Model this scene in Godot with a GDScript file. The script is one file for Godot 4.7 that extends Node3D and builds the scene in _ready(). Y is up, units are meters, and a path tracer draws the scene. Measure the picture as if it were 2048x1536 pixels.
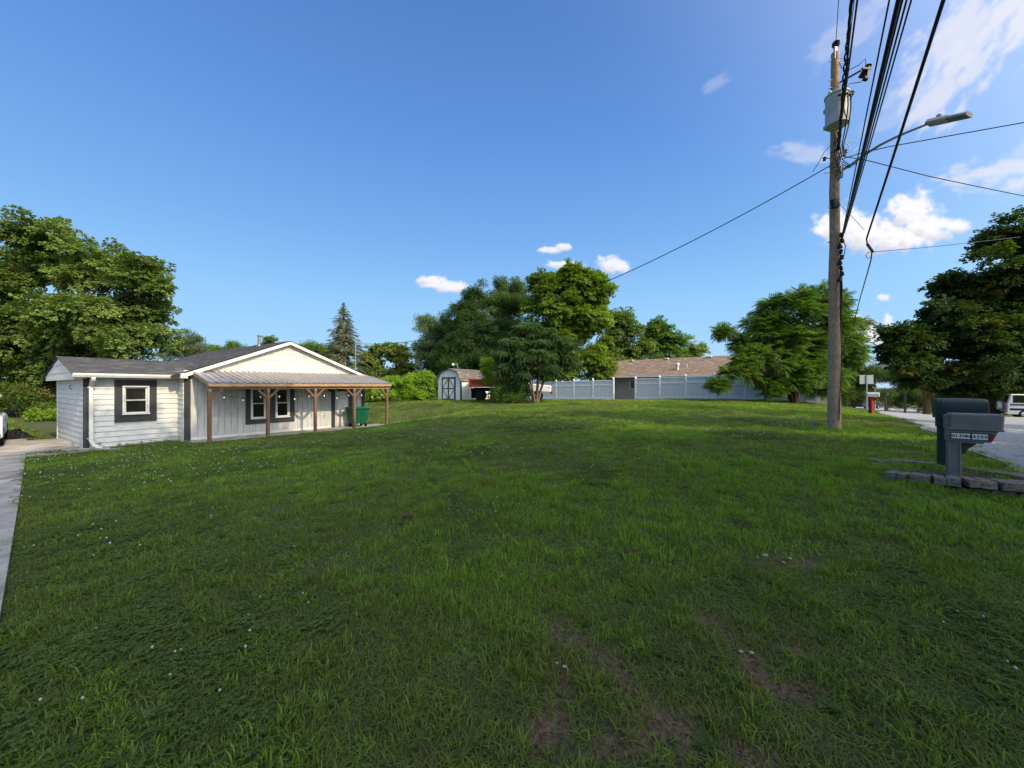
extends Node3D
# A suburban lawn in evening light: small white house on the left, utility pole and mailboxes by the road on the right.
# World axes: x to the right, y up, -z away from the camera. "d" below is the distance -z.
const F := 759.4        # focal length of the photograph in its own pixels
const HZ := 776.3       # row of the horizon
const CH := 1.6         # height of the lens above the lawn
const RO := Vector2(6.87, 5.1)      # a point on the near edge of the road (x, d)
const RD := Vector2(0.65, 0.76)     # along the road
const RN := Vector2(0.76, -0.65)    # across the road
const ROAD_W := 7.0
const TPX: Array[float] = [0.00,0.00,3.00,-3.00,4.80,6.30,5.20,6.30,8.90,-14.30,-12.00,-9.50,-9.00,-6.80,-12.00,-17.00,-8.50,-4.10,-20.00,-22.00,-13.00,-10.00,0.00,0.00,-4.00,-4.00,4.00,0.00,1.60,-5.00,-10.00,-6.00,10.70,20.00,15.00,12.00,0.00,-20.00,0.00,60.00,-45.00,-30.00,-10.00,10.00,-40.00,-80.00,0.00,100.00,100.00,0.00,-100.00,40.00,-6.13,-0.81,1.47,6.79,6.87,12.19,12.07,17.39,16.62,21.94,21.17,26.49,27.02,32.34,32.87,38.19,45.87,51.19,65.37,70.69]
const TPD: Array[float] = [0.00,2.20,2.00,2.50,4.00,4.30,5.70,6.10,10.50,12.70,15.00,17.00,19.50,20.50,20.00,10.00,6.60,3.07,16.00,20.00,11.50,12.50,8.00,15.00,12.00,18.00,12.00,22.00,26.00,30.00,31.00,24.50,33.00,25.00,18.50,13.00,36.00,35.00,60.00,70.00,20.00,0.00,-6.00,-25.00,60.00,100.00,110.00,100.00,0.00,-100.00,0.00,-40.00,-10.10,-14.65,-1.21,-5.76,5.10,0.55,11.18,6.63,16.50,11.95,21.82,17.27,28.66,24.11,35.50,30.95,50.70,46.15,73.50,68.95]
const TPW: Array[float] = [-5.151605e-03,4.399359e-04,-3.080189e-03,3.108940e-03,3.182566e-03,-2.199473e-02,9.031214e-03,-7.878476e-03,-3.114825e-04,9.889290e-04,4.020632e-04,-8.339366e-04,5.301299e-03,-1.420869e-02,-9.652320e-04,9.244410e-06,-6.628488e-05,-1.950681e-03,4.147952e-04,-3.320528e-04,-9.463717e-04,1.016239e-04,-6.125653e-04,9.331368e-04,-4.046754e-04,5.625854e-03,-1.985757e-03,1.791622e-03,-1.590852e-03,1.624900e-03,7.927047e-04,3.197986e-03,-3.221001e-04,7.243213e-03,1.959559e-03,2.524934e-03,-1.003424e-03,-1.366264e-04,1.395781e-04,8.945360e-04,5.780357e-05,2.433396e-05,-4.779225e-04,-1.265089e-05,-4.176685e-05,-8.229806e-06,2.123618e-05,1.710038e-05,1.532943e-05,-2.049119e-05,-1.043583e-05,8.521973e-06,8.356620e-04,-3.380096e-04,6.226159e-03,-8.521945e-04,2.034431e-02,9.851901e-04,-2.724545e-03,-1.467984e-04,-2.466159e-03,8.207014e-04,-6.886714e-03,1.106498e-03,-1.897330e-03,6.821730e-04,-1.773924e-04,8.755654e-06,-3.323091e-04,7.524089e-05,-9.412728e-04,1.723012e-04,6.121387e+00,-3.558245e-03,-2.053098e-03]

var rng := RandomNumberGenerator.new()
var taken := {}
var mats := {}
var sprays := {}
var hgrid := PackedFloat32Array()
const GX0 := -32.0
const GD0 := -12.0
const GS := 0.5
const GNX := 160
const GND := 122
var patch_noise := FastNoiseLite.new()
var fine_noise := FastNoiseLite.new()

# ---------------------------------------------------------------- mesh builder
class MB:
	var v := PackedVector3Array()
	var n := PackedVector3Array()
	var c := PackedColorArray()
	var col := Color(1, 1, 1)

	func tri(a: Vector3, b: Vector3, d: Vector3, na: Vector3, nb: Vector3, nd: Vector3) -> void:
		if (b - a).cross(d - a).dot(na + nb + nd) > 0.0:
			v.append_array(PackedVector3Array([a, d, b])); n.append_array(PackedVector3Array([na, nd, nb]))
		else:
			v.append_array(PackedVector3Array([a, b, d])); n.append_array(PackedVector3Array([na, nb, nd]))
		c.append_array(PackedColorArray([col, col, col]))

	func flat(a: Vector3, b: Vector3, d: Vector3, o: Vector3) -> void:
		var m := (b - a).cross(d - a)
		if m.length_squared() < 1e-16:
			return
		m = m.normalized()
		if m.dot(o) < 0.0:
			m = -m
		tri(a, b, d, m, m, m)

	func quad(a: Vector3, b: Vector3, d: Vector3, e: Vector3, o: Vector3) -> void:
		flat(a, b, d, o)
		flat(a, d, e, o)

	func box(ce: Vector3, s: Vector3, bs := Basis.IDENTITY, bev := 0.0) -> void:
		var h := s * 0.5
		if bev <= 0.0:
			for ax in 3:
				for sg in [-1.0, 1.0]:
					var q: Array[Vector3] = []
					for k in [[-1, -1], [1, -1], [1, 1], [-1, 1]]:
						var p := Vector3.ZERO
						p[ax] = sg * h[ax]
						p[(ax + 1) % 3] = k[0] * h[(ax + 1) % 3]
						p[(ax + 2) % 3] = k[1] * h[(ax + 2) % 3]
						q.append(ce + bs * p)
					var o := Vector3.ZERO
					o[ax] = sg
					quad(q[0], q[1], q[2], q[3], bs * o)
			return
		var b := minf(bev, minf(h.x, minf(h.y, h.z)) * 0.9)
		# corner points: for each corner three points, one on each face
		for ax in 3:
			var a1 := (ax + 1) % 3
			var a2 := (ax + 2) % 3
			for sg in [-1.0, 1.0]:
				var q: Array[Vector3] = []
				for k in [[-1, -1], [1, -1], [1, 1], [-1, 1]]:
					var p := Vector3.ZERO
					p[ax] = sg * h[ax]
					p[a1] = k[0] * (h[a1] - b)
					p[a2] = k[1] * (h[a2] - b)
					q.append(ce + bs * p)
				var o := Vector3.ZERO
				o[ax] = sg
				quad(q[0], q[1], q[2], q[3], bs * o)
			for s1 in [-1.0, 1.0]:
				for s2 in [-1.0, 1.0]:
					var q2: Array[Vector3] = []
					for e in [-1.0, 1.0]:
						var p1 := Vector3.ZERO
						p1[ax] = e * (h[ax] - b); p1[a1] = s1 * h[a1]; p1[a2] = s2 * (h[a2] - b)
						var p2 := Vector3.ZERO
						p2[ax] = e * (h[ax] - b); p2[a1] = s1 * (h[a1] - b); p2[a2] = s2 * h[a2]
						q2.append(ce + bs * p1); q2.append(ce + bs * p2)
					var o2 := Vector3.ZERO
					o2[a1] = s1; o2[a2] = s2
					quad(q2[0], q2[1], q2[3], q2[2], bs * o2)
		for sx in [-1.0, 1.0]:
			for sy in [-1.0, 1.0]:
				for sz in [-1.0, 1.0]:
					var o3 := Vector3(sx, sy, sz)
					flat(ce + bs * (o3 * (h - Vector3(0, b, b))), ce + bs * (o3 * (h - Vector3(b, 0, b))), ce + bs * (o3 * (h - Vector3(b, b, 0))), bs * o3)

	# from two ends with a rectangular section
	func beam(a: Vector3, b: Vector3, w: float, h: float, up := Vector3.UP, bev := 0.0) -> void:
		var z := (b - a).normalized()
		if absf(z.dot(up)) > 0.99:
			up = Vector3.RIGHT
		var x := up.cross(z).normalized()
		var y := z.cross(x)
		box((a + b) * 0.5, Vector3(w, h, a.distance_to(b)), Basis(x, y, z), bev)

	# polygon in the local xy plane, extruded along z from z0 to z1
	func prism(poly: PackedVector2Array, z0: float, z1: float, t := Transform3D.IDENTITY) -> void:
		var ids := Geometry2D.triangulate_polygon(poly)
		for z in [z0, z1]:
			var o: Vector3 = t.basis * Vector3(0, 0, -1.0 if z == z0 else 1.0)
			if z0 > z1:
				o = -o
			for k in range(0, ids.size(), 3):
				var q: Array[Vector3] = []
				for j in 3:
					var p := poly[ids[k + j]]
					q.append(t * Vector3(p.x, p.y, z))
				flat(q[0], q[1], q[2], o)
		var ccw := Geometry2D.is_polygon_clockwise(poly)
		for k in poly.size():
			var p := poly[k]
			var r := poly[(k + 1) % poly.size()]
			var e := r - p
			var o2 := Vector3(e.y, -e.x, 0.0)
			if ccw:
				o2 = -o2
			quad(t * Vector3(p.x, p.y, z0), t * Vector3(r.x, r.y, z0), t * Vector3(r.x, r.y, z1), t * Vector3(p.x, p.y, z1), t.basis * o2)

	func tube(pts: Array, rad: Array, seg := 8, caps := true) -> void:
		var m := pts.size()
		var rings: Array = []
		var prev := Vector3.ZERO
		for i in m:
			var a: Vector3 = pts[maxi(i - 1, 0)]
			var b: Vector3 = pts[mini(i + 1, m - 1)]
			var z := (b - a).normalized()
			var x := prev
			if i == 0:
				x = z.cross(Vector3.UP if absf(z.y) < 0.9 else Vector3.RIGHT).normalized()
			else:
				x = (prev - z * prev.dot(z)).normalized()
			prev = x
			var y := z.cross(x)
			var r: float = rad[mini(i, rad.size() - 1)]
			var ring: Array = []
			for k in seg:
				var an := TAU * k / seg
				var dr := x * cos(an) + y * sin(an)
				ring.append([pts[i] + dr * r, dr])
			rings.append(ring)
		for i in m - 1:
			for k in seg:
				var p = rings[i][k]; var q = rings[i][(k + 1) % seg]
				var s = rings[i + 1][(k + 1) % seg]; var t = rings[i + 1][k]
				tri(p[0], q[0], s[0], p[1], q[1], s[1])
				tri(p[0], s[0], t[0], p[1], s[1], t[1])
		if caps:
			for e in [[0, 1], [m - 1, m - 2]]:
				var o: Vector3 = (pts[e[0]] - pts[e[1]]).normalized()
				for k in seg:
					flat(pts[e[0]], rings[e[0]][k][0], rings[e[0]][(k + 1) % seg][0], o)

	# profile of (radius, height) turned round the local y axis
	func lathe(prof: Array, seg := 16, t := Transform3D.IDENTITY) -> void:
		for i in prof.size() - 1:
			var p: Vector2 = prof[i]
			var q: Vector2 = prof[i + 1]
			var e := q - p
			if e.length() < 1e-6:
				continue
			var nr := Vector2(e.y, -e.x).normalized()
			for k in seg:
				var a0 := TAU * k / seg
				var a1 := TAU * (k + 1) / seg
				var d0 := Vector3(cos(a0), 0, sin(a0))
				var d1 := Vector3(cos(a1), 0, sin(a1))
				var n0 := (t.basis * (d0 * nr.x + Vector3.UP * nr.y)).normalized()
				var n1 := (t.basis * (d1 * nr.x + Vector3.UP * nr.y)).normalized()
				var pa := t * (d0 * p.x + Vector3.UP * p.y)
				var pb := t * (d1 * p.x + Vector3.UP * p.y)
				var qa := t * (d0 * q.x + Vector3.UP * q.y)
				var qb := t * (d1 * q.x + Vector3.UP * q.y)
				if p.x > 1e-6:
					tri(pa, pb, qb, n0, n1, n1)
				if q.x > 1e-6:
					tri(pa, qb, qa, n0, n1, n0)

	func mesh(mat: Material) -> ArrayMesh:
		var arr := []
		arr.resize(Mesh.ARRAY_MAX)
		arr[Mesh.ARRAY_VERTEX] = v
		arr[Mesh.ARRAY_NORMAL] = n
		arr[Mesh.ARRAY_COLOR] = c
		var m := ArrayMesh.new()
		m.add_surface_from_arrays(Mesh.PRIMITIVE_TRIANGLES, arr)
		m.surface_set_material(0, mat)
		return m

# ---------------------------------------------------------------- naming, things, parts
func numbered(parent: Node, called: String) -> String:
	var key := str(parent.get_instance_id()) + called
	var k: int = taken.get(key, 0)
	taken[key] = k + 1
	return called if k == 0 else "%s_%03d" % [called, k]

func tag(o: Node, label: String, category: String, group := "") -> Node:
	o.set_meta("label", label)
	o.set_meta("category", category)
	if group != "":
		o.set_meta("group", group)
	return o

func thing(called: String, label: String, category: String, at := Vector3.ZERO, turn := 0.0, group := "") -> Node3D:
	var o := Node3D.new()
	o.name = numbered(self, called)
	add_child(o)
	o.position = at
	o.rotation.y = turn
	tag(o, label, category, group)
	return o

func put(called: String, m: Mesh, parent: Node, at := Transform3D.IDENTITY) -> MeshInstance3D:
	var o := MeshInstance3D.new()
	o.name = numbered(parent, called)
	o.mesh = m
	o.transform = at
	parent.add_child(o)
	return o

func part(called: String, mb: MB, mat: Material, parent: Node) -> MeshInstance3D:
	return put(called, mb.mesh(mat), parent)

func boxpart(called: String, ce: Vector3, s: Vector3, mat: Material, parent: Node, bs := Basis.IDENTITY, bev := 0.0) -> MeshInstance3D:
	var mb := MB.new()
	mb.box(ce, s, bs, bev)
	return part(called, mb, mat, parent)

func structure(called: String, mb: MB, mat: Material) -> MeshInstance3D:
	var o := part(called, mb, mat, self)
	o.set_meta("kind", "structure")
	return o

# ---------------------------------------------------------------- places
func at_px(u: float, v: float, d: float) -> Vector3:
	return Vector3((u - 1024.0) / F * d, CH + (HZ - v) / F * d, -d)

func tps(x: float, d: float) -> float:
	var s := 0.0
	var m := TPX.size()
	for i in m:
		var dx := TPX[i] - x
		var dd := TPD[i] - d
		var r2 := dx * dx + dd * dd
		if r2 > 1e-9:
			s += TPW[i] * r2 * log(r2)
	return s + TPW[m] + TPW[m + 1] * x + TPW[m + 2] * d

func ground(x: float, d: float) -> float:
	var fx := (x - GX0) / GS
	var fd := (d - GD0) / GS
	if fx < 0.0 or fd < 0.0 or fx >= GNX - 1 or fd >= GND - 1:
		return clampf(tps(x, d), -4.0, 1.0)
	var ix := int(fx)
	var id := int(fd)
	var tx := fx - ix
	var td := fd - id
	var a := lerpf(hgrid[id * GNX + ix], hgrid[id * GNX + ix + 1], tx)
	var b := lerpf(hgrid[(id + 1) * GNX + ix], hgrid[(id + 1) * GNX + ix + 1], tx)
	return lerpf(a, b, td)

func on_ground(x: float, d: float, lift := 0.0) -> Vector3:
	return Vector3(x, ground(x, d) + lift, -d)

func g_px(u: float, d: float, lift := 0.0) -> Vector3:
	return on_ground((u - 1024.0) / F * d, d, lift)

func road_ap(x: float, d: float) -> Vector2:
	var q := Vector2(x, d) - RO
	return Vector2(q.dot(RD), q.dot(RN))

# ---------------------------------------------------------------- materials
func noise_tex(sd: int, freq: float, ramp: Array, size := 256, octaves := 5, kind := FastNoiseLite.TYPE_SIMPLEX_SMOOTH) -> ImageTexture:
	var fn := FastNoiseLite.new()
	fn.seed = sd
	fn.frequency = freq
	fn.noise_type = kind
	fn.fractal_octaves = octaves
	var img := fn.get_seamless_image(size, size)
	img.convert(Image.FORMAT_L8)
	var src := img.get_data()
	var lut := PackedByteArray()
	for i in 256:
		var t := i / 255.0
		var c: Color = ramp[0][1]
		for k in ramp.size() - 1:
			if t >= ramp[k][0]:
				c = (ramp[k][1] as Color).lerp(ramp[k + 1][1], clampf((t - ramp[k][0]) / (ramp[k + 1][0] - ramp[k][0]), 0, 1))
		lut.append_array(PackedByteArray([int(c.r * 255), int(c.g * 255), int(c.b * 255)]))
	var out := PackedByteArray()
	out.resize(size * size * 3)
	for i in src.size():
		var j := src[i] * 3
		out[i * 3] = lut[j]; out[i * 3 + 1] = lut[j + 1]; out[i * 3 + 2] = lut[j + 2]
	return ImageTexture.create_from_image(Image.create_from_data(size, size, false, Image.FORMAT_RGB8, out))

func bump_tex(sd: int, freq: float, strength: float, size := 256, octaves := 5) -> ImageTexture:
	var fn := FastNoiseLite.new()
	fn.seed = sd
	fn.frequency = freq
	fn.fractal_octaves = octaves
	var img := fn.get_seamless_image(size, size)
	img.bump_map_to_normal_map(strength)
	return ImageTexture.create_from_image(img)

func mat(key: String, col: Color, rough := 0.8, tex: Texture2D = null, sc := Vector3.ONE, bump: Texture2D = null, depth := 1.0) -> StandardMaterial3D:
	if mats.has(key):
		return mats[key]
	var m := StandardMaterial3D.new()
	m.albedo_color = col
	m.roughness = rough
	m.metallic_specular = 0.4
	if tex:
		m.albedo_texture = tex
		m.uv1_triplanar = true
		m.uv1_scale = sc
	if bump:
		m.normal_enabled = true
		m.normal_texture = bump
		m.normal_scale = depth
		m.uv1_triplanar = true
		m.uv1_scale = sc
	mats[key] = m
	return m

func grey_ramp(a: float, b: float) -> Array:
	return [[0.0, Color(a, a, a)], [1.0, Color(b, b, b)]]

func make_materials() -> void:
	var mottle := noise_tex(11, 0.012, [[0.0, Color(0.86, 0.86, 0.845)], [0.45, Color(0.955, 0.955, 0.95)], [1.0, Color(1, 1, 1)]])
	var streak := noise_tex(12, 0.02, [[0.0, Color(0.5, 0.47, 0.42)], [0.4, Color(0.8, 0.78, 0.74)], [0.7, Color(0.95, 0.94, 0.92)], [1.0, Color(1, 1, 1)]])
	var grain := noise_tex(13, 0.03, [[0.0, Color(0.45, 0.42, 0.4)], [0.5, Color(0.82, 0.8, 0.78)], [1.0, Color(1, 1, 1)]])
	var speck := noise_tex(14, 0.12, [[0.0, Color(0.55, 0.55, 0.55)], [0.5, Color(0.85, 0.85, 0.85)], [1.0, Color(1.0, 1.0, 1.0)]])
	var fine := bump_tex(15, 0.08, 3.0)
	var rough_b := bump_tex(16, 0.05, 8.0)
	# house
	mat("white_siding", Color(0.755, 0.755, 0.745), 0.6, mottle, Vector3(0.7, 1.3, 0.7), fine, 0.25)
	mat("white_panel", Color(0.70, 0.70, 0.69), 0.65, mottle, Vector3(1.5, 0.5, 1.5), fine, 0.25)
	mat("white_shake", Color(0.76, 0.75, 0.725), 0.7, mottle, Vector3(2.0, 0.5, 2.0), fine, 0.3)
	mat("white_trim", Color(0.79, 0.79, 0.775), 0.45, mottle, Vector3(0.6, 0.6, 0.6))
	mat("charcoal", Color(0.20, 0.20, 0.215), 0.6, mottle, Vector3(1.2, 0.4, 1.2))
	mat("door_black", Color(0.07, 0.07, 0.08), 0.5)
	mat("soffit", Color(0.72, 0.71, 0.69), 0.7)
	var sh := mat("shingle", Color(1, 1, 1), 0.92, speck, Vector3(2.5, 2.5, 2.5), rough_b, 0.5)
	sh.vertex_color_use_as_albedo = true
	var metal := mat("roof_metal", Color(0.72, 0.70, 0.69), 0.36, mottle, Vector3(0.5, 0.5, 0.5))
	metal.metallic = 0.62
	mat("cedar", Color(0.50, 0.385, 0.30), 0.75, grain, Vector3(6, 0.5, 6), fine, 0.4)
	mat("cedar_long", Color(0.72, 0.60, 0.47), 0.75, grain, Vector3(0.5, 6, 6), fine, 0.4)
	mat("concrete", Color(0.62, 0.60, 0.575), 0.9, noise_tex(21, 0.02, [[0.0, Color(0.62, 0.6, 0.57)], [0.5, Color(0.88, 0.87, 0.85)], [1.0, Color(1, 1, 1)]]), Vector3(0.35, 0.35, 0.35), fine, 0.5)
	mat("drive", Color(0.66, 0.64, 0.61), 0.9, noise_tex(22, 0.015, [[0.0, Color(0.66, 0.64, 0.62)], [0.5, Color(0.88, 0.87, 0.86)], [1.0, Color(1, 1, 1)]]), Vector3(0.25, 0.25, 0.25), fine, 0.5)
	var gl := mat("glass", Color(0.03, 0.035, 0.04), 0.04)
	gl.metallic_specular = 0.9
	var pane := mat("pane", Color(0.08, 0.09, 0.09, 0.3), 0.03)
	pane.transparency = BaseMaterial3D.TRANSPARENCY_ALPHA
	mat("room_wall", Color(0.50, 0.47, 0.43), 0.9)
	mat("curtain", Color(0.30, 0.26, 0.22), 0.9)
	# road and earth
	var rt := mat("road", Color(0.57, 0.575, 0.585), 0.93, noise_tex(23, 0.05, [[0.0, Color(0.66, 0.66, 0.67)], [0.5, Color(0.9, 0.9, 0.9)], [1.0, Color(1, 1, 1)]]), Vector3(0.6, 0.6, 0.6), rough_b, 0.3)
	rt.uv1_world_triplanar = true
	mat("crack", Color(0.13, 0.13, 0.135), 0.95)
	var earth := mat("earth", Color(1, 1, 1), 0.97, noise_tex(24, 0.06, [[0.0, Color(0.45, 0.43, 0.4)], [0.5, Color(0.82, 0.8, 0.78)], [1.0, Color(1, 1, 1)]]), Vector3(1.3, 1.3, 1.3), rough_b, 0.9)
	earth.vertex_color_use_as_albedo = true
	earth.uv1_world_triplanar = true
	mat("stone", Color(0.52, 0.495, 0.46), 0.95, noise_tex(25, 0.04, [[0.0, Color(0.5, 0.48, 0.46)], [0.5, Color(0.85, 0.84, 0.82)], [1.0, Color(1, 1, 1)]]), Vector3(1.6, 1.6, 1.6), rough_b, 1.0)
	mat("stone_dark", Color(0.40, 0.375, 0.345), 0.95, noise_tex(26, 0.04, [[0.0, Color(0.5, 0.48, 0.46)], [0.5, Color(0.85, 0.84, 0.82)], [1.0, Color(1, 1, 1)]]), Vector3(1.6, 1.6, 1.6), rough_b, 1.0)
	mat("mulch", Color(0.20, 0.13, 0.09), 0.97, grain, Vector3(2, 2, 2), rough_b, 1.5)
	# fence and shed: paint worn off the boards in streaks
	var worn := noise_tex(31, 0.018, [[0.0, Color(0.45, 0.45, 0.44)], [0.25, Color(0.60, 0.61, 0.60)], [0.34, Color(0.90, 0.90, 0.89)], [1.0, Color(1, 1, 1)]], 512)
	mat("fence_white", Color(0.87, 0.88, 0.87), 0.75, worn, Vector3(7.0, 0.45, 7.0), fine, 0.3)
	mat("fence_rail", Color(0.88, 0.89, 0.88), 0.7, mottle, Vector3(0.8, 0.8, 0.8))
	mat("shed_white", Color(0.86, 0.87, 0.85), 0.75, mottle, Vector3(1.5, 0.4, 1.5))
	mat("shed_trim", Color(0.30, 0.33, 0.34), 0.7, mottle, Vector3(1, 1, 1))
	var bsh := mat("brown_shingle", Color(1, 1, 1), 0.95, speck, Vector3(1.5, 1.5, 1.5))
	bsh.vertex_color_use_as_albedo = true
	mat("taupe", Color(0.56, 0.53, 0.49), 0.8, mottle, Vector3(0.5, 0.8, 0.5))
	# pole, wires
	mat("pole_wood", Color(0.73, 0.64, 0.545), 0.9, noise_tex(32, 0.03, [[0.0, Color(0.40, 0.33, 0.29)], [0.3, Color(0.66, 0.59, 0.53)], [0.5, Color(0.88, 0.85, 0.81)], [1.0, Color(1, 1, 1)]], 512), Vector3(9.0, 0.30, 9.0), rough_b, 0.6)
	mat("galv", Color(0.48, 0.49, 0.50), 0.5).metallic = 0.5
	mat("transformer", Color(0.66, 0.68, 0.66), 0.5, mottle, Vector3(0.8, 0.8, 0.8))
	mat("cable", Color(0.03, 0.03, 0.035), 0.6)
	mat("cable_grey", Color(0.16, 0.17, 0.19), 0.6)
	mat("porcelain", Color(0.14, 0.12, 0.11), 0.55)
	mat("lamp_grey", Color(0.55, 0.57, 0.57), 0.5)
	mat("lens", Color(0.30, 0.29, 0.27), 0.25)
	# mailboxes and bins
	mat("box_green", Color(0.07, 0.16, 0.17), 0.5, mottle, Vector3(1, 1, 1))
	mat("box_grey", Color(0.42, 0.405, 0.39), 0.6, mottle, Vector3(1, 1, 1))
	mat("box_grey_dark", Color(0.17, 0.17, 0.17), 0.6)
	mat("plate", Color(0.80, 0.81, 0.80), 0.6)
	mat("pebble", Color(0.60, 0.58, 0.55), 0.9)
	mat("ink", Color(0.05, 0.05, 0.055), 0.6)
	mat("red", Color(0.55, 0.09, 0.09), 0.6, mottle, Vector3(2, 2, 2))
	mat("bin_green", Color(0.05, 0.30, 0.20), 0.5, mottle, Vector3(1.2, 1.2, 1.2))
	mat("bin_lid", Color(0.06, 0.36, 0.25), 0.5)
	mat("rubber", Color(0.045, 0.045, 0.045), 0.85)
	# vehicles
	mat("orange_paint", Color(0.80, 0.31, 0.17), 0.6, noise_tex(33, 0.03, [[0.0, Color(0.55, 0.45, 0.42)], [0.4, Color(0.85, 0.83, 0.8)], [1.0, Color(1, 1, 1)]]), Vector3(1.2, 1.2, 1.2))
	mat("orange_dark", Color(0.50, 0.24, 0.19), 0.75)
	var wp := mat("white_paint", Color(0.84, 0.85, 0.85), 0.35)
	wp.clearcoat_enabled = true
	mat("maroon", Color(0.20, 0.05, 0.07), 0.35)
	mat("chrome", Color(0.7, 0.7, 0.7), 0.2).metallic = 0.9
	mat("black_frame", Color(0.03, 0.03, 0.035), 0.7)
	mat("car_blue", Color(0.12, 0.15, 0.24), 0.3)
	mat("car_silver", Color(0.62, 0.64, 0.66), 0.35)
	mat("lamp_red", Color(0.5, 0.05, 0.05), 0.3)
	mat("flag_blue", Color(0.05, 0.42, 0.68), 0.6)
	# bark
	mat("bark", Color(0.34, 0.28, 0.22), 0.95, streak, Vector3(3, 0.5, 3), rough_b, 0.8)
	mat("bark_pale", Color(0.55, 0.49, 0.42), 0.95, streak, Vector3(3, 0.5, 3), rough_b, 0.6)
	mat("bark_yellow", Color(0.62, 0.52, 0.33), 0.95, streak, Vector3(3, 0.5, 3))
	mat("bark_dead", Color(0.66, 0.54, 0.44), 0.95)
	for lk in [["leaf", Color(0.78, 0.86, 0.35), 0.55], ["leaf_bright", Color(0.88, 0.95, 0.35), 0.55], ["leaf_gloss", Color(0.6, 0.7, 0.3), 0.6], ["blade", Color(0.88, 0.97, 0.4), 0.6], ["petal", Color(0.6, 0.6, 0.55), 0.8]]:
		var m := mat(lk[0], Color(1, 1, 1), lk[2])
		m.vertex_color_use_as_albedo = true
		m.cull_mode = BaseMaterial3D.CULL_DISABLED
		m.metallic_specular = 0.22
		m.backlight_enabled = true
		m.backlight = lk[1]

# ---------------------------------------------------------------- the scene
func _ready() -> void:
	rng.seed = 20240711
	patch_noise.seed = 5
	patch_noise.frequency = 0.16
	patch_noise.fractal_octaves = 4
	fine_noise.seed = 9
	fine_noise.frequency = 0.8
	fine_noise.fractal_octaves = 3
	# camera: level, lens shifted a little so that uprights stay upright
	var cam := Camera3D.new()
	cam.name = "camera"
	cam.projection = Camera3D.PROJECTION_FRUSTUM
	cam.near = 0.1
	cam.far = 3000.0
	cam.size = 1536.0 / F * cam.near
	cam.frustum_offset = Vector2(0.0, (HZ - 768.0) / F * cam.near)
	cam.position = Vector3(0, CH, 0)
	add_child(cam)
	cam.current = true
	# sky and sun
	var el := deg_to_rad(37.0)
	var az := deg_to_rad(129.0)     # from straight ahead towards the right
	var to_sun := Vector3(sin(az) * cos(el), sin(el), -cos(az) * cos(el))
	var env := Environment.new()
	env.background_mode = Environment.BG_SKY
	env.tonemap_mode = Environment.TONE_MAPPER_LINEAR
	env.tonemap_exposure = 1.32
	env.sdfgi_enabled = true
	env.ssao_enabled = true
	env.ssil_enabled = true
	var sky := Sky.new()
	var sm := PanoramaSkyMaterial.new()
	sm.panorama = make_sky(to_sun)
	sm.energy_multiplier = 1.0
	sky.sky_material = sm
	env.sky = sky
	var we := WorldEnvironment.new()
	we.name = "world"
	we.environment = env
	add_child(we)
	var sun := DirectionalLight3D.new()
	sun.name = "sun"
	sun.light_color = Color(1.0, 0.91, 0.77)
	sun.light_energy = 1.25
	sun.light_angular_distance = 0.5
	sun.shadow_enabled = true
	add_child(sun)
	sun.look_at_from_position(to_sun * 100.0, Vector3.ZERO, Vector3.UP)
	make_materials()
	hgrid.resize(GNX * GND)
	for j in GND:
		for i in GNX:
			hgrid[j * GNX + i] = tps(GX0 + i * GS, GD0 + j * GS)
	make_ground()
	make_road()
	make_driveway()
	make_house()
	make_shed()
	make_fence()
	make_brown_house()
	make_trees()
	make_pole()
	make_mailboxes()
	make_vehicles()
	make_small_things()
	make_grass()

# ---------------------------------------------------------------- sky: clear air and clouds
func smooth(a: float, b: float, x: float) -> float:
	var t := clampf((x - a) / (b - a), 0.0, 1.0)
	return t * t * (3.0 - 2.0 * t)

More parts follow.
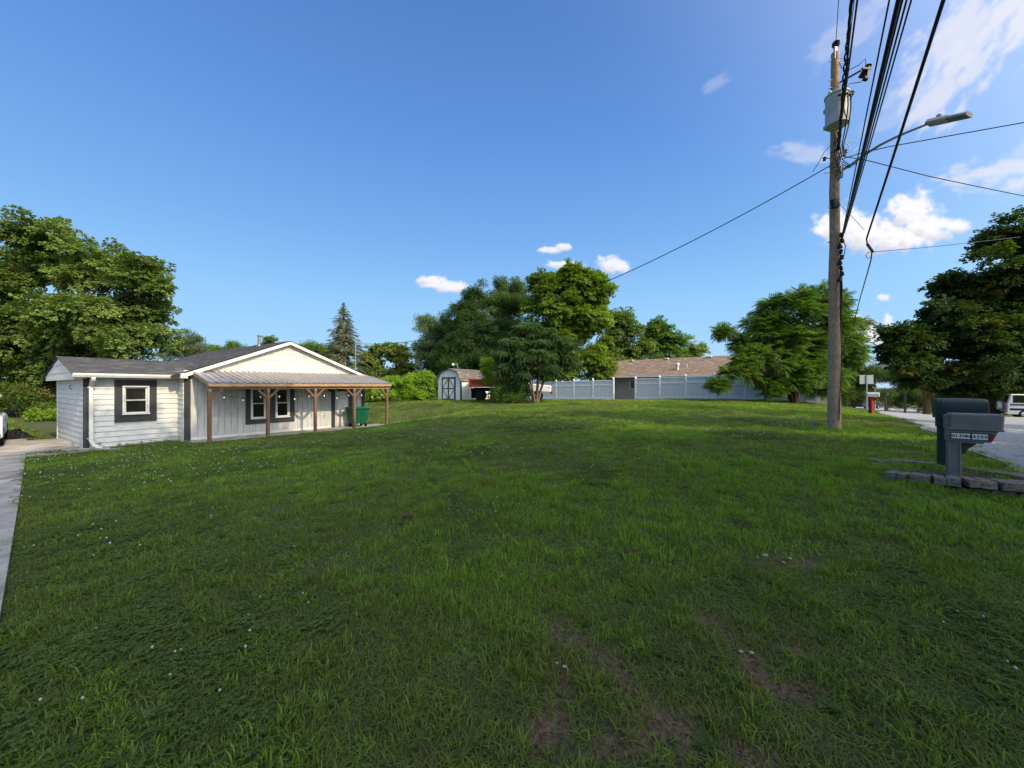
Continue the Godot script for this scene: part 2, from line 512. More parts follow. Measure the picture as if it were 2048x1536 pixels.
func make_sky(to_sun: Vector3) -> ImageTexture:
	var w := 3072
	var h := 1536
	# clear air: paler towards the horizon, brighter round the sun
	var stops := [[0.0, Color(0.74, 0.87, 0.97)], [0.1, Color(0.655, 0.84, 0.985)], [0.2, Color(0.59, 0.80, 0.985)], [0.35, Color(0.48, 0.69, 0.935)], [0.53, Color(0.39, 0.59, 0.875)], [0.7, Color(0.33, 0.515, 0.79)], [1.0, Color(0.28, 0.45, 0.72)]]
	var img := Image.create_empty(w / 8, h / 8, false, Image.FORMAT_RGBF)
	for y in h / 8:
		var e := PI / 2 - (y + 0.5) / (h / 8) * PI
		var base := Color(0.22, 0.24, 0.18)
		if e > -0.03:
			var s := maxf(sin(e), 0.0)
			for k in stops.size() - 1:
				if s >= stops[k][0]:
					base = (stops[k][1] as Color).lerp(stops[k + 1][1], clampf((s - stops[k][0]) / (stops[k + 1][0] - stops[k][0]), 0, 1))
		base = base.srgb_to_linear()
		for x in w / 8:
			var az := (x + 0.5) / (w / 8) * TAU + PI      # the join lies behind the camera
			var dir := Vector3(sin(az) * cos(e), sin(e), -cos(az) * cos(e))
			var g := maxf(dir.dot(to_sun), 0.0)
			var c := base
			if e > -0.03:
				var k := 2.3 * g * g * g + 3.4 * pow(g, 8.0)
				c = Color(base.r * 0.78 + k * 0.95, base.g * 0.78 + k * 0.93, base.b * 0.78 + k * 0.86)
			img.set_pixel(x, y, c)
	img.resize(w, h, Image.INTERPOLATE_CUBIC)
	var half := img.get_region(Rect2i(0, 0, w / 2, h))
	img.blit_rect(img.get_region(Rect2i(w / 2, 0, w / 2, h)), Rect2i(0, 0, w / 2, h), Vector2i.ZERO)
	img.blit_rect(half, Rect2i(0, 0, w / 2, h), Vector2i(w / 2, 0))
	var big := FastNoiseLite.new()
	big.seed = 3; big.frequency = 0.012; big.fractal_octaves = 5; big.fractal_gain = 0.55
	var wisp := FastNoiseLite.new()
	wisp.seed = 8; wisp.frequency = 0.0045; wisp.fractal_octaves = 5; wisp.fractal_gain = 0.6
	# heaped clouds: (u, v, radius u, radius v); wisps: (u, v, half length, half width, angle, strength)
	var heaps := [
		[[1690, 455, 62, 46], [1740, 470, 80, 40], [1825, 425, 58, 44], [1850, 455, 62, 34], [1790, 478, 90, 30], [1910, 452, 34, 16], [1650, 462, 30, 16]],
		[[862, 562, 32, 11], [900, 574, 38, 13], [880, 570, 44, 10]],
		[[1098, 500, 26, 8], [1126, 494, 16, 9]],
		[[1222, 530, 30, 20], [1240, 534, 22, 14], [1130, 530, 40, 10]],
		[[1705, 655, 50, 30], [1745, 672, 40, 22], [1660, 640, 26, 14]],
		[[1766, 596, 13, 8]], [[1775, 640, 12, 14]]]
	var wisps := [[1905, 115, 190, 55, -0.92, 0.75], [1985, 60, 150, 50, -0.85, 0.85], [1850, 170, 120, 34, -0.75, 0.45], [1720, 45, 150, 22, -0.75, 0.28], [1660, 95, 60, 14, -0.3, 0.3], [1440, 165, 40, 9, -0.55, 0.22], [1605, 307, 70, 17, -0.1, 0.42], [1985, 350, 110, 28, -0.2, 0.75], [1760, 250, 80, 12, -0.4, 0.2], [2040, 300, 40, 12, -0.9, 0.3]]
	for y in range(0, h / 2 + 4):
		var e := PI / 2 - (y + 0.5) / h * PI
		for x in range(-w / 6, w / 6 + 60):
			var az := (x + 0.5) / float(w) * TAU
			var dz := cos(az) * cos(e)
			if dz < 0.12:
				continue
			var u := 1024.0 + F * sin(az) * cos(e) / dz
			var v := HZ - F * sin(e) / dz
			if u < 700.0 or u > 2500.0 or v < -500.0 or v > 720.0:
				continue
			var nb := 0.0
			var have := false
			var dens := 0.0
			var light := 1.0
			for hp in heaps:
				var m := -9.0
				var low := 0.0
				for b in hp:
					var du: float = (u - b[0]) / b[2]
					var dv: float = (v - b[1]) / b[3]
					if absf(du) > 1.8 or absf(dv) > 1.8:
						continue
					var k := 1.0 - sqrt(du * du + dv * dv)
					if k > m:
						m = k
						low = dv - 0.25 * du
				if m > -0.7:
					if not have:
						nb = big.get_noise_2d(u * 2.0, v * 2.4) * 0.85 + big.get_noise_2d(u * 7.0 + 900.0, v * 7.0) * 0.28
						have = true
					var size: float = minf(hp[0][2] / 50.0, 1.0)
					var a := smooth(-0.12, 0.55, m * 1.2 + nb * 0.8) * lerpf(0.70, 0.92, size)
					if a > dens:
						dens = a
						light = clampf(0.93 - 0.16 * low - 0.30 * maxf(nb, -0.2) * 0.5 + 0.08, 0.66, 1.0)
			for q in wisps:
				var ca := cos(q[4])
				var sa := sin(q[4])
				var du: float = u - q[0]
				var dv: float = v - q[1]
				var p: float = (du * ca + dv * sa) / q[2]
				var r: float = (-du * sa + dv * ca) / q[3]
				if absf(p) > 1.2 or absf(r) > 2.2:
					continue
				var nw := wisp.get_noise_2d((du * ca + dv * sa) * 1.3 + q[0] * 3.0, (-du * sa + dv * ca) * 4.2)
				var nf := big.get_noise_2d(u * 3.0, v * 3.0)
				var a: float = smooth(0.0, 0.9, 1.0 - p * p - 0.30 * r * r + nw * 1.25 + nf * 0.22 - 0.12) * q[5] * 0.85
				if a > dens:
					dens = a
					light = 0.95
			if dens > 0.005:
				var cl := Color(light, light * 0.985, light * 0.985 + 0.015).srgb_to_linear() * 0.80
				img.set_pixel(posmod(x, w), y, img.get_pixel(posmod(x, w), y).lerp(cl, dens))
	return ImageTexture.create_from_image(img)

# ---------------------------------------------------------------- ground
func soil_at(x: float, d: float) -> float:
	# bare, scuffed earth in the turf: [x, d, half length, half width, angle]
	var s := 0.0
	for q in [[0.36, 2.42, 0.30, 0.11, -1.0], [0.66, 2.05, 0.34, 0.13, -0.95], [0.78, 1.82, 0.20, 0.12, -1.2], [1.38, 2.34, 0.30, 0.10, -1.45], [1.45, 2.02, 0.30, 0.12, -0.5], [0.16, 1.78, 0.18, 0.12, 0.6], [0.28, 2.08, 0.14, 0.07, -1.2], [1.62, 2.35, 0.34, 0.06, -0.55], [2.42, 3.32, 0.36, 0.16, -0.45], [0.42, 1.68, 0.26, 0.1, 0.2], [1.0, 1.66, 0.15, 0.10, 0.0]]:
		var dx: float = x - q[0]
		var dd: float = d - q[1]
		if absf(dx) > 0.8 or absf(dd) > 0.8:
			continue
		var p: float = (dx * cos(q[4]) + dd * sin(q[4])) / q[2]
		var r: float = (-dx * sin(q[4]) + dd * cos(q[4])) / q[3]
		s = maxf(s, smooth(0.92, 0.6, sqrt(p * p + r * r) + fine_noise.get_noise_2d(x * 6.0, d * 6.0) * 1.3))
	return s

func axis_steps(a0: float, a1: float, f0: float, f1: float, far0: float, far1: float) -> PackedFloat32Array:
	var o := PackedFloat32Array()
	var left: Array[float] = []
	var x := a0
	while x > far0:
		x -= maxf(0.8, (a0 - x) * 0.16)
		left.push_front(x)
	for q in left:
		o.append(q)
	x = a0
	while x < f0:
		o.append(x); x += 0.5
	while x < f1:
		o.append(x); x += 0.1
	while x < a1:
		o.append(x); x += 0.5
	while x < far1:
		o.append(x); x += maxf(0.8, (x - a1) * 0.16)
	o.append(far1)
	return o

func make_ground() -> void:
	var xs := axis_steps(-24.0, 26.0, -1.5, 4.0, -500.0, 500.0)
	var ds := axis_steps(-2.0, 36.0, 1.3, 4.6, -300.0, 900.0)
	var nx := xs.size()
	var nd := ds.size()
	var v := PackedVector3Array()
	var c := PackedColorArray()
	for j in nd:
		for i in nx:
			var x := xs[i]
			var d := ds[j]
			var y := ground(x, d)
			if x * x + d * d > 4900.0:
				y = lerpf(y, -3.0, smooth(70.0, 200.0, sqrt(x * x + d * d)))
			var turf := Color(0.075, 0.092, 0.03).lerp(Color(0.10, 0.135, 0.036), clampf(0.5 + patch_noise.get_noise_2d(x, d), 0, 1))
			var s := 0.0
			if d > 1.2 and d < 5.0 and x > -1.6 and x < 4.2:
				s = soil_at(x, d)
			y += -0.012 * s + 0.02 * fine_noise.get_noise_2d(x * 0.9, d * 0.9)
			v.append(Vector3(x, y, -d))
			var soil := Color(0.13, 0.084, 0.05).lerp(Color(0.25, 0.175, 0.11), clampf(0.5 + fine_noise.get_noise_2d(x * 3.0, d * 3.0), 0, 1))
			c.append(turf.lerp(soil, s))
	var idx := PackedInt32Array()
	for j in nd - 1:
		for i in nx - 1:
			var a := j * nx + i
			idx.append_array(PackedInt32Array([a, a + nx, a + nx + 1, a, a + nx + 1, a + 1]))
	var n := PackedVector3Array()
	n.resize(v.size())
	for j in nd:
		for i in nx:
			var p := v[j * nx + mini(i + 1, nx - 1)] - v[j * nx + maxi(i - 1, 0)]
			var q := v[maxi(j - 1, 0) * nx + i] - v[mini(j + 1, nd - 1) * nx + i]
			n[j * nx + i] = q.cross(p).normalized()
	var arr := []
	arr.resize(Mesh.ARRAY_MAX)
	arr[Mesh.ARRAY_VERTEX] = v
	arr[Mesh.ARRAY_NORMAL] = n
	arr[Mesh.ARRAY_COLOR] = c
	arr[Mesh.ARRAY_INDEX] = idx
	var m := ArrayMesh.new()
	m.add_surface_from_arrays(Mesh.PRIMITIVE_TRIANGLES, arr)
	m.surface_set_material(0, mats["earth"])
	var o := put("ground", m, self)
	o.set_meta("kind", "structure")

func road_pt(a: float, p: float, lift := 0.040) -> Vector3:
	var q := RO + RD * a + RN * p
	return on_ground(q.x, q.y, lift)

func make_road() -> void:
	var mb := MB.new()
	var a := -40.0
	while a < 95.0:
		var st := 1.0 if a < 45.0 else 4.0
		for k in 7:
			var p0 := ROAD_W / 7 * k
			var p1 := ROAD_W / 7 * (k + 1)
			if k == 0:
				p0 += 0.10 * sin(a * 2.3) + 0.07 * sin(a * 5.1)
			var p0b := p0 if k > 0 else 0.10 * sin((a + st) * 2.3) + 0.07 * sin((a + st) * 5.1)
			mb.quad(road_pt(a, p0), road_pt(a + st, p0b), road_pt(a + st, p1), road_pt(a, p1), Vector3.UP)
		# edges of the slab
		var e0 := 0.10 * sin(a * 2.3) + 0.07 * sin(a * 5.1)
		var e1 := 0.10 * sin((a + st) * 2.3) + 0.07 * sin((a + st) * 5.1)
		mb.quad(road_pt(a, e0), road_pt(a + st, e1), road_pt(a + st, e1, -0.06), road_pt(a, e0, -0.06), Vector3(-0.76, 0, -0.65))
		a += st
	var rd := structure("road", mb, mats["road"])
	# sealed cracks across the road
	for q in [[1.6, 0.3, 3.4, 0.45], [4.4, 0.2, 3.0, -0.3], [7.9, 0.15, 6.8, 0.3], [12.5, 0.3, 6.8, -0.5], [-1.2, 1.0, 6.0, 0.4]]:
		var cm := MB.new()
		var prev := Vector3.ZERO
		for k in 15:
			var t := k / 14.0
			var p: float = lerpf(q[1], q[2], t)
			var aa: float = q[0] + q[3] * t + 0.09 * sin(t * 17.0 + q[0]) + 0.05 * sin(t * 41.0)
			var pt := road_pt(aa, p, 0.045)
			if k > 0:
				var w := 0.012 + 0.006 * sin(t * 23.0)
				var off := Vector3(RD.x, 0, -RD.y) * w
				cm.quad(prev - off, prev + off, pt + off, pt - off, Vector3.UP)
			prev = pt
		part("crack", cm, mats["crack"], rd)
	# the neighbour's concrete apron on the far side
	var ap := MB.new()
	for i in 10:
		for k in 3:
			ap.quad(road_pt(33.0 + i, 7.0 + k * 2.5, 0.045), road_pt(34.0 + i, 7.0 + k * 2.5, 0.045), road_pt(34.0 + i, 9.5 + k * 2.5, 0.045), road_pt(33.0 + i, 9.5 + k * 2.5, 0.045), Vector3.UP)
	structure("pavement", ap, mats["drive"])

# the driveway runs from the road past the left end of the house
const DR0 := Vector2(-3.75, 2.78)
const DRD := Vector2(-0.783, 0.622)
const DRN := Vector2(-0.622, -0.783)
func drive_pt(a: float, p: float, lift := 0.040) -> Vector3:
	# p is measured to the left of the lawn edge
	var q := DR0 + DRD * a + DRN * p
	return on_ground(q.x, q.y, lift)

func make_driveway() -> void:
	var root := Node3D.new()
	root.name = "driveway"
	root.set_meta("kind", "structure")
	add_child(root)
	var marks := [-5.5, -2.6, 0.4, 3.4, 6.4, 9.4, 12.4, 15.4, 18.4, 21.4]
	for i in marks.size() - 1:
		for k in 3:
			if k == 2 and i < 2:
				continue
			var mb := MB.new()
			var a0: float = marks[i] + 0.006
			var a1: float = marks[i + 1] - 0.006
			var p0 := k * 1.75 + (0.006 if k > 0 else 0.0)
			var p1 := (k + 1) * 1.75 - 0.006
			for s in 5:
				var b0 := lerpf(a0, a1, s / 5.0)
				var b1 := lerpf(a0, a1, (s + 1) / 5.0)
				mb.quad(drive_pt(b0, p0), drive_pt(b1, p0), drive_pt(b1, p1), drive_pt(b0, p1), Vector3.UP)
				mb.quad(drive_pt(b0, p0), drive_pt(b1, p0), drive_pt(b1, p0, -0.1), drive_pt(b0, p0, -0.1), Vector3(0.6, 0, -0.8))
				mb.quad(drive_pt(b0, p1), drive_pt(b1, p1), drive_pt(b1, p1, -0.1), drive_pt(b0, p1, -0.1), Vector3(-0.6, 0, 0.8))
			for b in [a0, a1]:
				mb.quad(drive_pt(b, p0), drive_pt(b, p1), drive_pt(b, p1, -0.1), drive_pt(b, p0, -0.1), Vector3(DRD.x, 0, -DRD.y) * (-1.0 if b == a0 else 1.0))
			part("slab", mb, mats["drive"], root)
	var sub := MB.new()
	for i in 27:
		for k in 3:
			sub.quad(drive_pt(-5.5 + i, k * 1.74 + 0.02, 0.026), drive_pt(-4.5 + i, k * 1.74 + 0.02, 0.026), drive_pt(-4.5 + i, (k + 1) * 1.74, 0.026), drive_pt(-5.5 + i, (k + 1) * 1.74, 0.026), Vector3.UP)
	part("joint_filler", sub, mats["concrete"], root)
	# concrete pad that widens the drive in front of the end wall of the house
	var pm := MB.new()
	var pts := [drive_pt(13.2, 0.03, 0.033), drive_pt(13.2, -1.7, 0.033), drive_pt(19.0, -2.1, 0.033), drive_pt(19.0, 0.03, 0.033)]
	pm.quad(pts[0], pts[1], pts[2], pts[3], Vector3.UP)
	part("slab", pm, mats["drive"], root)
	# narrow strip of old walk showing in the grass in front of the house
	var wk := MB.new()
	var w0 := at_px(58, 921, 11.2)
	var w1 := at_px(240, 908, 12.6)
	for s in 8:
		var q0 := w0.lerp(w1, s / 8.0)
		var q1 := w0.lerp(w1, (s + 1) / 8.0)
		var off := Vector3(-0.06, 0, -0.14)
		var r := [q0, q1, q1 + off, q0 + off]
		for k in 4:
			r[k].y = ground(r[k].x, -r[k].z) + 0.045
		wk.quad(r[0], r[1], r[2], r[3], Vector3.UP)
		wk.quad(r[0], r[1], r[1] - Vector3(0, 0.1, 0), r[0] - Vector3(0, 0.1, 0), Vector3(0.2, 0, 1))
	structure("path", wk, mats["concrete"])

# ---------------------------------------------------------------- house
# courses of shingle tabs on a slope; o = lower left corner, al = along the eave, upv = up the slope (unit vectors)
func shingles(mb: MB, o: Vector3, al: Vector3, upv: Vector3, length: float, rise: float, nrm: Vector3, cols: Array, course := 0.15, tab := 0.31, cut_left := 0.0, cut_right := 0.0) -> void:
	var n := int(ceil(rise / course))
	for r in n:
		var y0 := r * course
		var y1 := minf(y0 + course * 1.25, rise)
		var f := y0 / rise
		var x := cut_left * f - rng.randf() * tab
		var xe := length - cut_right * f
		while x < xe:
			var w := tab * rng.randf_range(0.7, 1.3)
			var xa := maxf(x, cut_left * f)
			var xb := minf(x + w - 0.004, xe)
			if xb > xa:
				mb.col = (cols[0] as Color).lerp(cols[1], rng.randf())
				if rng.randf() < 0.12:
					mb.col = (cols[2] as Color)
				var t := 0.010 + rng.randf() * 0.004
				var a := o + al * xa + upv * y0 + nrm * t
				var b := o + al * xb + upv * y0 + nrm * t
				var c := o + al * xb + upv * y1 + nrm * 0.002
				var d := o + al * xa + upv * y1 + nrm * 0.002
				mb.quad(a, b, c, d, nrm)
				mb.quad(a, b, b - nrm * t, a - nrm * t, -upv)
			x += w

func siding(parent: Node, p0: Vector3, p1: Vector3, out: Vector3, y0: float, y1: float, ex: float, holes: Array, m: Material) -> void:
	# boards from p0 to p1 (feet of the wall); holes: [s0, s1, y0, y1] measured along
	var al := (p1 - p0).normalized()
	var ln := p0.distance_to(p1)
	var rows := int(round((y1 - y0) / ex))
	ex = (y1 - y0) / rows
	for r in rows:
		var ya := y0 + r * ex
		var yb := ya + ex
		var segs := [[0.0, ln]]
		for h in holes:
			if h[2] < yb - 0.01 and h[3] > ya + 0.01:
				var ns := []
				for s in segs:
					if h[0] > s[0] and h[1] < s[1]:
						ns.append([s[0], h[0]]); ns.append([h[1], s[1]])
					else:
						ns.append(s)
				segs = ns
		for s in segs:
			var mb := MB.new()
			var t0 := 0.036 + rng.randf_range(-0.002, 0.002)
			var dy := rng.randf_range(-0.003, 0.003)
			var a: Vector3 = p0 + al * s[0]
			var b: Vector3 = p0 + al * s[1]
			var lo := Vector3.UP * (ya + dy)
			var hi := Vector3.UP * (yb + 0.012)
			mb.quad(a + lo + out * t0, b + lo + out * t0, b + hi + out * 0.008, a + hi + out * 0.008, out)
			mb.quad(a + lo + out * t0, b + lo + out * t0, b + lo, a + lo, Vector3.DOWN)
			for e in [a, b]:
				mb.quad(e + lo, e + lo + out * t0, e + hi + out * 0.008, e + hi, (e - (a + b) * 0.5))
			part("siding_board", mb, m, parent)

# a sash window in the plane w = w0: white frame, two sashes with glass; s0..s1, y0..y1 outside of the white frame
func sash_window(parent: Node, s0: float, s1: float, y0: float, y1: float, w0: float, curtain: bool) -> void:
	var win := MeshInstance3D.new()
	var fr := MB.new()
	var t := 0.055
	var cs := (s0 + s1) * 0.5
	var cy := (y0 + y1) * 0.5
	fr.box(Vector3(cs, y1 - t / 2, w0 + 0.02), Vector3(s1 - s0, t, 0.09), Basis.IDENTITY, 0.006)
	fr.box(Vector3(cs, y0 + t / 2, w0 + 0.03), Vector3(s1 - s0 + 0.03, t, 0.12), Basis.IDENTITY, 0.006)
	fr.box(Vector3(s0 + t / 2, cy, w0 + 0.018), Vector3(t, y1 - y0 - 2 * t - 0.002, 0.085), Basis.IDENTITY, 0.006)
	fr.box(Vector3(s1 - t / 2, cy, w0 + 0.018), Vector3(t, y1 - y0 - 2 * t - 0.002, 0.085), Basis.IDENTITY, 0.006)
	win.mesh = fr.mesh(mats["white_trim"])
	win.name = numbered(parent, "window")
	parent.add_child(win)
	var q := 0.04
	for k in 2:
		var a := y0 + t if k == 0 else cy - q / 2
		var b := cy + q / 2 if k == 0 else y1 - t
		var ww := w0 + (0.02 if k == 0 else -0.012)
		var sb := MB.new()
		sb.box(Vector3(cs, a + q / 2, ww), Vector3(s1 - s0 - 2 * t, q, 0.03), Basis.IDENTITY, 0.004)
		sb.box(Vector3(cs, b - q / 2, ww), Vector3(s1 - s0 - 2 * t, q, 0.03), Basis.IDENTITY, 0.004)
		sb.box(Vector3(s0 + t + q / 2, (a + b) / 2, ww), Vector3(q, b - a - 2 * q - 0.002, 0.028), Basis.IDENTITY, 0.004)
		sb.box(Vector3(s1 - t - q / 2, (a + b) / 2, ww), Vector3(q, b - a - 2 * q - 0.002, 0.028), Basis.IDENTITY, 0.004)
		part("sash", sb, mats["white_trim"], win)
		boxpart("pane", Vector3(cs, (a + b) / 2, ww - 0.004), Vector3(s1 - s0 - 2 * t - 2 * q + 0.01, b - a - 2 * q + 0.01, 0.005), mats["pane"], win)
	var room := MB.new()
	var e := 0.01
	var dp := 1.6
	# a shallow room behind the glass: back, sides, floor, ceiling
	room.quad(Vector3(s0 - e, y0 - e, w0 - dp), Vector3(s1 + e, y0 - e, w0 - dp), Vector3(s1 + e, y1 + e, w0 - dp), Vector3(s0 - e, y1 + e, w0 - dp), Vector3(0, 0, 1))
	room.quad(Vector3(s0 - e, y0 - e, w0 - dp), Vector3(s0 - e, y1 + e, w0 - dp), Vector3(s0 - e, y1 + e, w0 - 0.04), Vector3(s0 - e, y0 - e, w0 - 0.04), Vector3(1, 0, 0))
	room.quad(Vector3(s1 + e, y0 - e, w0 - dp), Vector3(s1 + e, y1 + e, w0 - dp), Vector3(s1 + e, y1 + e, w0 - 0.04), Vector3(s1 + e, y0 - e, w0 - 0.04), Vector3(-1, 0, 0))
	room.quad(Vector3(s0 - e, y0 - e, w0 - dp), Vector3(s1 + e, y0 - e, w0 - dp), Vector3(s1 + e, y0 - e, w0 - 0.04), Vector3(s0 - e, y0 - e, w0 - 0.04), Vector3(0, 1, 0))
	room.quad(Vector3(s0 - e, y1 + e, w0 - dp), Vector3(s1 + e, y1 + e, w0 - dp), Vector3(s1 + e, y1 + e, w0 - 0.04), Vector3(s0 - e, y1 + e, w0 - 0.04), Vector3(0, -1, 0))
	part("interior", room, mats["room_wall"], win)
	if curtain:
		var cm := MB.new()
		var m := 26
		for k in m:
			var xa := lerpf(s0 + 0.03, s1 - 0.03, k / float(m))
			var xb := lerpf(s0 + 0.03, s1 - 0.03, (k + 1) / float(m))
			var za := w0 - 0.11 + 0.02 * sin(k * 1.9)
			var zb := w0 - 0.11 + 0.02 * sin((k + 1) * 1.9)
			cm.quad(Vector3(xa, y0, za), Vector3(xb, y0, zb), Vector3(xb, y1, zb), Vector3(xa, y1, za), Vector3(0, 0, 1))
		part("curtain", cm, mats["curtain"], win)

func trim_frame(parent: Node, s0: float, s1: float, y0: float, y1: float, i0: float, i1: float, j0: float, j1: float, w0: float, m: Material) -> void:
	boxpart("trim_board", Vector3((s0 + s1) / 2, (j1 + y1) / 2, w0), Vector3(s1 - s0, y1 - j1, 0.05), m, parent, Basis.IDENTITY, 0.004)
	boxpart("trim_board", Vector3((s0 + s1) / 2, (j0 + y0) / 2, w0), Vector3(s1 - s0, j0 - y0, 0.05), m, parent, Basis.IDENTITY, 0.004)
	boxpart("trim_board", Vector3((s0 + i0) / 2, (j0 + j1) / 2, w0), Vector3(i0 - s0, j1 - j0 - 0.003, 0.046), m, parent, Basis.IDENTITY, 0.004)
	boxpart("trim_board", Vector3((s1 + i1) / 2, (j0 + j1) / 2, w0), Vector3(s1 - i1, j1 - j0 - 0.003, 0.046), m, parent, Basis.IDENTITY, 0.004)

# big cedar-look shakes on a gable, clipped to the triangle; t places the (x, y) plane
func shakes(parent: Node, tri: PackedVector2Array, rows: Array, x0: float, x1: float, wmin: float, wmax: float, t: Transform3D, m: Material) -> void:
	for r in rows.size() - 1:
		var ya: float = rows[r]
		var yb: float = rows[r + 1] + 0.02
		var x := x0 - rng.randf() * wmax
		while x < x1:
			var w := rng.randf_range(wmin, wmax)
			var poly := PackedVector2Array()
			var k := maxi(3, int(w / 0.09))
			for i in k + 1:
				var xx := lerpf(x + 0.0015, x + w - 0.0015, i / float(k))
				poly.append(Vector2(xx, ya + 0.010 * sin(xx * 9.0 + r * 2.1) + rng.randf_range(-0.006, 0.006)))
			poly.append(Vector2(x + w - 0.0015, yb))
			poly.append(Vector2(x + 0.0015, yb))
			for q in Geometry2D.intersect_polygons(poly, tri):
				if q.size() >= 3:
					var mb := MB.new()
					var lift := 0.004 + 0.016 * float(rows.size() - 1 - r) / rows.size() * 0.0
					# lower edge stands proud, upper edge tucks under the next course
					var ids := Geometry2D.triangulate_polygon(q)
					var pos: Array[Vector3] = []
					for p in q:
						var f := clampf((p.y - ya) / (yb - ya), 0, 1)
						pos.append(t * Vector3(p.x, p.y, lift + lerpf(0.024, 0.008, f)))
					for i in range(0, ids.size(), 3):
						mb.flat(pos[ids[i]], pos[ids[i + 1]], pos[ids[i + 2]], t.basis.z)
					for i in q.size():
						var j := (i + 1) % q.size()
						var e: Vector2 = q[j] - q[i]
						var base_i: Vector3 = t * Vector3(q[i].x, q[i].y, 0)
						var base_j: Vector3 = t * Vector3(q[j].x, q[j].y, 0)
						mb.quad(pos[i], pos[j], base_j, base_i, t.basis * (Vector3(e.y, -e.x, 0) if not Geometry2D.is_polygon_clockwise(q) else Vector3(-e.y, e.x, 0)))
					if mb.v.size() > 0:
						part("shake", mb, m, parent)
			x += w

func make_house() -> void:
	var ho := thing("house", "small white house with grey shingle roof and wood post porch on its gable front", "house", Vector3(-14.274, -0.409, -12.671), deg_to_rad(57.0))
	var wh := 2.36
	# --- wing: core walls behind the boards, with the window opening left free
	var core := MB.new()
	core.box(Vector3(0.45, wh / 2 - 0.1, -0.06), Vector3(0.9, wh + 0.2, 0.12))
	core.box(Vector3(2.025, wh / 2 - 0.1, -0.06), Vector3(0.85, wh + 0.2, 0.12))
	core.box(Vector3(1.25, 0.43, -0.06), Vector3(0.7, 1.26, 0.12))
	core.box(Vector3(1.25, 2.23, -0.06), Vector3(0.7, 0.26, 0.12))
	core.box(Vector3(0.06, wh / 2 - 0.1, -2.36), Vector3(0.12, wh + 0.2, 4.48))
	core.box(Vector3(1.2, wh / 2 - 0.1, -4.54), Vector3(2.2, wh + 0.2, 0.12))
	var wing := part("wing_wall", core, mats["white_siding"], ho)
	siding(wing, Vector3(0.11, 0, 0), Vector3(2.45, 0, 0), Vector3(0, 0, 1), -0.04, wh, 0.182, [[0.6, 1.69, 0.81, 2.29]], mats["white_siding"])
	siding(wing, Vector3(0, 0, -4.6), Vector3(0, 0, -0.02), Vector3(-1, 0, 0), -0.04, wh, 0.182, [], mats["white_siding"])
	boxpart("corner_trim", Vector3(0.04, wh / 2 - 0.05, 0.012), Vector3(0.14, wh + 0.1, 0.05), mats["charcoal"], ho, Basis.IDENTITY, 0.004)
	boxpart("corner_trim", Vector3(-0.018, wh / 2 - 0.05, -4.58), Vector3(0.05, wh + 0.1, 0.1), mats["white_trim"], ho, Basis.IDENTITY, 0.004)
	trim_frame(ho, 0.70, 1.81, 0.81, 2.30, 0.90, 1.60, 1.06, 2.10, 0.022, mats["charcoal"])
	sash_window(ho, 0.895, 1.60, 1.06, 2.10, 0.02, true)
	# hook on the end wall
	var hk := MB.new()
	hk.tube([Vector3(-0.03, 2.12, -1.75), Vector3(-0.07, 2.11, -1.75), Vector3(-0.09, 2.05, -1.75), Vector3(-0.07, 1.99, -1.75), Vector3(-0.04, 2.0, -1.75)], [0.012], 6)
	part("hook", hk, mats["black_frame"], ho)
	# --- wing roof
	var ry := 3.13
	var ey := 2.49
	var roof := MB.new()
	var prof := PackedVector2Array([Vector2(0.37, ey), Vector2(-2.3, ry), Vector2(-4.97, ey), Vector2(-4.97, ey - 0.05), Vector2(-2.3, ry - 0.06), Vector2(0.37, ey - 0.05)])
	# polygon drawn in (w, y) and extruded along s
	var tw := Transform3D(Basis(Vector3(0, 0, 1), Vector3(0, 1, 0), Vector3(1, 0, 0)), Vector3.ZERO)
	roof.prism(prof, -0.30, 3.9, tw)
	var wr := part("wing_roof", roof, mats["charcoal"], ho)
	var sm := MB.new()
	var sl := Vector2(2.67, ry - ey).length()
	var upf := Vector3(0, ry - ey, -2.67).normalized()
	var upb := Vector3(0, ry - ey, 2.67).normalized()
	var grey := [Color(0.075, 0.073, 0.078), Color(0.115, 0.112, 0.116), Color(0.16, 0.155, 0.155)]
	shingles(sm, Vector3(-0.33, ey, 0.39), Vector3(1, 0, 0), upf, 4.2, sl + 0.02, Vector3(0, 2.67, 0.64).normalized(), grey, 0.14, 0.3)
	shingles(sm, Vector3(-0.33, ey, -4.99), Vector3(1, 0, 0), upb, 4.2, sl + 0.02, Vector3(0, 2.67, -0.64).normalized(), grey, 0.14, 0.3)
	part("shingles", sm, mats["shingle"], wr).set_meta("kind", "stuff")
	# ridge caps
	for k in 13:
		var rc := MB.new()
		var x0 := -0.34 + k * 0.3
		rc.col = (grey[0] as Color).lerp(grey[1], rng.randf())
		rc.quad(Vector3(x0, ry + 0.03, -2.3), Vector3(x0 + 0.32, ry + 0.022, -2.3), Vector3(x0 + 0.32, ry - 0.018, -2.15), Vector3(x0, ry - 0.010, -2.15), Vector3(0, 1, 0.3))
		rc.quad(Vector3(x0, ry + 0.03, -2.3), Vector3(x0 + 0.32, ry + 0.022, -2.3), Vector3(x0 + 0.32, ry - 0.018, -2.45), Vector3(x0, ry - 0.010, -2.45), Vector3(0, 1, -0.3))
		part("ridge_cap", rc, mats["shingle"], wr)
	# boxed gable end with shakes
	var ge := MB.new()
	var gp := PackedVector2Array([Vector2(0.33, ey - 0.06), Vector2(-2.3, ry - 0.07), Vector2(-4.93, ey - 0.06), Vector2(-4.93, ey - 0.16), Vector2(0.33, ey - 0.16)])
	ge.prism(gp, -0.26, 0.0, tw)
	part("gable_end", ge, mats["white_trim"], ho)
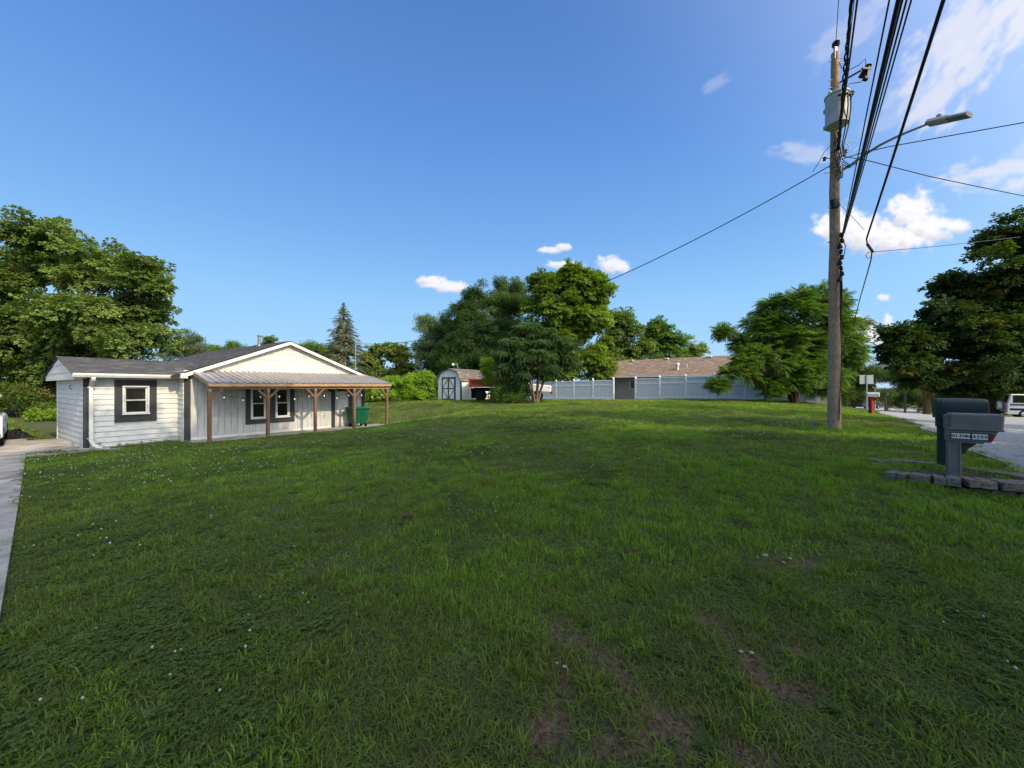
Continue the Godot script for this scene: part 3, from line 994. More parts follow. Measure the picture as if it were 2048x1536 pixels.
	var tg := Transform3D(Basis(Vector3(0, 0, 1), Vector3(0, 1, 0), Vector3(-1, 0, 0)), Vector3(-0.26, 0, 0))
	shakes(ho, PackedVector2Array([Vector2(0.33, ey - 0.2), Vector2(0.33, ey - 0.03), Vector2(-2.3, ry - 0.05), Vector2(-4.93, ey - 0.03), Vector2(-4.93, ey - 0.2)]), [2.29, 2.55, 2.82, 3.2], -4.95, 0.4, 0.5, 0.9, tg, mats["white_shake"])
	# soffit, fascia, gutter, downspout
	boxpart("soffit", Vector3(1.1, wh + 0.015, 0.18), Vector3(2.6, 0.02, 0.36), mats["soffit"], ho)
	boxpart("fascia", Vector3(1.05, 2.42, 0.365), Vector3(2.7, 0.13, 0.025), mats["white_trim"], ho)
	var gu := MB.new()
	var gpoly := PackedVector2Array([Vector2(0.38, 2.37), Vector2(0.46, 2.37), Vector2(0.50, 2.44), Vector2(0.50, 2.50), Vector2(0.485, 2.50), Vector2(0.482, 2.445), Vector2(0.45, 2.385), Vector2(0.395, 2.385), Vector2(0.395, 2.49), Vector2(0.38, 2.49)])
	gu.prism(gpoly, -0.31, 2.36, tw)
	part("gutter", gu, mats["white_trim"], ho)
	var ds := MB.new()
	var dp := [Vector3(0.14, 2.38, 0.43), Vector3(0.14, 2.30, 0.43), Vector3(0.14, 2.10, 0.085), Vector3(0.14, 0.22, 0.085), Vector3(0.19, 0.10, 0.16), Vector3(0.33, -0.02, 0.42)]
	for k in dp.size() - 1:
		ds.beam(dp[k], dp[k + 1], 0.10, 0.07, Vector3(0, 0, 1), 0.01)
	var dso := part("downspout", ds, mats["white_trim"], ho)
	for y in [2.03, 0.32]:
		boxpart("strap", Vector3(0.14, y, 0.083), Vector3(0.18, 0.025, 0.085), mats["white_trim"], dso)
	# --- main block
	var g := 0.592
	var cm := MB.new()
	cm.box(Vector3(3.58, 1.25, g - 0.07), Vector3(2.26, 2.9, 0.1))
	cm.box(Vector3(5.50, 2.37, g - 0.07), Vector3(1.62, 0.66, 0.1))
	cm.box(Vector3(5.50, 0.24, g - 0.07), Vector3(1.62, 0.88, 0.1))
	cm.box(Vector3(5.495, 1.36, g - 0.07), Vector3(0.37, 1.36, 0.1))
	cm.box(Vector3(8.29, 1.25, g - 0.07), Vector3(3.98, 2.9, 0.1))
	cm.box(Vector3(2.51, 1.25, -4.2), Vector3(0.12, 2.9, 9.46))
	cm.box(Vector3(10.22, 1.25, -4.2), Vector3(0.12, 2.9, 9.46))
	cm.box(Vector3(6.36, 1.25, -8.95), Vector3(7.8, 2.9, 0.1))
	var mw := part("main_wall", cm, mats["white_panel"], ho)
	siding(mw, Vector3(2.45, 0, 0.0), Vector3(2.45, 0, g - 0.02), Vector3(-1, 0, 0), -0.04, 2.5, 0.182, [], mats["white_siding"])
	# grooved upright panels; the windows, the door and their trims interrupt them
	var s := 2.64
	while s < 10.14:
		var s1 := minf(s + 0.225, 10.14)
		var spans := [[0.09, 2.62]]
		if s1 > 4.5 and s < 6.55:
			spans = [[0.09, 0.47], [2.2, 2.62]]
		elif s1 > 8.36 and s < 9.56:
			spans = [[2.2, 2.62]]
		for sp in spans:
			boxpart("wall_panel", Vector3((s + s1) / 2, (sp[0] + sp[1]) / 2, g - 0.012 + rng.randf_range(-0.0015, 0.0015)), Vector3(s1 - s - 0.012, sp[1] - sp[0], 0.026), mats["white_panel"], mw, Basis.IDENTITY, 0.003)
		s = s1
	boxpart("skirt_board", Vector3(5.5, 0.05, g + 0.008), Vector3(5.72, 0.10, 0.03), mats["white_trim"], ho, Basis.IDENTITY, 0.004)
	boxpart("corner_trim", Vector3(2.545, 1.27, g + 0.012), Vector3(0.19, 2.6, 0.05), mats["charcoal"], ho, Basis.IDENTITY, 0.005)
	boxpart("corner_trim", Vector3(10.22, 1.27, g + 0.012), Vector3(0.17, 2.6, 0.05), mats["charcoal"], ho, Basis.IDENTITY, 0.005)
	# pair of windows behind the porch with one wide dark surround
	trim_frame(ho, 4.52, 6.53, 0.455, 2.18, 4.69, 6.30, 0.665, 2.03, g + 0.01, mats["charcoal"])
	boxpart("trim_board", Vector3(5.495, 1.35, g + 0.01), Vector3(0.37, 1.36, 0.046), mats["charcoal"], ho)
	sash_window(ho, 4.693, 5.31, 0.668, 2.02, g + 0.008, false)
	sash_window(ho, 5.682, 6.296, 0.668, 2.02, g + 0.008, false)
	# door with dark frame
	for q in [[8.47, 0.17], [9.44, 0.20]]:
		boxpart("door_frame", Vector3(q[0], 1.08, g + 0.01), Vector3(q[1], 2.22, 0.06), mats["charcoal"], ho, Basis.IDENTITY, 0.005)
	boxpart("door_frame", Vector3(8.95, 2.12, g + 0.01), Vector3(0.77, 0.14, 0.06), mats["charcoal"], ho, Basis.IDENTITY, 0.005)
	var door := boxpart("door", Vector3(8.95, 1.04, g - 0.01), Vector3(0.76, 2.0, 0.045), mats["white_panel"], ho, Basis.IDENTITY, 0.004)
	boxpart("door_panel", Vector3(8.95, 0.36, g + 0.018), Vector3(0.58, 0.40, 0.02), mats["white_trim"], door, Basis.IDENTITY, 0.008)
	boxpart("door_panel", Vector3(8.95, 1.30, g + 0.018), Vector3(0.58, 1.10, 0.02), mats["white_trim"], door, Basis.IDENTITY, 0.008)
	var kn := MB.new()
	kn.lathe([Vector2(0.0, 0.0), Vector2(0.012, 0.0), Vector2(0.012, 0.04), Vector2(0.03, 0.05), Vector2(0.03, 0.075), Vector2(0.0, 0.085)], 10, Transform3D(Basis(Vector3(1, 0, 0), Vector3(0, 0, 1), Vector3(0, -1, 0)), Vector3(9.25, 0.98, g + 0.01)))
	part("handle", kn, mats["chrome"], door)
	# dark hanging sign above the door and porch lamp
	boxpart("door_sign", Vector3(8.97, 1.93, g + 0.05), Vector3(0.62, 0.18, 0.03), mats["door_black"], ho, Basis.IDENTITY, 0.004)
	var pl := MB.new()
	pl.box(Vector3(8.25, 1.95, g + 0.03), Vector3(0.1, 0.16, 0.05), Basis.IDENTITY, 0.01)
	pl.lathe([Vector2(0.0, -0.1), Vector2(0.05, -0.09), Vector2(0.06, 0.06), Vector2(0.02, 0.1), Vector2(0.0, 0.1)], 10, Transform3D(Basis.IDENTITY, Vector3(8.25, 1.93, g + 0.11)))
	part("porch_lamp", pl, mats["black_frame"], ho)
	# --- main roof
	var px := 6.25
	var py := 4.17
	var mr := MB.new()
	var lp := Vector2(2.1, 2.47)
	var rp := Vector2(10.55, 2.60)
	var mp := PackedVector2Array([lp, Vector2(px, py), rp, rp - Vector2(0, 0.06), Vector2(px, py - 0.07), lp - Vector2(0, 0.06)])
	mr.prism(mp, -9.2, 0.78)
	var mro := part("main_roof", mr, mats["charcoal"], ho)
	var ms := MB.new()
	var lup := Vector3(px - lp.x, py - lp.y, 0)
	var rup := Vector3(px - rp.x, py - rp.y, 0)
	shingles(ms, Vector3(lp.x - 0.02, lp.y, -9.22), Vector3(0, 0, 1), lup.normalized(), 10.03, lup.length() + 0.02, Vector3(-lup.y, lup.x, 0).normalized(), grey, 0.14, 0.3)
	shingles(ms, Vector3(rp.x + 0.02, rp.y, -9.22), Vector3(0, 0, 1), rup.normalized(), 10.03, rup.length() + 0.02, Vector3(-rup.y, rup.x, 0).normalized() * -1.0, grey, 0.14, 0.3)
	part("shingles", ms, mats["shingle"], mro).set_meta("kind", "stuff")
	# white rake boards
	for e in [[Vector2(2.33, 2.545), Vector2(px, py - 0.005)], [Vector2(10.30, 2.69), Vector2(px, py - 0.005)]]:
		var rb := MB.new()
		var a := Vector3(e[0].x, e[0].y - 0.085, 0.80)
		var b := Vector3(e[1].x, e[1].y - 0.085, 0.80)
		rb.beam(a, b, 0.035, 0.13, Vector3(0, 0, 1).cross((b - a).normalized()), 0.004)
		part("rake_board", rb, mats["white_trim"], ho)
	boxpart("eave_return", Vector3(2.40, 2.475, 0.70), Vector3(0.22, 0.20, 0.2), mats["white_trim"], ho, Basis.IDENTITY, 0.006)
	# front gable: backing and shakes
	var gb := MB.new()
	gb.prism(PackedVector2Array([Vector2(2.46, 2.55), Vector2(px, py - 0.08), Vector2(10.28, 2.62), Vector2(10.28, 2.5), Vector2(2.46, 2.5)]), 0.50, g)
	var gbo := part("front_gable", gb, mats["white_trim"], ho)
	shakes(gbo, PackedVector2Array([Vector2(2.5, 2.5), Vector2(2.5, 2.57), Vector2(px, py - 0.08), Vector2(10.26, 2.62), Vector2(10.26, 2.5)]), [2.46, 2.73, 2.995, 3.26, 3.525, 3.785, 4.2], 2.4, 10.3, 0.8, 1.7, Transform3D(Basis.IDENTITY, Vector3(0, 0, g)), mats["white_shake"])
	# plumbing vent
	var vp := MB.new()
	vp.lathe([Vector2(0.11, 0.0), Vector2(0.06, 0.16), Vector2(0.06, 0.55), Vector2(0.085, 0.56), Vector2(0.085, 0.62), Vector2(0.0, 0.64)], 14, Transform3D(Basis.IDENTITY, Vector3(5.98, 3.98, -1.6)))
	part("roof_vent", vp, mats["galv"], ho)
	# conduit mast for the service drop, on the right hand wall
	var ma := MB.new()
	ma.tube([Vector3(10.45, 1.2, -0.42), Vector3(10.45, 4.62, -0.42)], [0.034], 10)
	ma.lathe([Vector2(0.0, -0.05), Vector2(0.07, -0.04), Vector2(0.06, 0.08), Vector2(0.0, 0.12)], 10, Transform3D(Basis.IDENTITY, Vector3(10.47, 4.64, -0.42)))
	part("service_mast", ma, mats["galv"], ho)
	make_porch(ho, g)

func make_porch(ho: Node, g: float) -> void:
	# slab
	boxpart("porch_slab", Vector3(6.75, -0.11, 1.46), Vector3(8.5, 0.22, 1.70), mats["concrete"], ho, Basis.IDENTITY, 0.012)
	var pw := 2.02
	for k in 5:
		var s := 2.769 + k * 1.976
		var tilt := [0.004, -0.006, 0.003, 0.005, -0.004][k] as float
		var post := MB.new()
		post.box(Vector3(s, 0.985, pw), Vector3(0.112, 1.97, 0.112), Basis(Vector3(0, 0, 1), tilt), 0.008)
		var po := part("porch_post", post, mats["cedar"], ho)
		for sd in [-1.0, 1.0]:
			if (k == 0 and sd < 0.0) or (k == 4 and sd > 0.0):
				continue
			var br := MB.new()
			var a := Vector3(s + sd * 0.05, 1.62, pw)
			var b := Vector3(s + sd * 0.40, 1.97, pw)
			br.beam(a, b, 0.085, 0.085, Vector3(0, 0, 1), 0.006)
			part("brace", br, mats["cedar"], po)
		boxpart("bracket", Vector3(s, 1.93, pw + 0.062), Vector3(0.09, 0.10, 0.006), mats["galv"], po)
	boxpart("beam", Vector3(6.78, 2.03, pw), Vector3(8.15, 0.115, 0.11), mats["cedar_long"], ho, Basis.IDENTITY, 0.006)
	# fascia board in three lengths
	for q in [[2.70, 5.55], [5.556, 8.35], [8.356, 10.86]]:
		var fb := MB.new()
		var a := Vector3(q[0], 2.135 + (q[0] - 2.7) * 0.006, 2.19)
		var b := Vector3(q[1], 2.135 + (q[1] - 2.7) * 0.006, 2.19)
		fb.beam(a, b, 0.035, 0.145, Vector3.UP, 0.005)
		part("fascia_board", fb, mats["cedar_long"], ho)
	# rafters
	for k in 14:
		var s := 2.76 + k * 0.615
		var rf := MB.new()
		rf.beam(Vector3(s, 2.55 + (minf(s, 10.2) - 2.7) * 0.013, g + 0.02), Vector3(s, 2.135 + (s - 2.7) * 0.006, 2.165), 0.04, 0.12, Vector3.UP, 0.003)
		part("rafter", rf, mats["cedar_long"], ho)
	var lr := MB.new()
	lr.beam(Vector3(2.69, 2.60, g + 0.03), Vector3(2.69, 2.165, 2.20), 0.035, 0.15, Vector3.UP, 0.004)
	part("rake_board", lr, mats["cedar_long"], ho)
	# ribbed metal sheets
	var n := 9
	for i in n:
		var mb := MB.new()
		for r in 4:
			var f0 := (i * 4 + r) / float(n * 4)
			var f1 := (i * 4 + r + 1) / float(n * 4)
			var prf := [[0.0, 0.0], [0.04, 0.045], [0.14, 0.045], [0.18, 0.0], [1.0, 0.0]]
			for j in prf.size() - 1:
				var ta: float = lerpf(f0, f1, prf[j][0])
				var tb: float = lerpf(f0, f1, prf[j + 1][0])
				var la: float = prf[j][1]
				var lb: float = prf[j + 1][1]
				var up := Vector3(0, 0.96, 0.28)
				var a0 := Vector3(lerpf(2.66, 10.30, ta), lerpf(2.665, 2.765, ta), g + 0.03) + up * la
				var b0 := Vector3(lerpf(2.66, 10.30, tb), lerpf(2.665, 2.765, tb), g + 0.03) + up * lb
				var a1 := Vector3(lerpf(2.66, 10.88, ta), lerpf(2.215, 2.265, ta), 2.24) + up * la
				var b1 := Vector3(lerpf(2.66, 10.88, tb), lerpf(2.215, 2.265, tb), 2.24) + up * lb
				mb.quad(a0, b0, b1, a1, up)
				mb.quad(a0 - up * 0.004, b0 - up * 0.004, b1 - up * 0.004, a1 - up * 0.004, -up)
				mb.quad(a1, b1, b1 - up * 0.004, a1 - up * 0.004, Vector3(0, -0.3, 1))
		part("metal_sheet", mb, mats["roof_metal"], ho)
	# string of bulbs along the beam
	var sl := thing("string_lights", "black cord of clear round bulbs looped under the porch beam", "lights", ho.position, ho.rotation.y)
	var cord := MB.new()
	var pts: Array = []
	for k in 4:
		var s0 := 2.9 + k * 1.976
		for j in 13:
			var t := j / 12.0
			pts.append(Vector3(s0 + t * 1.976, 1.93 - 0.30 * (1.0 - pow(2.0 * t - 1.0, 2.0)), pw - 0.10))
	cord.tube(pts, [0.006], 5)
	part("cord", cord, mats["cable"], sl)
	for k in 4:
		for t in [0.18, 0.5, 0.82]:
			var p := Vector3(2.9 + k * 1.976 + t * 1.976, 1.93 - 0.30 * (1.0 - pow(2.0 * t - 1.0, 2.0)), pw - 0.10)
			var so := MB.new()
			so.lathe([Vector2(0.0, 0.0), Vector2(0.016, 0.0), Vector2(0.018, -0.06), Vector2(0.0, -0.06)], 8, Transform3D(Basis.IDENTITY, p))
			var soo := part("socket", so, mats["cable"], sl)
			var bu := MB.new()
			bu.lathe([Vector2(0.0, -0.145), Vector2(0.022, -0.135), Vector2(0.032, -0.11), Vector2(0.024, -0.08), Vector2(0.014, -0.06)], 10, Transform3D(Basis.IDENTITY, p))
			part("bulb", bu, mats["plate"], soo)
	# green wheeled bin at the end of the porch
	var bn := thing("wheeled_bin", "dark green plastic wheeled bin with hinged lid at the end of the porch", "bin", ho.transform * Vector3(9.42, 0.0, 1.28), ho.rotation.y)
	var bb := MB.new()
	var lo := [Vector3(-0.36, 0.17, 0.24), Vector3(0.36, 0.17, 0.24), Vector3(0.36, 0.17, -0.24), Vector3(-0.36, 0.17, -0.24)]
	var hi := [Vector3(-0.46, 0.95, 0.34), Vector3(0.46, 0.95, 0.34), Vector3(0.46, 0.95, -0.34), Vector3(-0.46, 0.95, -0.34)]
	for k in 4:
		var j := (k + 1) % 4
		bb.quad(lo[k], lo[j], hi[j], hi[k], (lo[k] + lo[j]) * Vector3(1, 0, 1))
	bb.quad(lo[0], lo[1], lo[2], lo[3], Vector3.DOWN)
	bb.box(Vector3(0, 0.93, 0), Vector3(0.97, 0.06, 0.73), Basis.IDENTITY, 0.015)
	for x in [-0.2, 0.0, 0.2]:
		bb.beam(Vector3(x * 0.85, 0.2, 0.262), Vector3(x, 0.86, 0.342), 0.03, 0.03, Vector3(0, 0, 1), 0.006)
	part("body", bb, mats["bin_green"], bn)
	var lid := MB.new()
	lid.prism(PackedVector2Array([Vector2(-0.40, 0.965), Vector2(0.42, 0.965), Vector2(0.42, 0.985), Vector2(0.30, 1.02), Vector2(0.0, 1.045), Vector2(-0.28, 1.03), Vector2(-0.40, 0.985)]), -0.51, 0.51, Transform3D(Basis(Vector3(0, 0, 1), Vector3(0, 1, 0), Vector3(1, 0, 0)), Vector3.ZERO))
	lid.box(Vector3(0, 0.985, -0.42), Vector3(0.8, 0.04, 0.06), Basis.IDENTITY, 0.01)
	part("lid", lid, mats["bin_lid"], bn)
	for x in [-0.33, 0.33]:
		for z in [-0.2, 0.2]:
			var wm := MB.new()
			wm.lathe([Vector2(0.0, -0.025), Vector2(0.085, -0.025), Vector2(0.09, 0.0), Vector2(0.085, 0.025), Vector2(0.0, 0.025)], 14, Transform3D(Basis(Vector3(0, 1, 0), Vector3(1, 0, 0), Vector3(0, 0, -1)), Vector3(x, 0.09, z)))
			wm.box(Vector3(x, 0.14, z), Vector3(0.07, 0.07, 0.1))
			part("wheel", wm, mats["rubber"], bn)

# ---------------------------------------------------------------- shed
func make_shed() -> void:
	# local x runs along the front (to the right), local z out of the front
	var q := on_ground(-6.05, 31.1)
	var th := deg_to_rad(57.0 - 90.0)
	var sh := thing("shed", "white barn shed with gambrel roof and crossbraced double doors beside the hedge", "shed", Vector3(q.x, 0.62, q.z), th)
	var w := 2.44
	var dp := 3.9
	var eh := 1.67
	var gam := PackedVector2Array([Vector2(0, 0), Vector2(w, 0), Vector2(w, eh), Vector2(w - 0.33, 2.25), Vector2(w / 2, 2.52), Vector2(0.33, 2.25), Vector2(0, eh)])
	var bm := MB.new()
	bm.prism(gam, -dp, -0.02)
	part("wall", bm, mats["shed_white"], sh)
	# upright grooved boards on the front and on the long side
	for k in 12:
		var x0 := w / 12.0 * k
		var x1 := w / 12.0 * (k + 1)
		for pl in Geometry2D.intersect_polygons(PackedVector2Array([Vector2(x0 + 0.006, 0.0), Vector2(x1 - 0.006, 0.0), Vector2(x1 - 0.006, 3.0), Vector2(x0 + 0.006, 3.0)]), gam):
			var m := MB.new()
			m.prism(pl, -0.02, 0.0)
			part("board", m, mats["shed_white"], sh)
	for k in 19:
		boxpart("board", Vector3(w + 0.009, eh / 2, -0.1 - (k + 0.5) * 0.2), Vector3(0.018, eh, 0.19), mats["shed_white"], sh)
	for k in [0.03, dp - 0.03]:
		boxpart("corner_trim", Vector3(w + 0.012, eh / 2, -k), Vector3(0.04, eh - 0.01, 0.11), mats["shed_trim"], sh)
	boxpart("corner_trim", Vector3(w - 0.03, eh / 2, 0.012), Vector3(0.09, eh - 0.02, 0.03), mats["shed_trim"], sh)
	# roof in four slopes
	var ov := 0.16
	var rp := [Vector2(-0.10, eh - 0.16), Vector2(0.29, 2.29), Vector2(w / 2, 2.575), Vector2(w - 0.29, 2.29), Vector2(w + 0.10, eh - 0.16)]
	var cols := [Color(0.13, 0.115, 0.105), Color(0.20, 0.175, 0.155), Color(0.26, 0.22, 0.19)]
	for k in 4:
		var a: Vector2 = rp[k]
		var b: Vector2 = rp[k + 1]
		var e := (b - a)
		var nr := Vector2(-e.y, e.x).normalized()
		var rm := MB.new()
		rm.prism(PackedVector2Array([a, b, b - nr * 0.045, a - nr * 0.045]), -dp - 0.1, ov)
		var ro := part("roof_slope", rm, mats["shed_trim"], sh)
		var sm := MB.new()
		var lowp := a if k < 2 else b
		var up2 := e.normalized() if k < 2 else -e.normalized()
		shingles(sm, Vector3(lowp.x, lowp.y, -dp - 0.1), Vector3(0, 0, 1), Vector3(up2.x, up2.y, 0), dp + 0.1 + ov + 0.01, e.length(), Vector3(nr.x, nr.y, 0), cols, 0.14, 0.3)
		part("shingles", sm, mats["brown_shingle"], ro).set_meta("kind", "stuff")
	# double doors
	for k in 2:
		var x0 := 0.52 + k * 0.66
		var door := boxpart("door", Vector3(x0 + 0.325, 0.93, 0.02), Vector3(0.65, 1.70, 0.03), mats["shed_white"], sh)
		for e in [[Vector2(0.0, 0.08), Vector2(0.65, 0.08)], [Vector2(0.0, 0.93), Vector2(0.65, 0.93)], [Vector2(0.0, 1.74), Vector2(0.65, 1.74)]]:
			boxpart("rail", Vector3(x0 + 0.325, e[0].y + 0.03, 0.045), Vector3(0.65, 0.08, 0.02), mats["shed_trim"], door)
		for x in [0.035, 0.615]:
			for yy in [[0.155, 0.915], [1.005, 1.725]]:
				boxpart("stile", Vector3(x0 + x, (yy[0] + yy[1]) / 2, 0.045), Vector3(0.07, yy[1] - yy[0], 0.02), mats["shed_trim"], door)
		# braces make a diamond over the two leaves
		var inner := 0.60 if k == 0 else 0.05
		var outer := 0.05 if k == 0 else 0.60
		for yy in [[1.0, 1.72], [0.90, 0.16]]:
			var br := MB.new()
			br.beam(Vector3(x0 + outer, yy[0], 0.047), Vector3(x0 + inner, yy[1], 0.047), 0.06, 0.018, Vector3(0, 0, 1))
			part("brace", br, mats["shed_trim"], door)
	boxpart("door_frame", Vector3(0.48, 0.95, 0.022), Vector3(0.06, 1.86, 0.04), mats["shed_trim"], sh)
	boxpart("door_frame", Vector3(1.88, 0.95, 0.022), Vector3(0.07, 1.86, 0.04), mats["shed_trim"], sh)
	boxpart("door_frame", Vector3(1.18, 1.83, 0.022), Vector3(1.34, 0.07, 0.04), mats["shed_trim"], sh)
	# yard light on a short mast behind the shed
	var yl := thing("yard_light", "small pale yard light on a bracket pole behind the shed", "light", on_ground(-5.2, 35.5))
	var top := at_px(915, 726, 35.5) - yl.position
	var ym := MB.new()
	ym.tube([Vector3(top.x, -0.2, 0), Vector3(top.x, top.y, 0)], [0.05, 0.035], 8)
	part("pole", ym, mats["galv"], yl)
	var ya := MB.new()
	ya.tube([Vector3(top.x, top.y - 0.10, 0), Vector3(top.x - 0.38, top.y - 0.10, 0)], [0.025], 6)
	ya.tube([Vector3(top.x, top.y - 0.28, 0), Vector3(top.x - 0.16, top.y - 0.10, 0)], [0.02], 6)
	part("arm", ya, mats["galv"], yl)
	var yh := MB.new()
	yh.lathe([Vector2(0.0, -0.20), Vector2(0.10, -0.17), Vector2(0.13, -0.08), Vector2(0.10, 0.02), Vector2(0.04, 0.06), Vector2(0.0, 0.06)], 12, Transform3D(Basis.IDENTITY, Vector3(top.x - 0.42, top.y - 0.08, 0)))
	part("globe", yh, mats["plate"], yl)

# ---------------------------------------------------------------- fence
func make_fence() -> void:
	var f0 := Vector2(10.7, 32.9)
	var st := Vector2(1.57, -1.30)
	var ang := atan2(1.30, 1.57)          # turn about y so that local x follows the fence
	for run in [[-7, -1, "white board fence run with capped posts behind the mulched tree, left of the gap"], [0, 6, "long weathered white board fence in front of the brown roofed house"]]:
		var k0: int = run[0]
		var k1: int = run[1]
		var b := f0 + st * k0
		var fe := thing("fence", run[2], "fence", Vector3(b.x, 0.55, -b.y), -ang)
		var ln := st.length()
		for k in k1 - k0 + 1:
			var gp := f0 + st * (k0 + k)
			var gy := ground(gp.x, gp.y) - 0.55
			var pm := MB.new()
			var hgt := 1.90
			pm.box(Vector3(k * ln, gy + hgt / 2 - 0.05, 0), Vector3(0.13, hgt + 0.1, 0.13), Basis.IDENTITY, 0.01)
			var po := part("post", pm, mats["fence_rail"], fe)
			var cm := MB.new()
			cm.lathe([Vector2(0.115, 0.0), Vector2(0.115, 0.03), Vector2(0.08, 0.05), Vector2(0.06, 0.12), Vector2(0.0, 0.17)], 4, Transform3D(Basis(Vector3.UP, PI / 4), Vector3(k * ln, gy + hgt + 0.002, 0)))
			part("cap", cm, mats["fence_rail"], po)
			if k == k1 - k0:
				continue
			var gq := gp + st
			var gy1 := ground(gq.x, gq.y) - 0.55
			var y := (gy + gy1) * 0.5
			var xm := (k + 0.5) * ln
			for ry in [0.16, 1.36, 1.78]:
				boxpart("rail", Vector3(xm, y + ry, 0.018), Vector3(ln - 0.134, 0.11 if ry > 0.2 else 0.20, 0.055), mats["fence_rail"], fe, Basis.IDENTITY, 0.006)
			# boards between the rails
			var nb := 12
			for j in nb:
				var bw := (ln - 0.14) / nb
				for yy in [[0.262, 1.304], [1.416, 1.724]]:
					boxpart("board", Vector3(k * ln + 0.07 + (j + 0.5) * bw, y + (yy[0] + yy[1]) / 2, rng.randf_range(-0.004, 0.004)), Vector3(bw - 0.012, yy[1] - yy[0], 0.022), mats["fence_white"], fe)

# ---------------------------------------------------------------- brown-roofed house behind the fence
func make_brown_house() -> void:
	var ho := thing("neighbour_house", "long low taupe house with brown shingle roof behind the white fence", "house", Vector3(8.8, 0.42, -41.0), -atan2(0.64, 0.77))
	# local x along the eave to the right, local z towards the camera; eave edge at z = 0
	var ln := 17.5
	var eh := 2.33
	var cm := MB.new()
	cm.box(Vector3(ln / 2, eh / 2 - 0.2, -4.3), Vector3(ln - 1.0, eh + 0.4, 7.4))
	part("wall", cm, mats["taupe"], ho)
	for k in 12:
		boxpart("siding_board", Vector3(ln / 2, 0.1 + k * 0.19, -0.585), Vector3(ln - 1.0, 0.175, 0.03), mats["taupe"], ho, Basis(Vector3(1, 0, 0), -0.06))
	var rm := MB.new()
	var prof := PackedVector2Array([Vector2(0.0, eh), Vector2(-4.3, eh + 2.0), Vector2(-8.6, eh), Vector2(-8.6, eh - 0.08), Vector2(-4.3, eh + 1.9), Vector2(0.0, eh - 0.08)])
	rm.prism(prof, 0.0, ln, Transform3D(Basis(Vector3(0, 0, 1), Vector3(0, 1, 0), Vector3(1, 0, 0)), Vector3.ZERO))
	var ro := part("roof", rm, mats["shed_trim"], ho)
	var sm := MB.new()
	var sl := Vector3(0, 2.0, -4.3)
	shingles(sm, Vector3(-0.02, eh, 0.02), Vector3(1, 0, 0), sl.normalized(), ln + 0.04, sl.length(), Vector3(0, 4.3, 2.0).normalized(), [Color(0.22, 0.155, 0.115), Color(0.31, 0.23, 0.175), Color(0.39, 0.30, 0.235)], 0.14, 0.32)
	part("shingles", sm, mats["brown_shingle"], ro).set_meta("kind", "stuff")
	boxpart("gutter", Vector3(ln / 2, eh - 0.03, 0.06), Vector3(ln, 0.11, 0.1), mats["white_trim"], ho, Basis.IDENTITY, 0.01)
	boxpart("soffit", Vector3(ln / 2, eh - 0.10, -0.3), Vector3(ln, 0.02, 0.6), mats["soffit"], ho)
	for x in [2.6, 6.4, 10.5, 14.0]:
		boxpart("ridge_vent", Vector3(x, eh + 1.95, -4.0), Vector3(0.4, 0.16, 0.35), mats["soffit"], ro, Basis.IDENTITY, 0.03)
	var vp := MB.new()
	vp.lathe([Vector2(0.16, -0.1), Vector2(0.13, 0.10), Vector2(0.13, 0.42), Vector2(0.19, 0.44), Vector2(0.19, 0.62), Vector2(0.12, 0.70), Vector2(0.0, 0.70)], 14, Transform3D(Basis.IDENTITY, Vector3(8.25, eh + 0.60, -1.4)))
	part("flue", vp, mats["soffit"], ro)
	boxpart("flue", Vector3(8.95, eh + 1.05, -1.9), Vector3(0.12, 0.32, 0.12), mats["soffit"], ro)
	for w in [[0.75, 1.0, 1.1], [4.6, 1.5, 0.9], [7.2, 1.2, 0.9], [10.4, 1.8, 1.0], [13.6, 1.2, 1.0]]:
		var cy: float = eh - 0.30 - w[2] * 0.5
		var win := MB.new()
		for e in [-1.0, 1.0]:
			win.box(Vector3(w[0] + e * w[1] * 0.5, cy, -0.55), Vector3(0.06, w[2] + 0.06, 0.06))
			win.box(Vector3(w[0], cy + e * w[2] * 0.5, -0.55), Vector3(w[1] - 0.062, 0.06, 0.06))
		win.box(Vector3(w[0], cy, -0.55), Vector3(0.05, w[2] - 0.062, 0.05))
		var wo := part("window", win, mats["white_trim"], ho)
		boxpart("pane", Vector3(w[0], cy, -0.568), Vector3(w[1] - 0.02, w[2] - 0.02, 0.01), mats["glass"], wo)

# ---------------------------------------------------------------- trees
func leaf(mb: MB, p: Vector3, dir: Vector3, nrm: Vector3, l: float, w: float) -> void:
	# one leaf: two faces folded along the midrib, drooping a little at the tip
	var side := dir.cross(nrm).normalized()
	var up := side.cross(dir).normalized()
	var mid := p + dir * l * 0.45 - up * 0.06 * l
	var tip := p + dir * l - up * l * 0.22
	var a := mid + side * w * 0.5 + up * w * 0.14
	var b := mid - side * w * 0.5 + up * w * 0.14
	mb.flat(p, a, tip, up)
	mb.flat(p, tip, b, up)

func rand_dir() -> Vector3:
	var z := rng.randf_range(-1, 1)
	var a := rng.randf() * TAU
	var r := sqrt(1.0 - z * z)
	return Vector3(r * cos(a), z, r * sin(a))

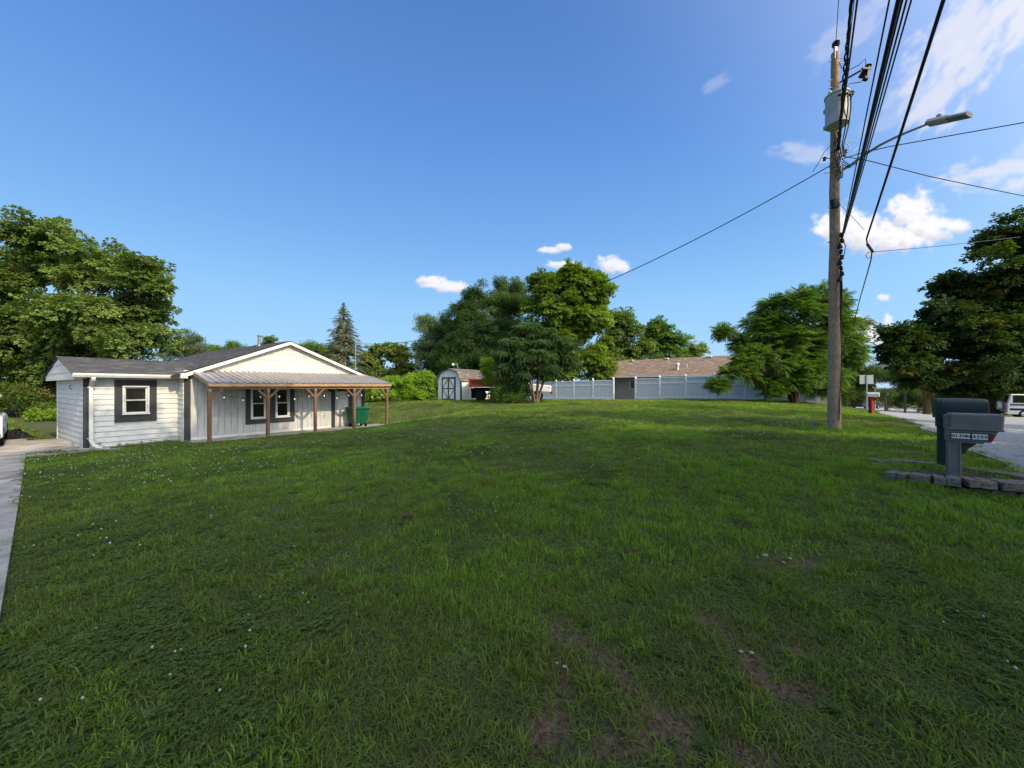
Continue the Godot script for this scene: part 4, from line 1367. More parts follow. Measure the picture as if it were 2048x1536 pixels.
func make_sprays() -> void:
	for kind in ["maple", "small", "pinnate", "long", "needle", "hedge"]:
		for variant in 3:
			var mb := MB.new()
			match kind:
				"maple":      # flat twig with broad leaves to both sides
					for k in 40:
						var t := rng.randf()
						var sd := -1.0 if k % 2 == 0 else 1.0
						var g := rng.randf_range(0.80, 1.2)
						mb.col = Color(g, g, g)
						var p := Vector3(sd * rng.randf() * 0.30 * (1.1 - 0.5 * t), rng.randf_range(-0.10, 0.10) - 0.18 * t * t, t * 0.62)
						var dr := Vector3(sd * rng.randf_range(0.2, 1.0), rng.randf_range(-0.55, 0.05), rng.randf_range(0.3, 1.0)).normalized()
						leaf(mb, p, dr, (Vector3.UP + rand_dir() * 0.5).normalized(), rng.randf_range(0.12, 0.19), rng.randf_range(0.10, 0.15))
				"small":
					for k in 52:
						var t := rng.randf()
						var g := rng.randf_range(0.75, 1.2)
						mb.col = Color(g, g, g)
						var p := Vector3(rng.randf_range(-0.3, 0.3), rng.randf_range(-0.22, 0.22), t * 0.6)
						var dr := (rand_dir() + Vector3(0, -0.1, 0.8)).normalized()
						leaf(mb, p, dr, (Vector3.UP + rand_dir() * 0.8).normalized(), rng.randf_range(0.08, 0.14), rng.randf_range(0.05, 0.08))
				"pinnate":    # compound leaves: three drooping fronds of paired leaflets
					for f in 3:
						var yaw := (f - 1) * 0.6 + rng.randf_range(-0.2, 0.2)
						var fd := Vector3(sin(yaw), 0, cos(yaw))
						var sx := Vector3(fd.z, 0, -fd.x)
						var L := rng.randf_range(0.62, 0.85)
						for j in 8:
							var t := 0.18 + 0.82 * j / 7.0
							var p := fd * L * t + Vector3(0, 0.16 * t - 0.42 * t * t, 0)
							var g := rng.randf_range(0.85, 1.15)
							mb.col = Color(g, g, g)
							for sd in [-1.0, 1.0]:
								var dr: Vector3 = (sx * sd * 0.85 + fd * 0.5 + Vector3(0, -0.38 - 0.3 * t, 0)).normalized()
								leaf(mb, p, dr, (Vector3.UP + rand_dir() * 0.25).normalized(), 0.19 * (1.15 - 0.45 * t), 0.065)
				"long":       # walnut-like, looser and brighter
					for f in 3:
						var yaw := rng.randf_range(-0.7, 0.7)
						var fd := Vector3(sin(yaw), 0, cos(yaw))
						var sx := Vector3(fd.z, 0, -fd.x)
						for j in 9:
							var t := 0.1 + 0.9 * j / 8.0
							var p := fd * 0.62 * t + Vector3(0, 0.10 * t - 0.34 * t * t, 0)
							var g := rng.randf_range(0.8, 1.2)
							mb.col = Color(g, g, g)
							for sd in [-1.0, 1.0]:
								var dr: Vector3 = (sx * sd + fd * 0.45 + Vector3(0, rng.randf_range(-0.6, -0.1), 0)).normalized()
								leaf(mb, p, dr, (Vector3.UP + rand_dir() * 0.35).normalized(), rng.randf_range(0.12, 0.17), 0.06)
				"needle":     # spruce twigs hanging from a branch
					for k in 26:
						var t := rng.randf()
						var sd := -1.0 if k % 2 == 0 else 1.0
						var g := rng.randf_range(0.75, 1.2)
						mb.col = Color(g, g, g)
						var p := Vector3(0, -0.1 * t, t * 0.6)
						var dr := Vector3(sd * rng.randf_range(0.3, 1.0), rng.randf_range(-1.0, 0.1), rng.randf_range(0.2, 0.9)).normalized()
						leaf(mb, p, dr, (Vector3.UP + rand_dir() * 0.5).normalized(), rng.randf_range(0.16, 0.30), 0.035)
				"hedge":
					for k in 26:
						var g := rng.randf_range(0.75, 1.2)
						mb.col = Color(g, g, g)
						var p := Vector3(rng.randf_range(-0.22, 0.22), rng.randf_range(-0.25, 0.25), rng.randf_range(-0.1, 0.3))
						var dr := (rand_dir() * 0.8 + Vector3(0, -0.25, 0.8)).normalized()
						leaf(mb, p, dr, (Vector3.UP * 0.7 + Vector3(0, 0, 0.6) + rand_dir() * 0.5).normalized(), rng.randf_range(0.09, 0.14), rng.randf_range(0.06, 0.09))
			sprays[kind + str(variant)] = mb

func bent(a: Vector3, b: Vector3, sag: float, n := 5) -> Array:
	var o: Array = []
	for k in n + 1:
		var t := k / float(n)
		o.append(a.lerp(b, t) + Vector3.UP * sag * 4.0 * t * (1.0 - t))
	return o

# blobs: [u, v, ru, rv, depth offset] in photo pixels at distance d. opt: kind, col (two linear colours), mat, size, dens, lobe, trunk, bark, stems
func tree(called: String, label: String, category: String, group: String, d: float, base_u: float, blobs: Array, opt: Dictionary) -> Node3D:
	var b := g_px(base_u, d)
	var list: Array = []
	for q in blobs:
		var dd: float = d + (q[4] if q.size() > 4 else 0.0)
		var k := dd / F
		list.append([at_px(q[0], q[1], dd) - b, Vector3(q[2] * k, q[3] * k, (q[2] + q[3]) * 0.5 * k * opt.get("deep", 0.9))])
	return tree3(called, label, category, group, b, list, opt)

func tree3(called: String, label: String, category: String, group: String, base: Vector3, blobs: Array, opt: Dictionary) -> Node3D:
	var root := thing(called, label, category, base, 0.0, group)
	var kind: String = opt.get("kind", "maple")
	var size: float = opt.get("size", 1.0)
	var dens: float = opt.get("dens", 1.0)
	var lobe: float = opt.get("lobe", 0.34)
	var cols: Array = opt.get("col", [Color(0.05, 0.10, 0.02), Color(0.10, 0.17, 0.03)])
	var flat_f: float = opt.get("flat", 0.5)
	var lobes: Array = []
	for q in blobs:
		var c: Vector3 = q[0]
		var r: Vector3 = q[1]
		var rm := (r.x + r.y + r.z) / 3.0
		var rl := maxf(rm * lobe, 0.3)
		var n := int(clampf(1.9 / (lobe * lobe) * opt.get("fill", 1.0), 3, 60))
		for k in n:
			var dr := rand_dir()
			if dr.y < -0.3 and rng.randf() < 0.5:
				dr.y = -dr.y
			var f := pow(rng.randf(), 0.45)
			var rr := rl * rng.randf_range(0.65, 1.25)
			var p := c + Vector3(dr.x * maxf(r.x - rr * 0.8, 0.1), dr.y * maxf(r.y - rr * 0.7, 0.1), dr.z * maxf(r.z - rr * 0.8, 0.1)) * f
			if p.y < 0.25:
				p.y = 0.25 + rng.randf() * 0.3
			lobes.append([p, rr, c])
	# wood
	var wood: Material = mats[opt.get("bark", "bark")]
	var cen := Vector3.ZERO
	for q in blobs:
		cen += q[0]
	cen /= blobs.size()
	var stems: int = opt.get("stems", 1)
	var tr: float = opt.get("trunk", 0.2)
	var fork: float = opt.get("fork", 0.45)
	var heads: Array = []
	var spread: float = opt.get("spread", 0.25)
	for s in stems:
		var mb := MB.new()
		var an := TAU * s / stems + 0.4
		var off := Vector3.ZERO if stems == 1 else Vector3(cos(an), 0, sin(an)) * tr * 1.6
		var hd := Vector3(cen.x, cen.y * (0.95 if stems == 1 else rng.randf_range(0.7, 1.0)), cen.z) + (Vector3.ZERO if stems == 1 else Vector3(cos(an), 0, sin(an)) * cen.y * spread)
		var pts: Array = []
		var rad: Array = []
		for k in 8:
			var t := k / 7.0
			var p := off.lerp(hd, t)
			p.x = lerpf(off.x, hd.x, pow(t, 1.4)); p.z = lerpf(off.z, hd.z, pow(t, 1.4))
			p += Vector3(rng.randf_range(-1, 1), 0, rng.randf_range(-1, 1)) * tr * 0.35 * t * (1.0 if k < 7 else 0.3)
			p.y = lerpf(-0.15, hd.y, t)
			pts.append(p)
			rad.append(tr * (1.25 if k == 0 else 1.0) * (1.0 - 0.72 * t))
		mb.tube(pts, rad, 9)
		part("trunk", mb, wood, root)
		heads.append(pts)
	# one limb for each big lobe, as far as they can be told apart
	var limbs := MB.new()
	var every := maxi(1, int(lobes.size() / opt.get("limbs", 26)))
	for k in range(0, lobes.size(), every):
		var q: Array = lobes[k]
		var pts: Array = heads[k % heads.size()]
		var lp: Vector3 = q[0]
		var best: Vector3 = pts[3]
		for p in pts.slice(2):
			if p.y < lp.y - 0.2 or p == pts[2]:
				best = p
		var dist := best.distance_to(lp)
		var w := clampf(dist * 0.015, 0.012, tr * 0.32)
		limbs.tube(bent(best, lp, dist * 0.06, 4), [w, w * 0.8, w * 0.6, w * 0.45, w * 0.3], 6, false)
	part("limbs", limbs, wood, root)
	# foliage
	var per: Array = [[], [], []]
	var cs: Array = [[], [], []]
	for q in lobes:
		var rr: float = q[1]
		var n := int(clampf(7.5 * dens * pow(rr / (0.42 * size), 2.0), 5, 400))
		var tint := rng.randf()      # each branch has its own shade of green
		for k in n:
			var dr := rand_dir()
			if dr.y < -0.25 and rng.randf() < 0.6:
				dr.y *= -0.6
				dr = dr.normalized()
			var p: Vector3 = q[0] + dr * rr * pow(rng.randf(), 0.4) * Vector3(1.0, 0.78, 1.0)
			if p.y < 0.05:
				continue
			var away: Vector3 = (dr + (p - q[2]).normalized() * 0.7 + rand_dir() * 0.35)
			away.y *= flat_f
			away.y -= opt.get("droop", 0.1)
			away = away.normalized()
			var x := Vector3.UP.cross(away)
			if x.length() < 0.05:
				x = Vector3.RIGHT
			x = x.normalized()
			var y := away.cross(x)
			var roll := rng.randf_range(-0.5, 0.5)
			var bs := Basis(x, y, away) * Basis(Vector3(0, 0, 1), roll)
			var sc := size * rng.randf_range(0.75, 1.25)
			var vi := rng.randi() % 3
			per[vi].append(Transform3D(bs.scaled(Vector3.ONE * sc), p - away * 0.25 * sc))
			var c := (cols[0] as Color).lerp(cols[1], clampf(tint * 0.6 + rng.randf() * 0.4, 0, 1)) * float(opt.get("gain", 1.5))
			if cols.size() > 2 and rng.randf() < opt.get("odd", 0.04):
				c = cols[2]
			cs[vi].append(c)
	for vi in 3:
		if per[vi].is_empty():
			continue
		var key: String = kind + str(vi) + opt.get("mat", "leaf")
		if not sprays.has("m" + key):
			sprays["m" + key] = (sprays[kind + str(vi)] as MB).mesh(mats[opt.get("mat", "leaf")])
		scatter("crown", sprays["m" + key], per[vi], cs[vi], root)
	return root

func scatter(called: String, m: Mesh, xf: Array, cols: Array, parent: Node) -> MultiMeshInstance3D:
	var mm := MultiMesh.new()
	mm.transform_format = MultiMesh.TRANSFORM_3D
	mm.use_colors = true
	mm.mesh = m
	mm.instance_count = xf.size()
	for i in xf.size():
		mm.set_instance_transform(i, xf[i])
		mm.set_instance_color(i, cols[i])
	var o := MultiMeshInstance3D.new()
	o.name = numbered(parent, called)
	o.multimesh = mm
	parent.add_child(o)
	if parent != self:
		o.set_meta("kind", "stuff")
	return o

func make_trees() -> void:
	make_sprays()
	var mid := [Color(0.045, 0.085, 0.016), Color(0.10, 0.155, 0.028)]
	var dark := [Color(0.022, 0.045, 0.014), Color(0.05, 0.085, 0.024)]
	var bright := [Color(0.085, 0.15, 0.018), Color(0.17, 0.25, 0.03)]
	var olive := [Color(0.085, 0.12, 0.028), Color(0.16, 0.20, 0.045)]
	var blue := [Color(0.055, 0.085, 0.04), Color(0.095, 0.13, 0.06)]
	# left
	tree("maple_tree", "big spreading maple tree with layered branches behind the end of the house", "tree", "", 27.0, 130,
		[[115, 505, 92, 88], [30, 570, 100, 95, 1.5], [205, 560, 95, 88], [278, 560, 56, 66, -1.0], [296, 628, 56, 50], [160, 650, 160, 70, -1.5], [30, 690, 120, 80, -1.0], [245, 690, 105, 46, -2.0], [300, 680, 58, 46, -1.0], [250, 640, 80, 60, 0.5], [-90, 600, 120, 140], [-10, 560, 60, 60, -1.5], [-60, 740, 120, 80], [80, 745, 100, 50, 0.5], [170, 715, 130, 45, 1.0], [90, 790, 90, 45, 1.0], [0, 790, 80, 50, 0.5], [322, 575, 30, 22, -1.0]],
		{"kind": "maple", "size": 1.05, "dens": 0.75, "lobe": 0.33, "trunk": 0.40, "col": [Color(0.052, 0.084, 0.02), Color(0.118, 0.155, 0.040)], "flat": 0.6, "bark": "bark", "limbs": 60, "gain": 1.8})
	tree("understory_shrub", "shaggy green shrub with dry tan sprigs at the end of the driveway", "shrub", "", 25.0, 40,
		[[20, 800, 60, 45], [75, 815, 45, 40], [-40, 800, 60, 50], [95, 838, 25, 16, -1.5]],
		{"kind": "small", "size": 1.1, "dens": 0.9, "lobe": 0.36, "trunk": 0.06, "stems": 4, "col": [Color(0.045, 0.08, 0.016), Color(0.11, 0.17, 0.03), Color(0.33, 0.21, 0.10)], "odd": 0.10, "gain": 1.0})
	tree("ground_shrub", "low bright weedy shrub along the back edge of the driveway", "shrub", "", 22.5, 95,
		[[100, 852, 22, 12], [70, 858, 20, 10], [125, 846, 20, 10]], {"kind": "hedge", "size": 0.8, "lobe": 0.4, "trunk": 0.02, "stems": 3, "col": bright})
	# behind the house
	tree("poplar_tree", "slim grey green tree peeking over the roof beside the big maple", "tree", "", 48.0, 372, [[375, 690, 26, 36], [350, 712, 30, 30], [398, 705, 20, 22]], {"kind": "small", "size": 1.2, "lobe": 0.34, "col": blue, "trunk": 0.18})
	tree("distant_tree", "low dark tree line tree just above the shingle ridge", "tree", "trees beyond the house", 62.0, 440, [[440, 708, 46, 22], [470, 700, 24, 16], [415, 706, 22, 16]], {"kind": "small", "size": 1.5, "lobe": 0.34, "col": mid, "trunk": 0.2})
	tree("distant_tree", "small rounded tree top rising right behind the roof vent", "tree", "trees beyond the house", 58.0, 542, [[542, 684, 16, 15], [534, 700, 24, 20]], {"kind": "maple", "size": 1.2, "lobe": 0.4, "dens": 0.7, "col": mid, "trunk": 0.16})
	tree("distant_tree", "rounded tree behind the right slope of the front gable", "tree", "trees beyond the house", 60.0, 620, [[620, 700, 34, 18], [648, 706, 26, 22], [590, 715, 30, 20]], {"kind": "small", "size": 1.5, "lobe": 0.34, "col": mid, "trunk": 0.2})
	spruce("spruce_tree", "tall ragged spruce with a bare reddish trunk behind the house", 44.0, 687, 604, 775, 62.0)
	tree("distant_tree", "olive tree crown between the spruce and the tall grove", "tree", "trees beyond the house", 56.0, 752, [[745, 716, 34, 26], [775, 708, 34, 26], [730, 740, 34, 26]], {"kind": "maple", "size": 1.5, "lobe": 0.32, "col": olive, "trunk": 0.2})
	tree("distant_tree", "pale olive tree beside the dark left edge of the grove", "tree", "trees beyond the house", 52.0, 800, [[800, 715, 30, 32], [812, 748, 34, 32], [770, 752, 44, 28]], {"kind": "maple", "size": 1.4, "lobe": 0.32, "col": olive, "trunk": 0.2})
	# hedge left of the shed
	tree("hedge", "bright green leafy hedge between the porch and the shed", "hedge", "", 31.5, 805,
		[[752, 778, 30, 27], [785, 774, 32, 30], [820, 772, 32, 32], [850, 768, 28, 34], [768, 792, 40, 16, -0.4], [830, 790, 42, 18, -0.4], [866, 775, 14, 24], [735, 790, 20, 20, 1.0]],
		{"kind": "hedge", "size": 0.95, "dens": 1.7, "lobe": 0.36, "fill": 1.7, "mat": "leaf_bright", "trunk": 0.04, "stems": 6, "spread": 0.8, "col": [Color(0.10, 0.19, 0.018), Color(0.20, 0.31, 0.03)]})
	# the grove in the middle
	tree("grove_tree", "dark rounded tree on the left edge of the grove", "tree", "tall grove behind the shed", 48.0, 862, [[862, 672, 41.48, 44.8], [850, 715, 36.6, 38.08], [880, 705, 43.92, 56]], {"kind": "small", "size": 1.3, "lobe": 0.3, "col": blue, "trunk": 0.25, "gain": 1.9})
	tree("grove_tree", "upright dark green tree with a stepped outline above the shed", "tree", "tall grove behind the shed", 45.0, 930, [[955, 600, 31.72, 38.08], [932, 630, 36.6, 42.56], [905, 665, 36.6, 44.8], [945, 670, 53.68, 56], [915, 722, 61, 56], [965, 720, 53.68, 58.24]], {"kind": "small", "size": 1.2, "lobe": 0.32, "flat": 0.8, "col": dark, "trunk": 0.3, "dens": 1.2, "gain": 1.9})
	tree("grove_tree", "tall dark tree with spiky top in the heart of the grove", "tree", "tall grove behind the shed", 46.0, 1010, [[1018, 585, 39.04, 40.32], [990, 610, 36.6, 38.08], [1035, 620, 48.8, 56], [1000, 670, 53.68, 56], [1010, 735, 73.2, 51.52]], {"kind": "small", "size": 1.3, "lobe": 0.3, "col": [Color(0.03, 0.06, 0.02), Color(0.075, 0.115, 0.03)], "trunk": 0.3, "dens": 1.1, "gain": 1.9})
	tree("grove_tree", "broad sunny yellow green tree with the highest rounded crown of the grove", "tree", "tall grove behind the shed", 41.0, 1130, [[1150, 565, 68.32, 40.32], [1095, 580, 51.24, 44.8], [1180, 590, 51.24, 49.28], [1130, 630, 97.6, 62.72], [1165, 675, 75.64, 56], [1095, 680, 56.12, 49.28], [1170, 735, 63.44, 44.8], [1110, 740, 61, 40.32]], {"kind": "maple", "size": 1.15, "lobe": 0.30, "flat": 0.8, "fill": 1.2, "mat": "leaf_bright", "col": [Color(0.062, 0.098, 0.016), Color(0.125, 0.172, 0.03)], "trunk": 0.35, "dens": 1.15, "gain": 1.9})
	tree("grove_tree", "round olive tree just left of the brown roof", "tree", "tall grove behind the shed", 50.0, 1240, [[1240, 660, 43.92, 53.76], [1225, 715, 41.48, 49.28], [1262, 700, 41.48, 56], [1205, 745, 41.48, 38.08]], {"kind": "maple", "size": 1.4, "lobe": 0.3, "col": [Color(0.055, 0.085, 0.022), Color(0.11, 0.15, 0.035)], "trunk": 0.25, "gain": 1.9})
	tree("grove_tree", "rounded tree standing behind the ridge of the brown roof", "tree", "tall grove behind the shed", 58.0, 1325, [[1322, 668, 41.48, 40.32], [1345, 695, 41.48, 38.08], [1300, 700, 31.72, 38.08]], {"kind": "maple", "size": 1.5, "lobe": 0.3, "col": mid, "trunk": 0.25, "gain": 1.9})
	tree("grove_tree", "small pale tree behind the brown roof at the end of the grove", "tree", "tall grove behind the shed", 66.0, 1392, [[1390, 698, 26.84, 22.4], [1375, 712, 29.28, 17.92]], {"kind": "maple", "size": 1.5, "lobe": 0.36, "dens": 0.7, "col": olive, "trunk": 0.18, "gain": 1.9})
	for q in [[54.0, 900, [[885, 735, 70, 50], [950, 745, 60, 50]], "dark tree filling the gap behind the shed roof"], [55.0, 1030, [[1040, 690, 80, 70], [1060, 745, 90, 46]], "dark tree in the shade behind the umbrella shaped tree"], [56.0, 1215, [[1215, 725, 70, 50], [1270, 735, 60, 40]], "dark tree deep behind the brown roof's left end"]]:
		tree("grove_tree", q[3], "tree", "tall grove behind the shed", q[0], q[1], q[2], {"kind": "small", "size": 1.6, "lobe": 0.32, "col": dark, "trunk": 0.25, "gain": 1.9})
	# the yard trees
	var yt := tree("sumac_tree", "dark umbrella shaped tree with long compound leaves and many pale stems in a mulch ring", "tree", "", 26.0, 1072,
		[[1072, 672, 58, 34], [1030, 705, 44, 38], [1115, 700, 46, 40], [1072, 715, 64, 40], [1010, 738, 26, 26], [1138, 728, 24, 26], [1045, 752, 30, 22, -0.3], [1100, 745, 34, 24, -0.3]],
		{"kind": "pinnate", "size": 0.72, "dens": 1.05, "lobe": 0.34, "mat": "leaf_gloss", "gain": 1.15, "col": [Color(0.028, 0.06, 0.018), Color(0.06, 0.105, 0.03)], "trunk": 0.085, "stems": 7, "spread": 0.36, "bark": "bark_pale", "flat": 0.25, "droop": 0.25, "fork": 0.3})
	var mr := MB.new()
	for k in 20:
		var a0 := TAU * k / 20
		var a1 := TAU * (k + 1) / 20
		var p0 := on_ground(yt.position.x - 0.25 + cos(a0) * 1.15, 26.0 + sin(a0) * 0.7, 0.05)
		var p1 := on_ground(yt.position.x - 0.25 + cos(a1) * 1.15, 26.0 + sin(a1) * 0.7, 0.05)
		mr.flat(on_ground(yt.position.x - 0.25, 26.0, 0.13), p0, p1, Vector3.UP)
		mr.quad(p0, p1, p1 - Vector3(0, 0.1, 0), p0 - Vector3(0, 0.1, 0), (p0 - yt.position) * Vector3(1, 0, 1))
	var ring := part("mulch_ring", mr, mats["mulch"], self)
	tag(ring, "low ring of dark mulch round the stems of the umbrella shaped tree", "mulch")
	tree("sapling_shrub", "leafy green shrub sprawling at the foot of the umbrella shaped tree", "shrub", "", 26.4, 1018,
		[[1015, 775, 30, 22], [1040, 785, 26, 18], [1000, 788, 18, 14], [1030, 796, 28, 9, -0.4]], {"kind": "small", "size": 1.0, "lobe": 0.38, "stems": 3, "trunk": 0.03, "col": [Color(0.035, 0.07, 0.02), Color(0.085, 0.14, 0.03)], "dens": 1.1})
	tree("sapling", "slender yellow green sapling rising between the truck and the umbrella shaped tree", "sapling", "", 27.6, 978,
		[[975, 728, 9, 12], [972, 746, 12, 12], [978, 762, 12, 8]], {"kind": "small", "size": 0.7, "lobe": 0.5, "trunk": 0.03, "mat": "leaf_bright", "col": bright})
	tree("walnut_tree", "bushy many stemmed tree with long compound leaves in front of the white fence", "tree", "", 24.6, 1590,
		[[1590, 630, 80, 58], [1535, 665, 66, 50], [1650, 610, 56, 46], [1650, 670, 66, 60], [1585, 700, 100, 50], [1520, 725, 60, 36, -0.8], [1620, 745, 80, 34, -0.5], [1475, 750, 42, 22, -1.0], [1435, 772, 26, 16, -1.2], [1448, 664, 20, 14], [1490, 690, 36, 26], [1690, 720, 44, 40, 0.8], [1560, 765, 66, 26, -0.4], [1640, 775, 56, 22, 0.2], [1540, 780, 40, 16, -0.6], [1500, 730, 50, 30, -0.5]],
		{"kind": "long", "size": 0.80, "dens": 1.25, "lobe": 0.34, "fill": 1.25, "gain": 1.5, "col": [Color(0.045, 0.09, 0.02), Color(0.12, 0.19, 0.03), Color(0.28, 0.30, 0.04)], "odd": 0.03, "trunk": 0.10, "stems": 9, "spread": 0.32, "flat": 0.9, "droop": -0.05, "bark": "bark"})
	tree("roadside_tree", "feathery tree reaching right from behind the utility pole", "tree", "", 34.0, 1690,
		[[1712, 652, 34, 20], [1690, 690, 40, 34], [1700, 745, 34, 28], [1680, 785, 30, 22, -1.0], [1725, 770, 18, 18]], {"kind": "long", "size": 1.1, "lobe": 0.34, "col": olive, "trunk": 0.16, "dens": 0.9})
	# the big dark tree across the road
	tree("street_tree", "huge dark tree overhanging the far side of the road behind the mailboxes", "tree", "", 31.0, 1985,
		[[2050, 500, 110, 100, 1.0], [1965, 575, 90, 80], [2060, 620, 120, 100], [1900, 650, 80, 70], [1980, 700, 110, 80, -1.0], [1850, 690, 60, 48], [1800, 672, 46, 26], [1880, 745, 80, 34], [2080, 740, 100, 60], [2160, 560, 120, 150, 2.0], [1790, 700, 30, 20], [1950, 765, 80, 26, 1.5], [1815, 728, 50, 26, -0.5], [1900, 700, 90, 60, 1.5], [2020, 770, 90, 26], [1990, 640, 120, 90, 2.0], [1855, 762, 50, 22, 0.5], [1920, 785, 60, 18, 1.0], [2040, 680, 100, 70, -1.0], [1930, 600, 70, 60, 1.0]],
		{"kind": "maple", "size": 1.25, "dens": 0.85, "lobe": 0.28, "col": [Color(0.03, 0.058, 0.016), Color(0.07, 0.105, 0.026), Color(0.20, 0.16, 0.03)], "odd": 0.025, "trunk": 0.45, "flat": 0.6, "limbs": 60, "gain": 1.15})
	for q in [[85.0, 1735, [[1735, 752, 34, 22], [1765, 745, 30, 22]], "hazy wooded tree above the roadside sign"], [78.0, 1800, [[1795, 760, 40, 28], [1825, 775, 36, 30]], "dense tree behind the roadside posts"], [70.0, 1885, [[1880, 775, 50, 34], [1920, 780, 40, 36]], "dark tree behind the forked yellow trunk"], [60.0, 1975, [[1960, 785, 50, 40], [2010, 775, 50, 40], [2060, 780, 50, 40]], "shadowy tree behind the parked wagon"], [75.0, 1700, [[1700, 770, 34, 26], [1675, 780, 30, 22]], "low tree beyond the lawn crest by the pole"]]:
		tree("far_tree", q[3], "tree", "woods down the road", q[0], q[1], q[2], {"kind": "small", "size": 1.9, "lobe": 0.32, "col": [Color(0.035, 0.06, 0.02), Color(0.09, 0.125, 0.035)], "trunk": 0.25})
	for q in [[46.0, 1700, [[1690, 800, 26, 16], [1715, 795, 22, 14]], "low shrub past the lawn crest beside the pole"], [52.0, 1775, [[1765, 800, 34, 22], [1795, 806, 26, 18]], "dark shrub mass behind the wooden posts"], [48.0, 1835, [[1830, 800, 34, 24], [1865, 805, 30, 22]], "dark shrub mass behind the forked trunk"], [44.0, 1915, [[1905, 798, 40, 30], [1950, 800, 40, 28]], "shaded shrubs under the huge dark tree"], [42.0, 2010, [[2000, 795, 44, 32], [2060, 795, 44, 32]], "shaded shrubs behind the parked wagon"]]:
		tree("roadside_shrub", q[3], "shrub", "shrubs beyond the road", q[0], q[1], q[2], {"kind": "small", "size": 1.4, "lobe": 0.36, "stems": 3, "trunk": 0.05, "col": [Color(0.03, 0.05, 0.016), Color(0.075, 0.11, 0.03)]})
	# a forked, pruned trunk by the road
	var fk := thing("forked_trunk", "bare yellowish forked tree trunk beside the road", "trunk", g_px(1854, 33.0))
	var fm := MB.new()
	fm.tube([Vector3(0, -0.2, 0), Vector3(0.02, 0.8, 0), Vector3(-0.02, 1.5, 0)], [0.30, 0.26, 0.24], 9)
	fm.tube([Vector3(-0.02, 1.4, 0), Vector3(0.25, 2.2, 0.1), Vector3(0.42, 3.2, 0.1), Vector3(0.55, 4.4, 0.1)], [0.2, 0.17, 0.13, 0.1], 8)
	fm.tube([Vector3(-0.08, 1.4, 0), Vector3(-0.30, 2.0, 0), Vector3(-0.42, 2.6, 0)], [0.15, 0.11, 0.09], 8)
	part("trunk", fm, mats["bark_yellow"], fk)
	# tall trees across the road, out of the picture to the right and behind: they shade the lawn
	# (q, a): across and along the direction of the sun
	var shade := [[-3.5, 12.5, 21.0, 4.2, 0.7], [1.0, 10.8, 23.0, 4.3, 0.78], [5.2, 11.4, 23.2, 4.2, 0.72], [8.6, 11.0, 21.8, 3.3, 0.68], [14.3, 12.5, 16.0, 2.2, 0.3], [19.2, 15.0, 16.0, 2.0, 0.3]]
	var names := ["tall broadleaf tree at the near end of the row across the road", "tallest tree in the row across the road, opposite the lawn", "dense tall tree in the middle of the row across the road", "tall tree across the road opposite the mailboxes", "slim loose tree across the road next to the tall row", "slim loose tree across the road farthest from the tall row"]
	for k in shade.size():
		var q: Array = shade[k]
		var c: Vector2 = Vector2(0.608, 0.794) * q[0] + Vector2(0.794, -0.608) * q[1]
		var h: float = q[2]
		var r: float = q[3]
		var bl := []
		for lv in 5:
			var y := lerpf(h * 0.28, h * 0.84, lv / 4.0)
			var rr := r * (0.75 if lv == 0 else (0.62 if lv == 4 else 0.95))
			for j in 3:
				var an := TAU * j / 3.0 + lv * 0.9 + k
				bl.append([Vector3(cos(an) * rr * 0.5, y, sin(an) * rr * 0.5), Vector3(rr * 0.62, h * 0.12, rr * 0.62)])
		bl.append([Vector3(0, h * 0.92, 0), Vector3(r * 0.4, h * 0.08, r * 0.4)])
		tree3("shade_tree", names[k], "tree", "row of tall trees across the road", on_ground(c.x, c.y), bl, {"kind": "maple", "size": 1.7, "dens": q[4], "lobe": 0.42, "col": mid, "trunk": 0.35, "fill": 0.07 if r < 2.5 else 1.0})

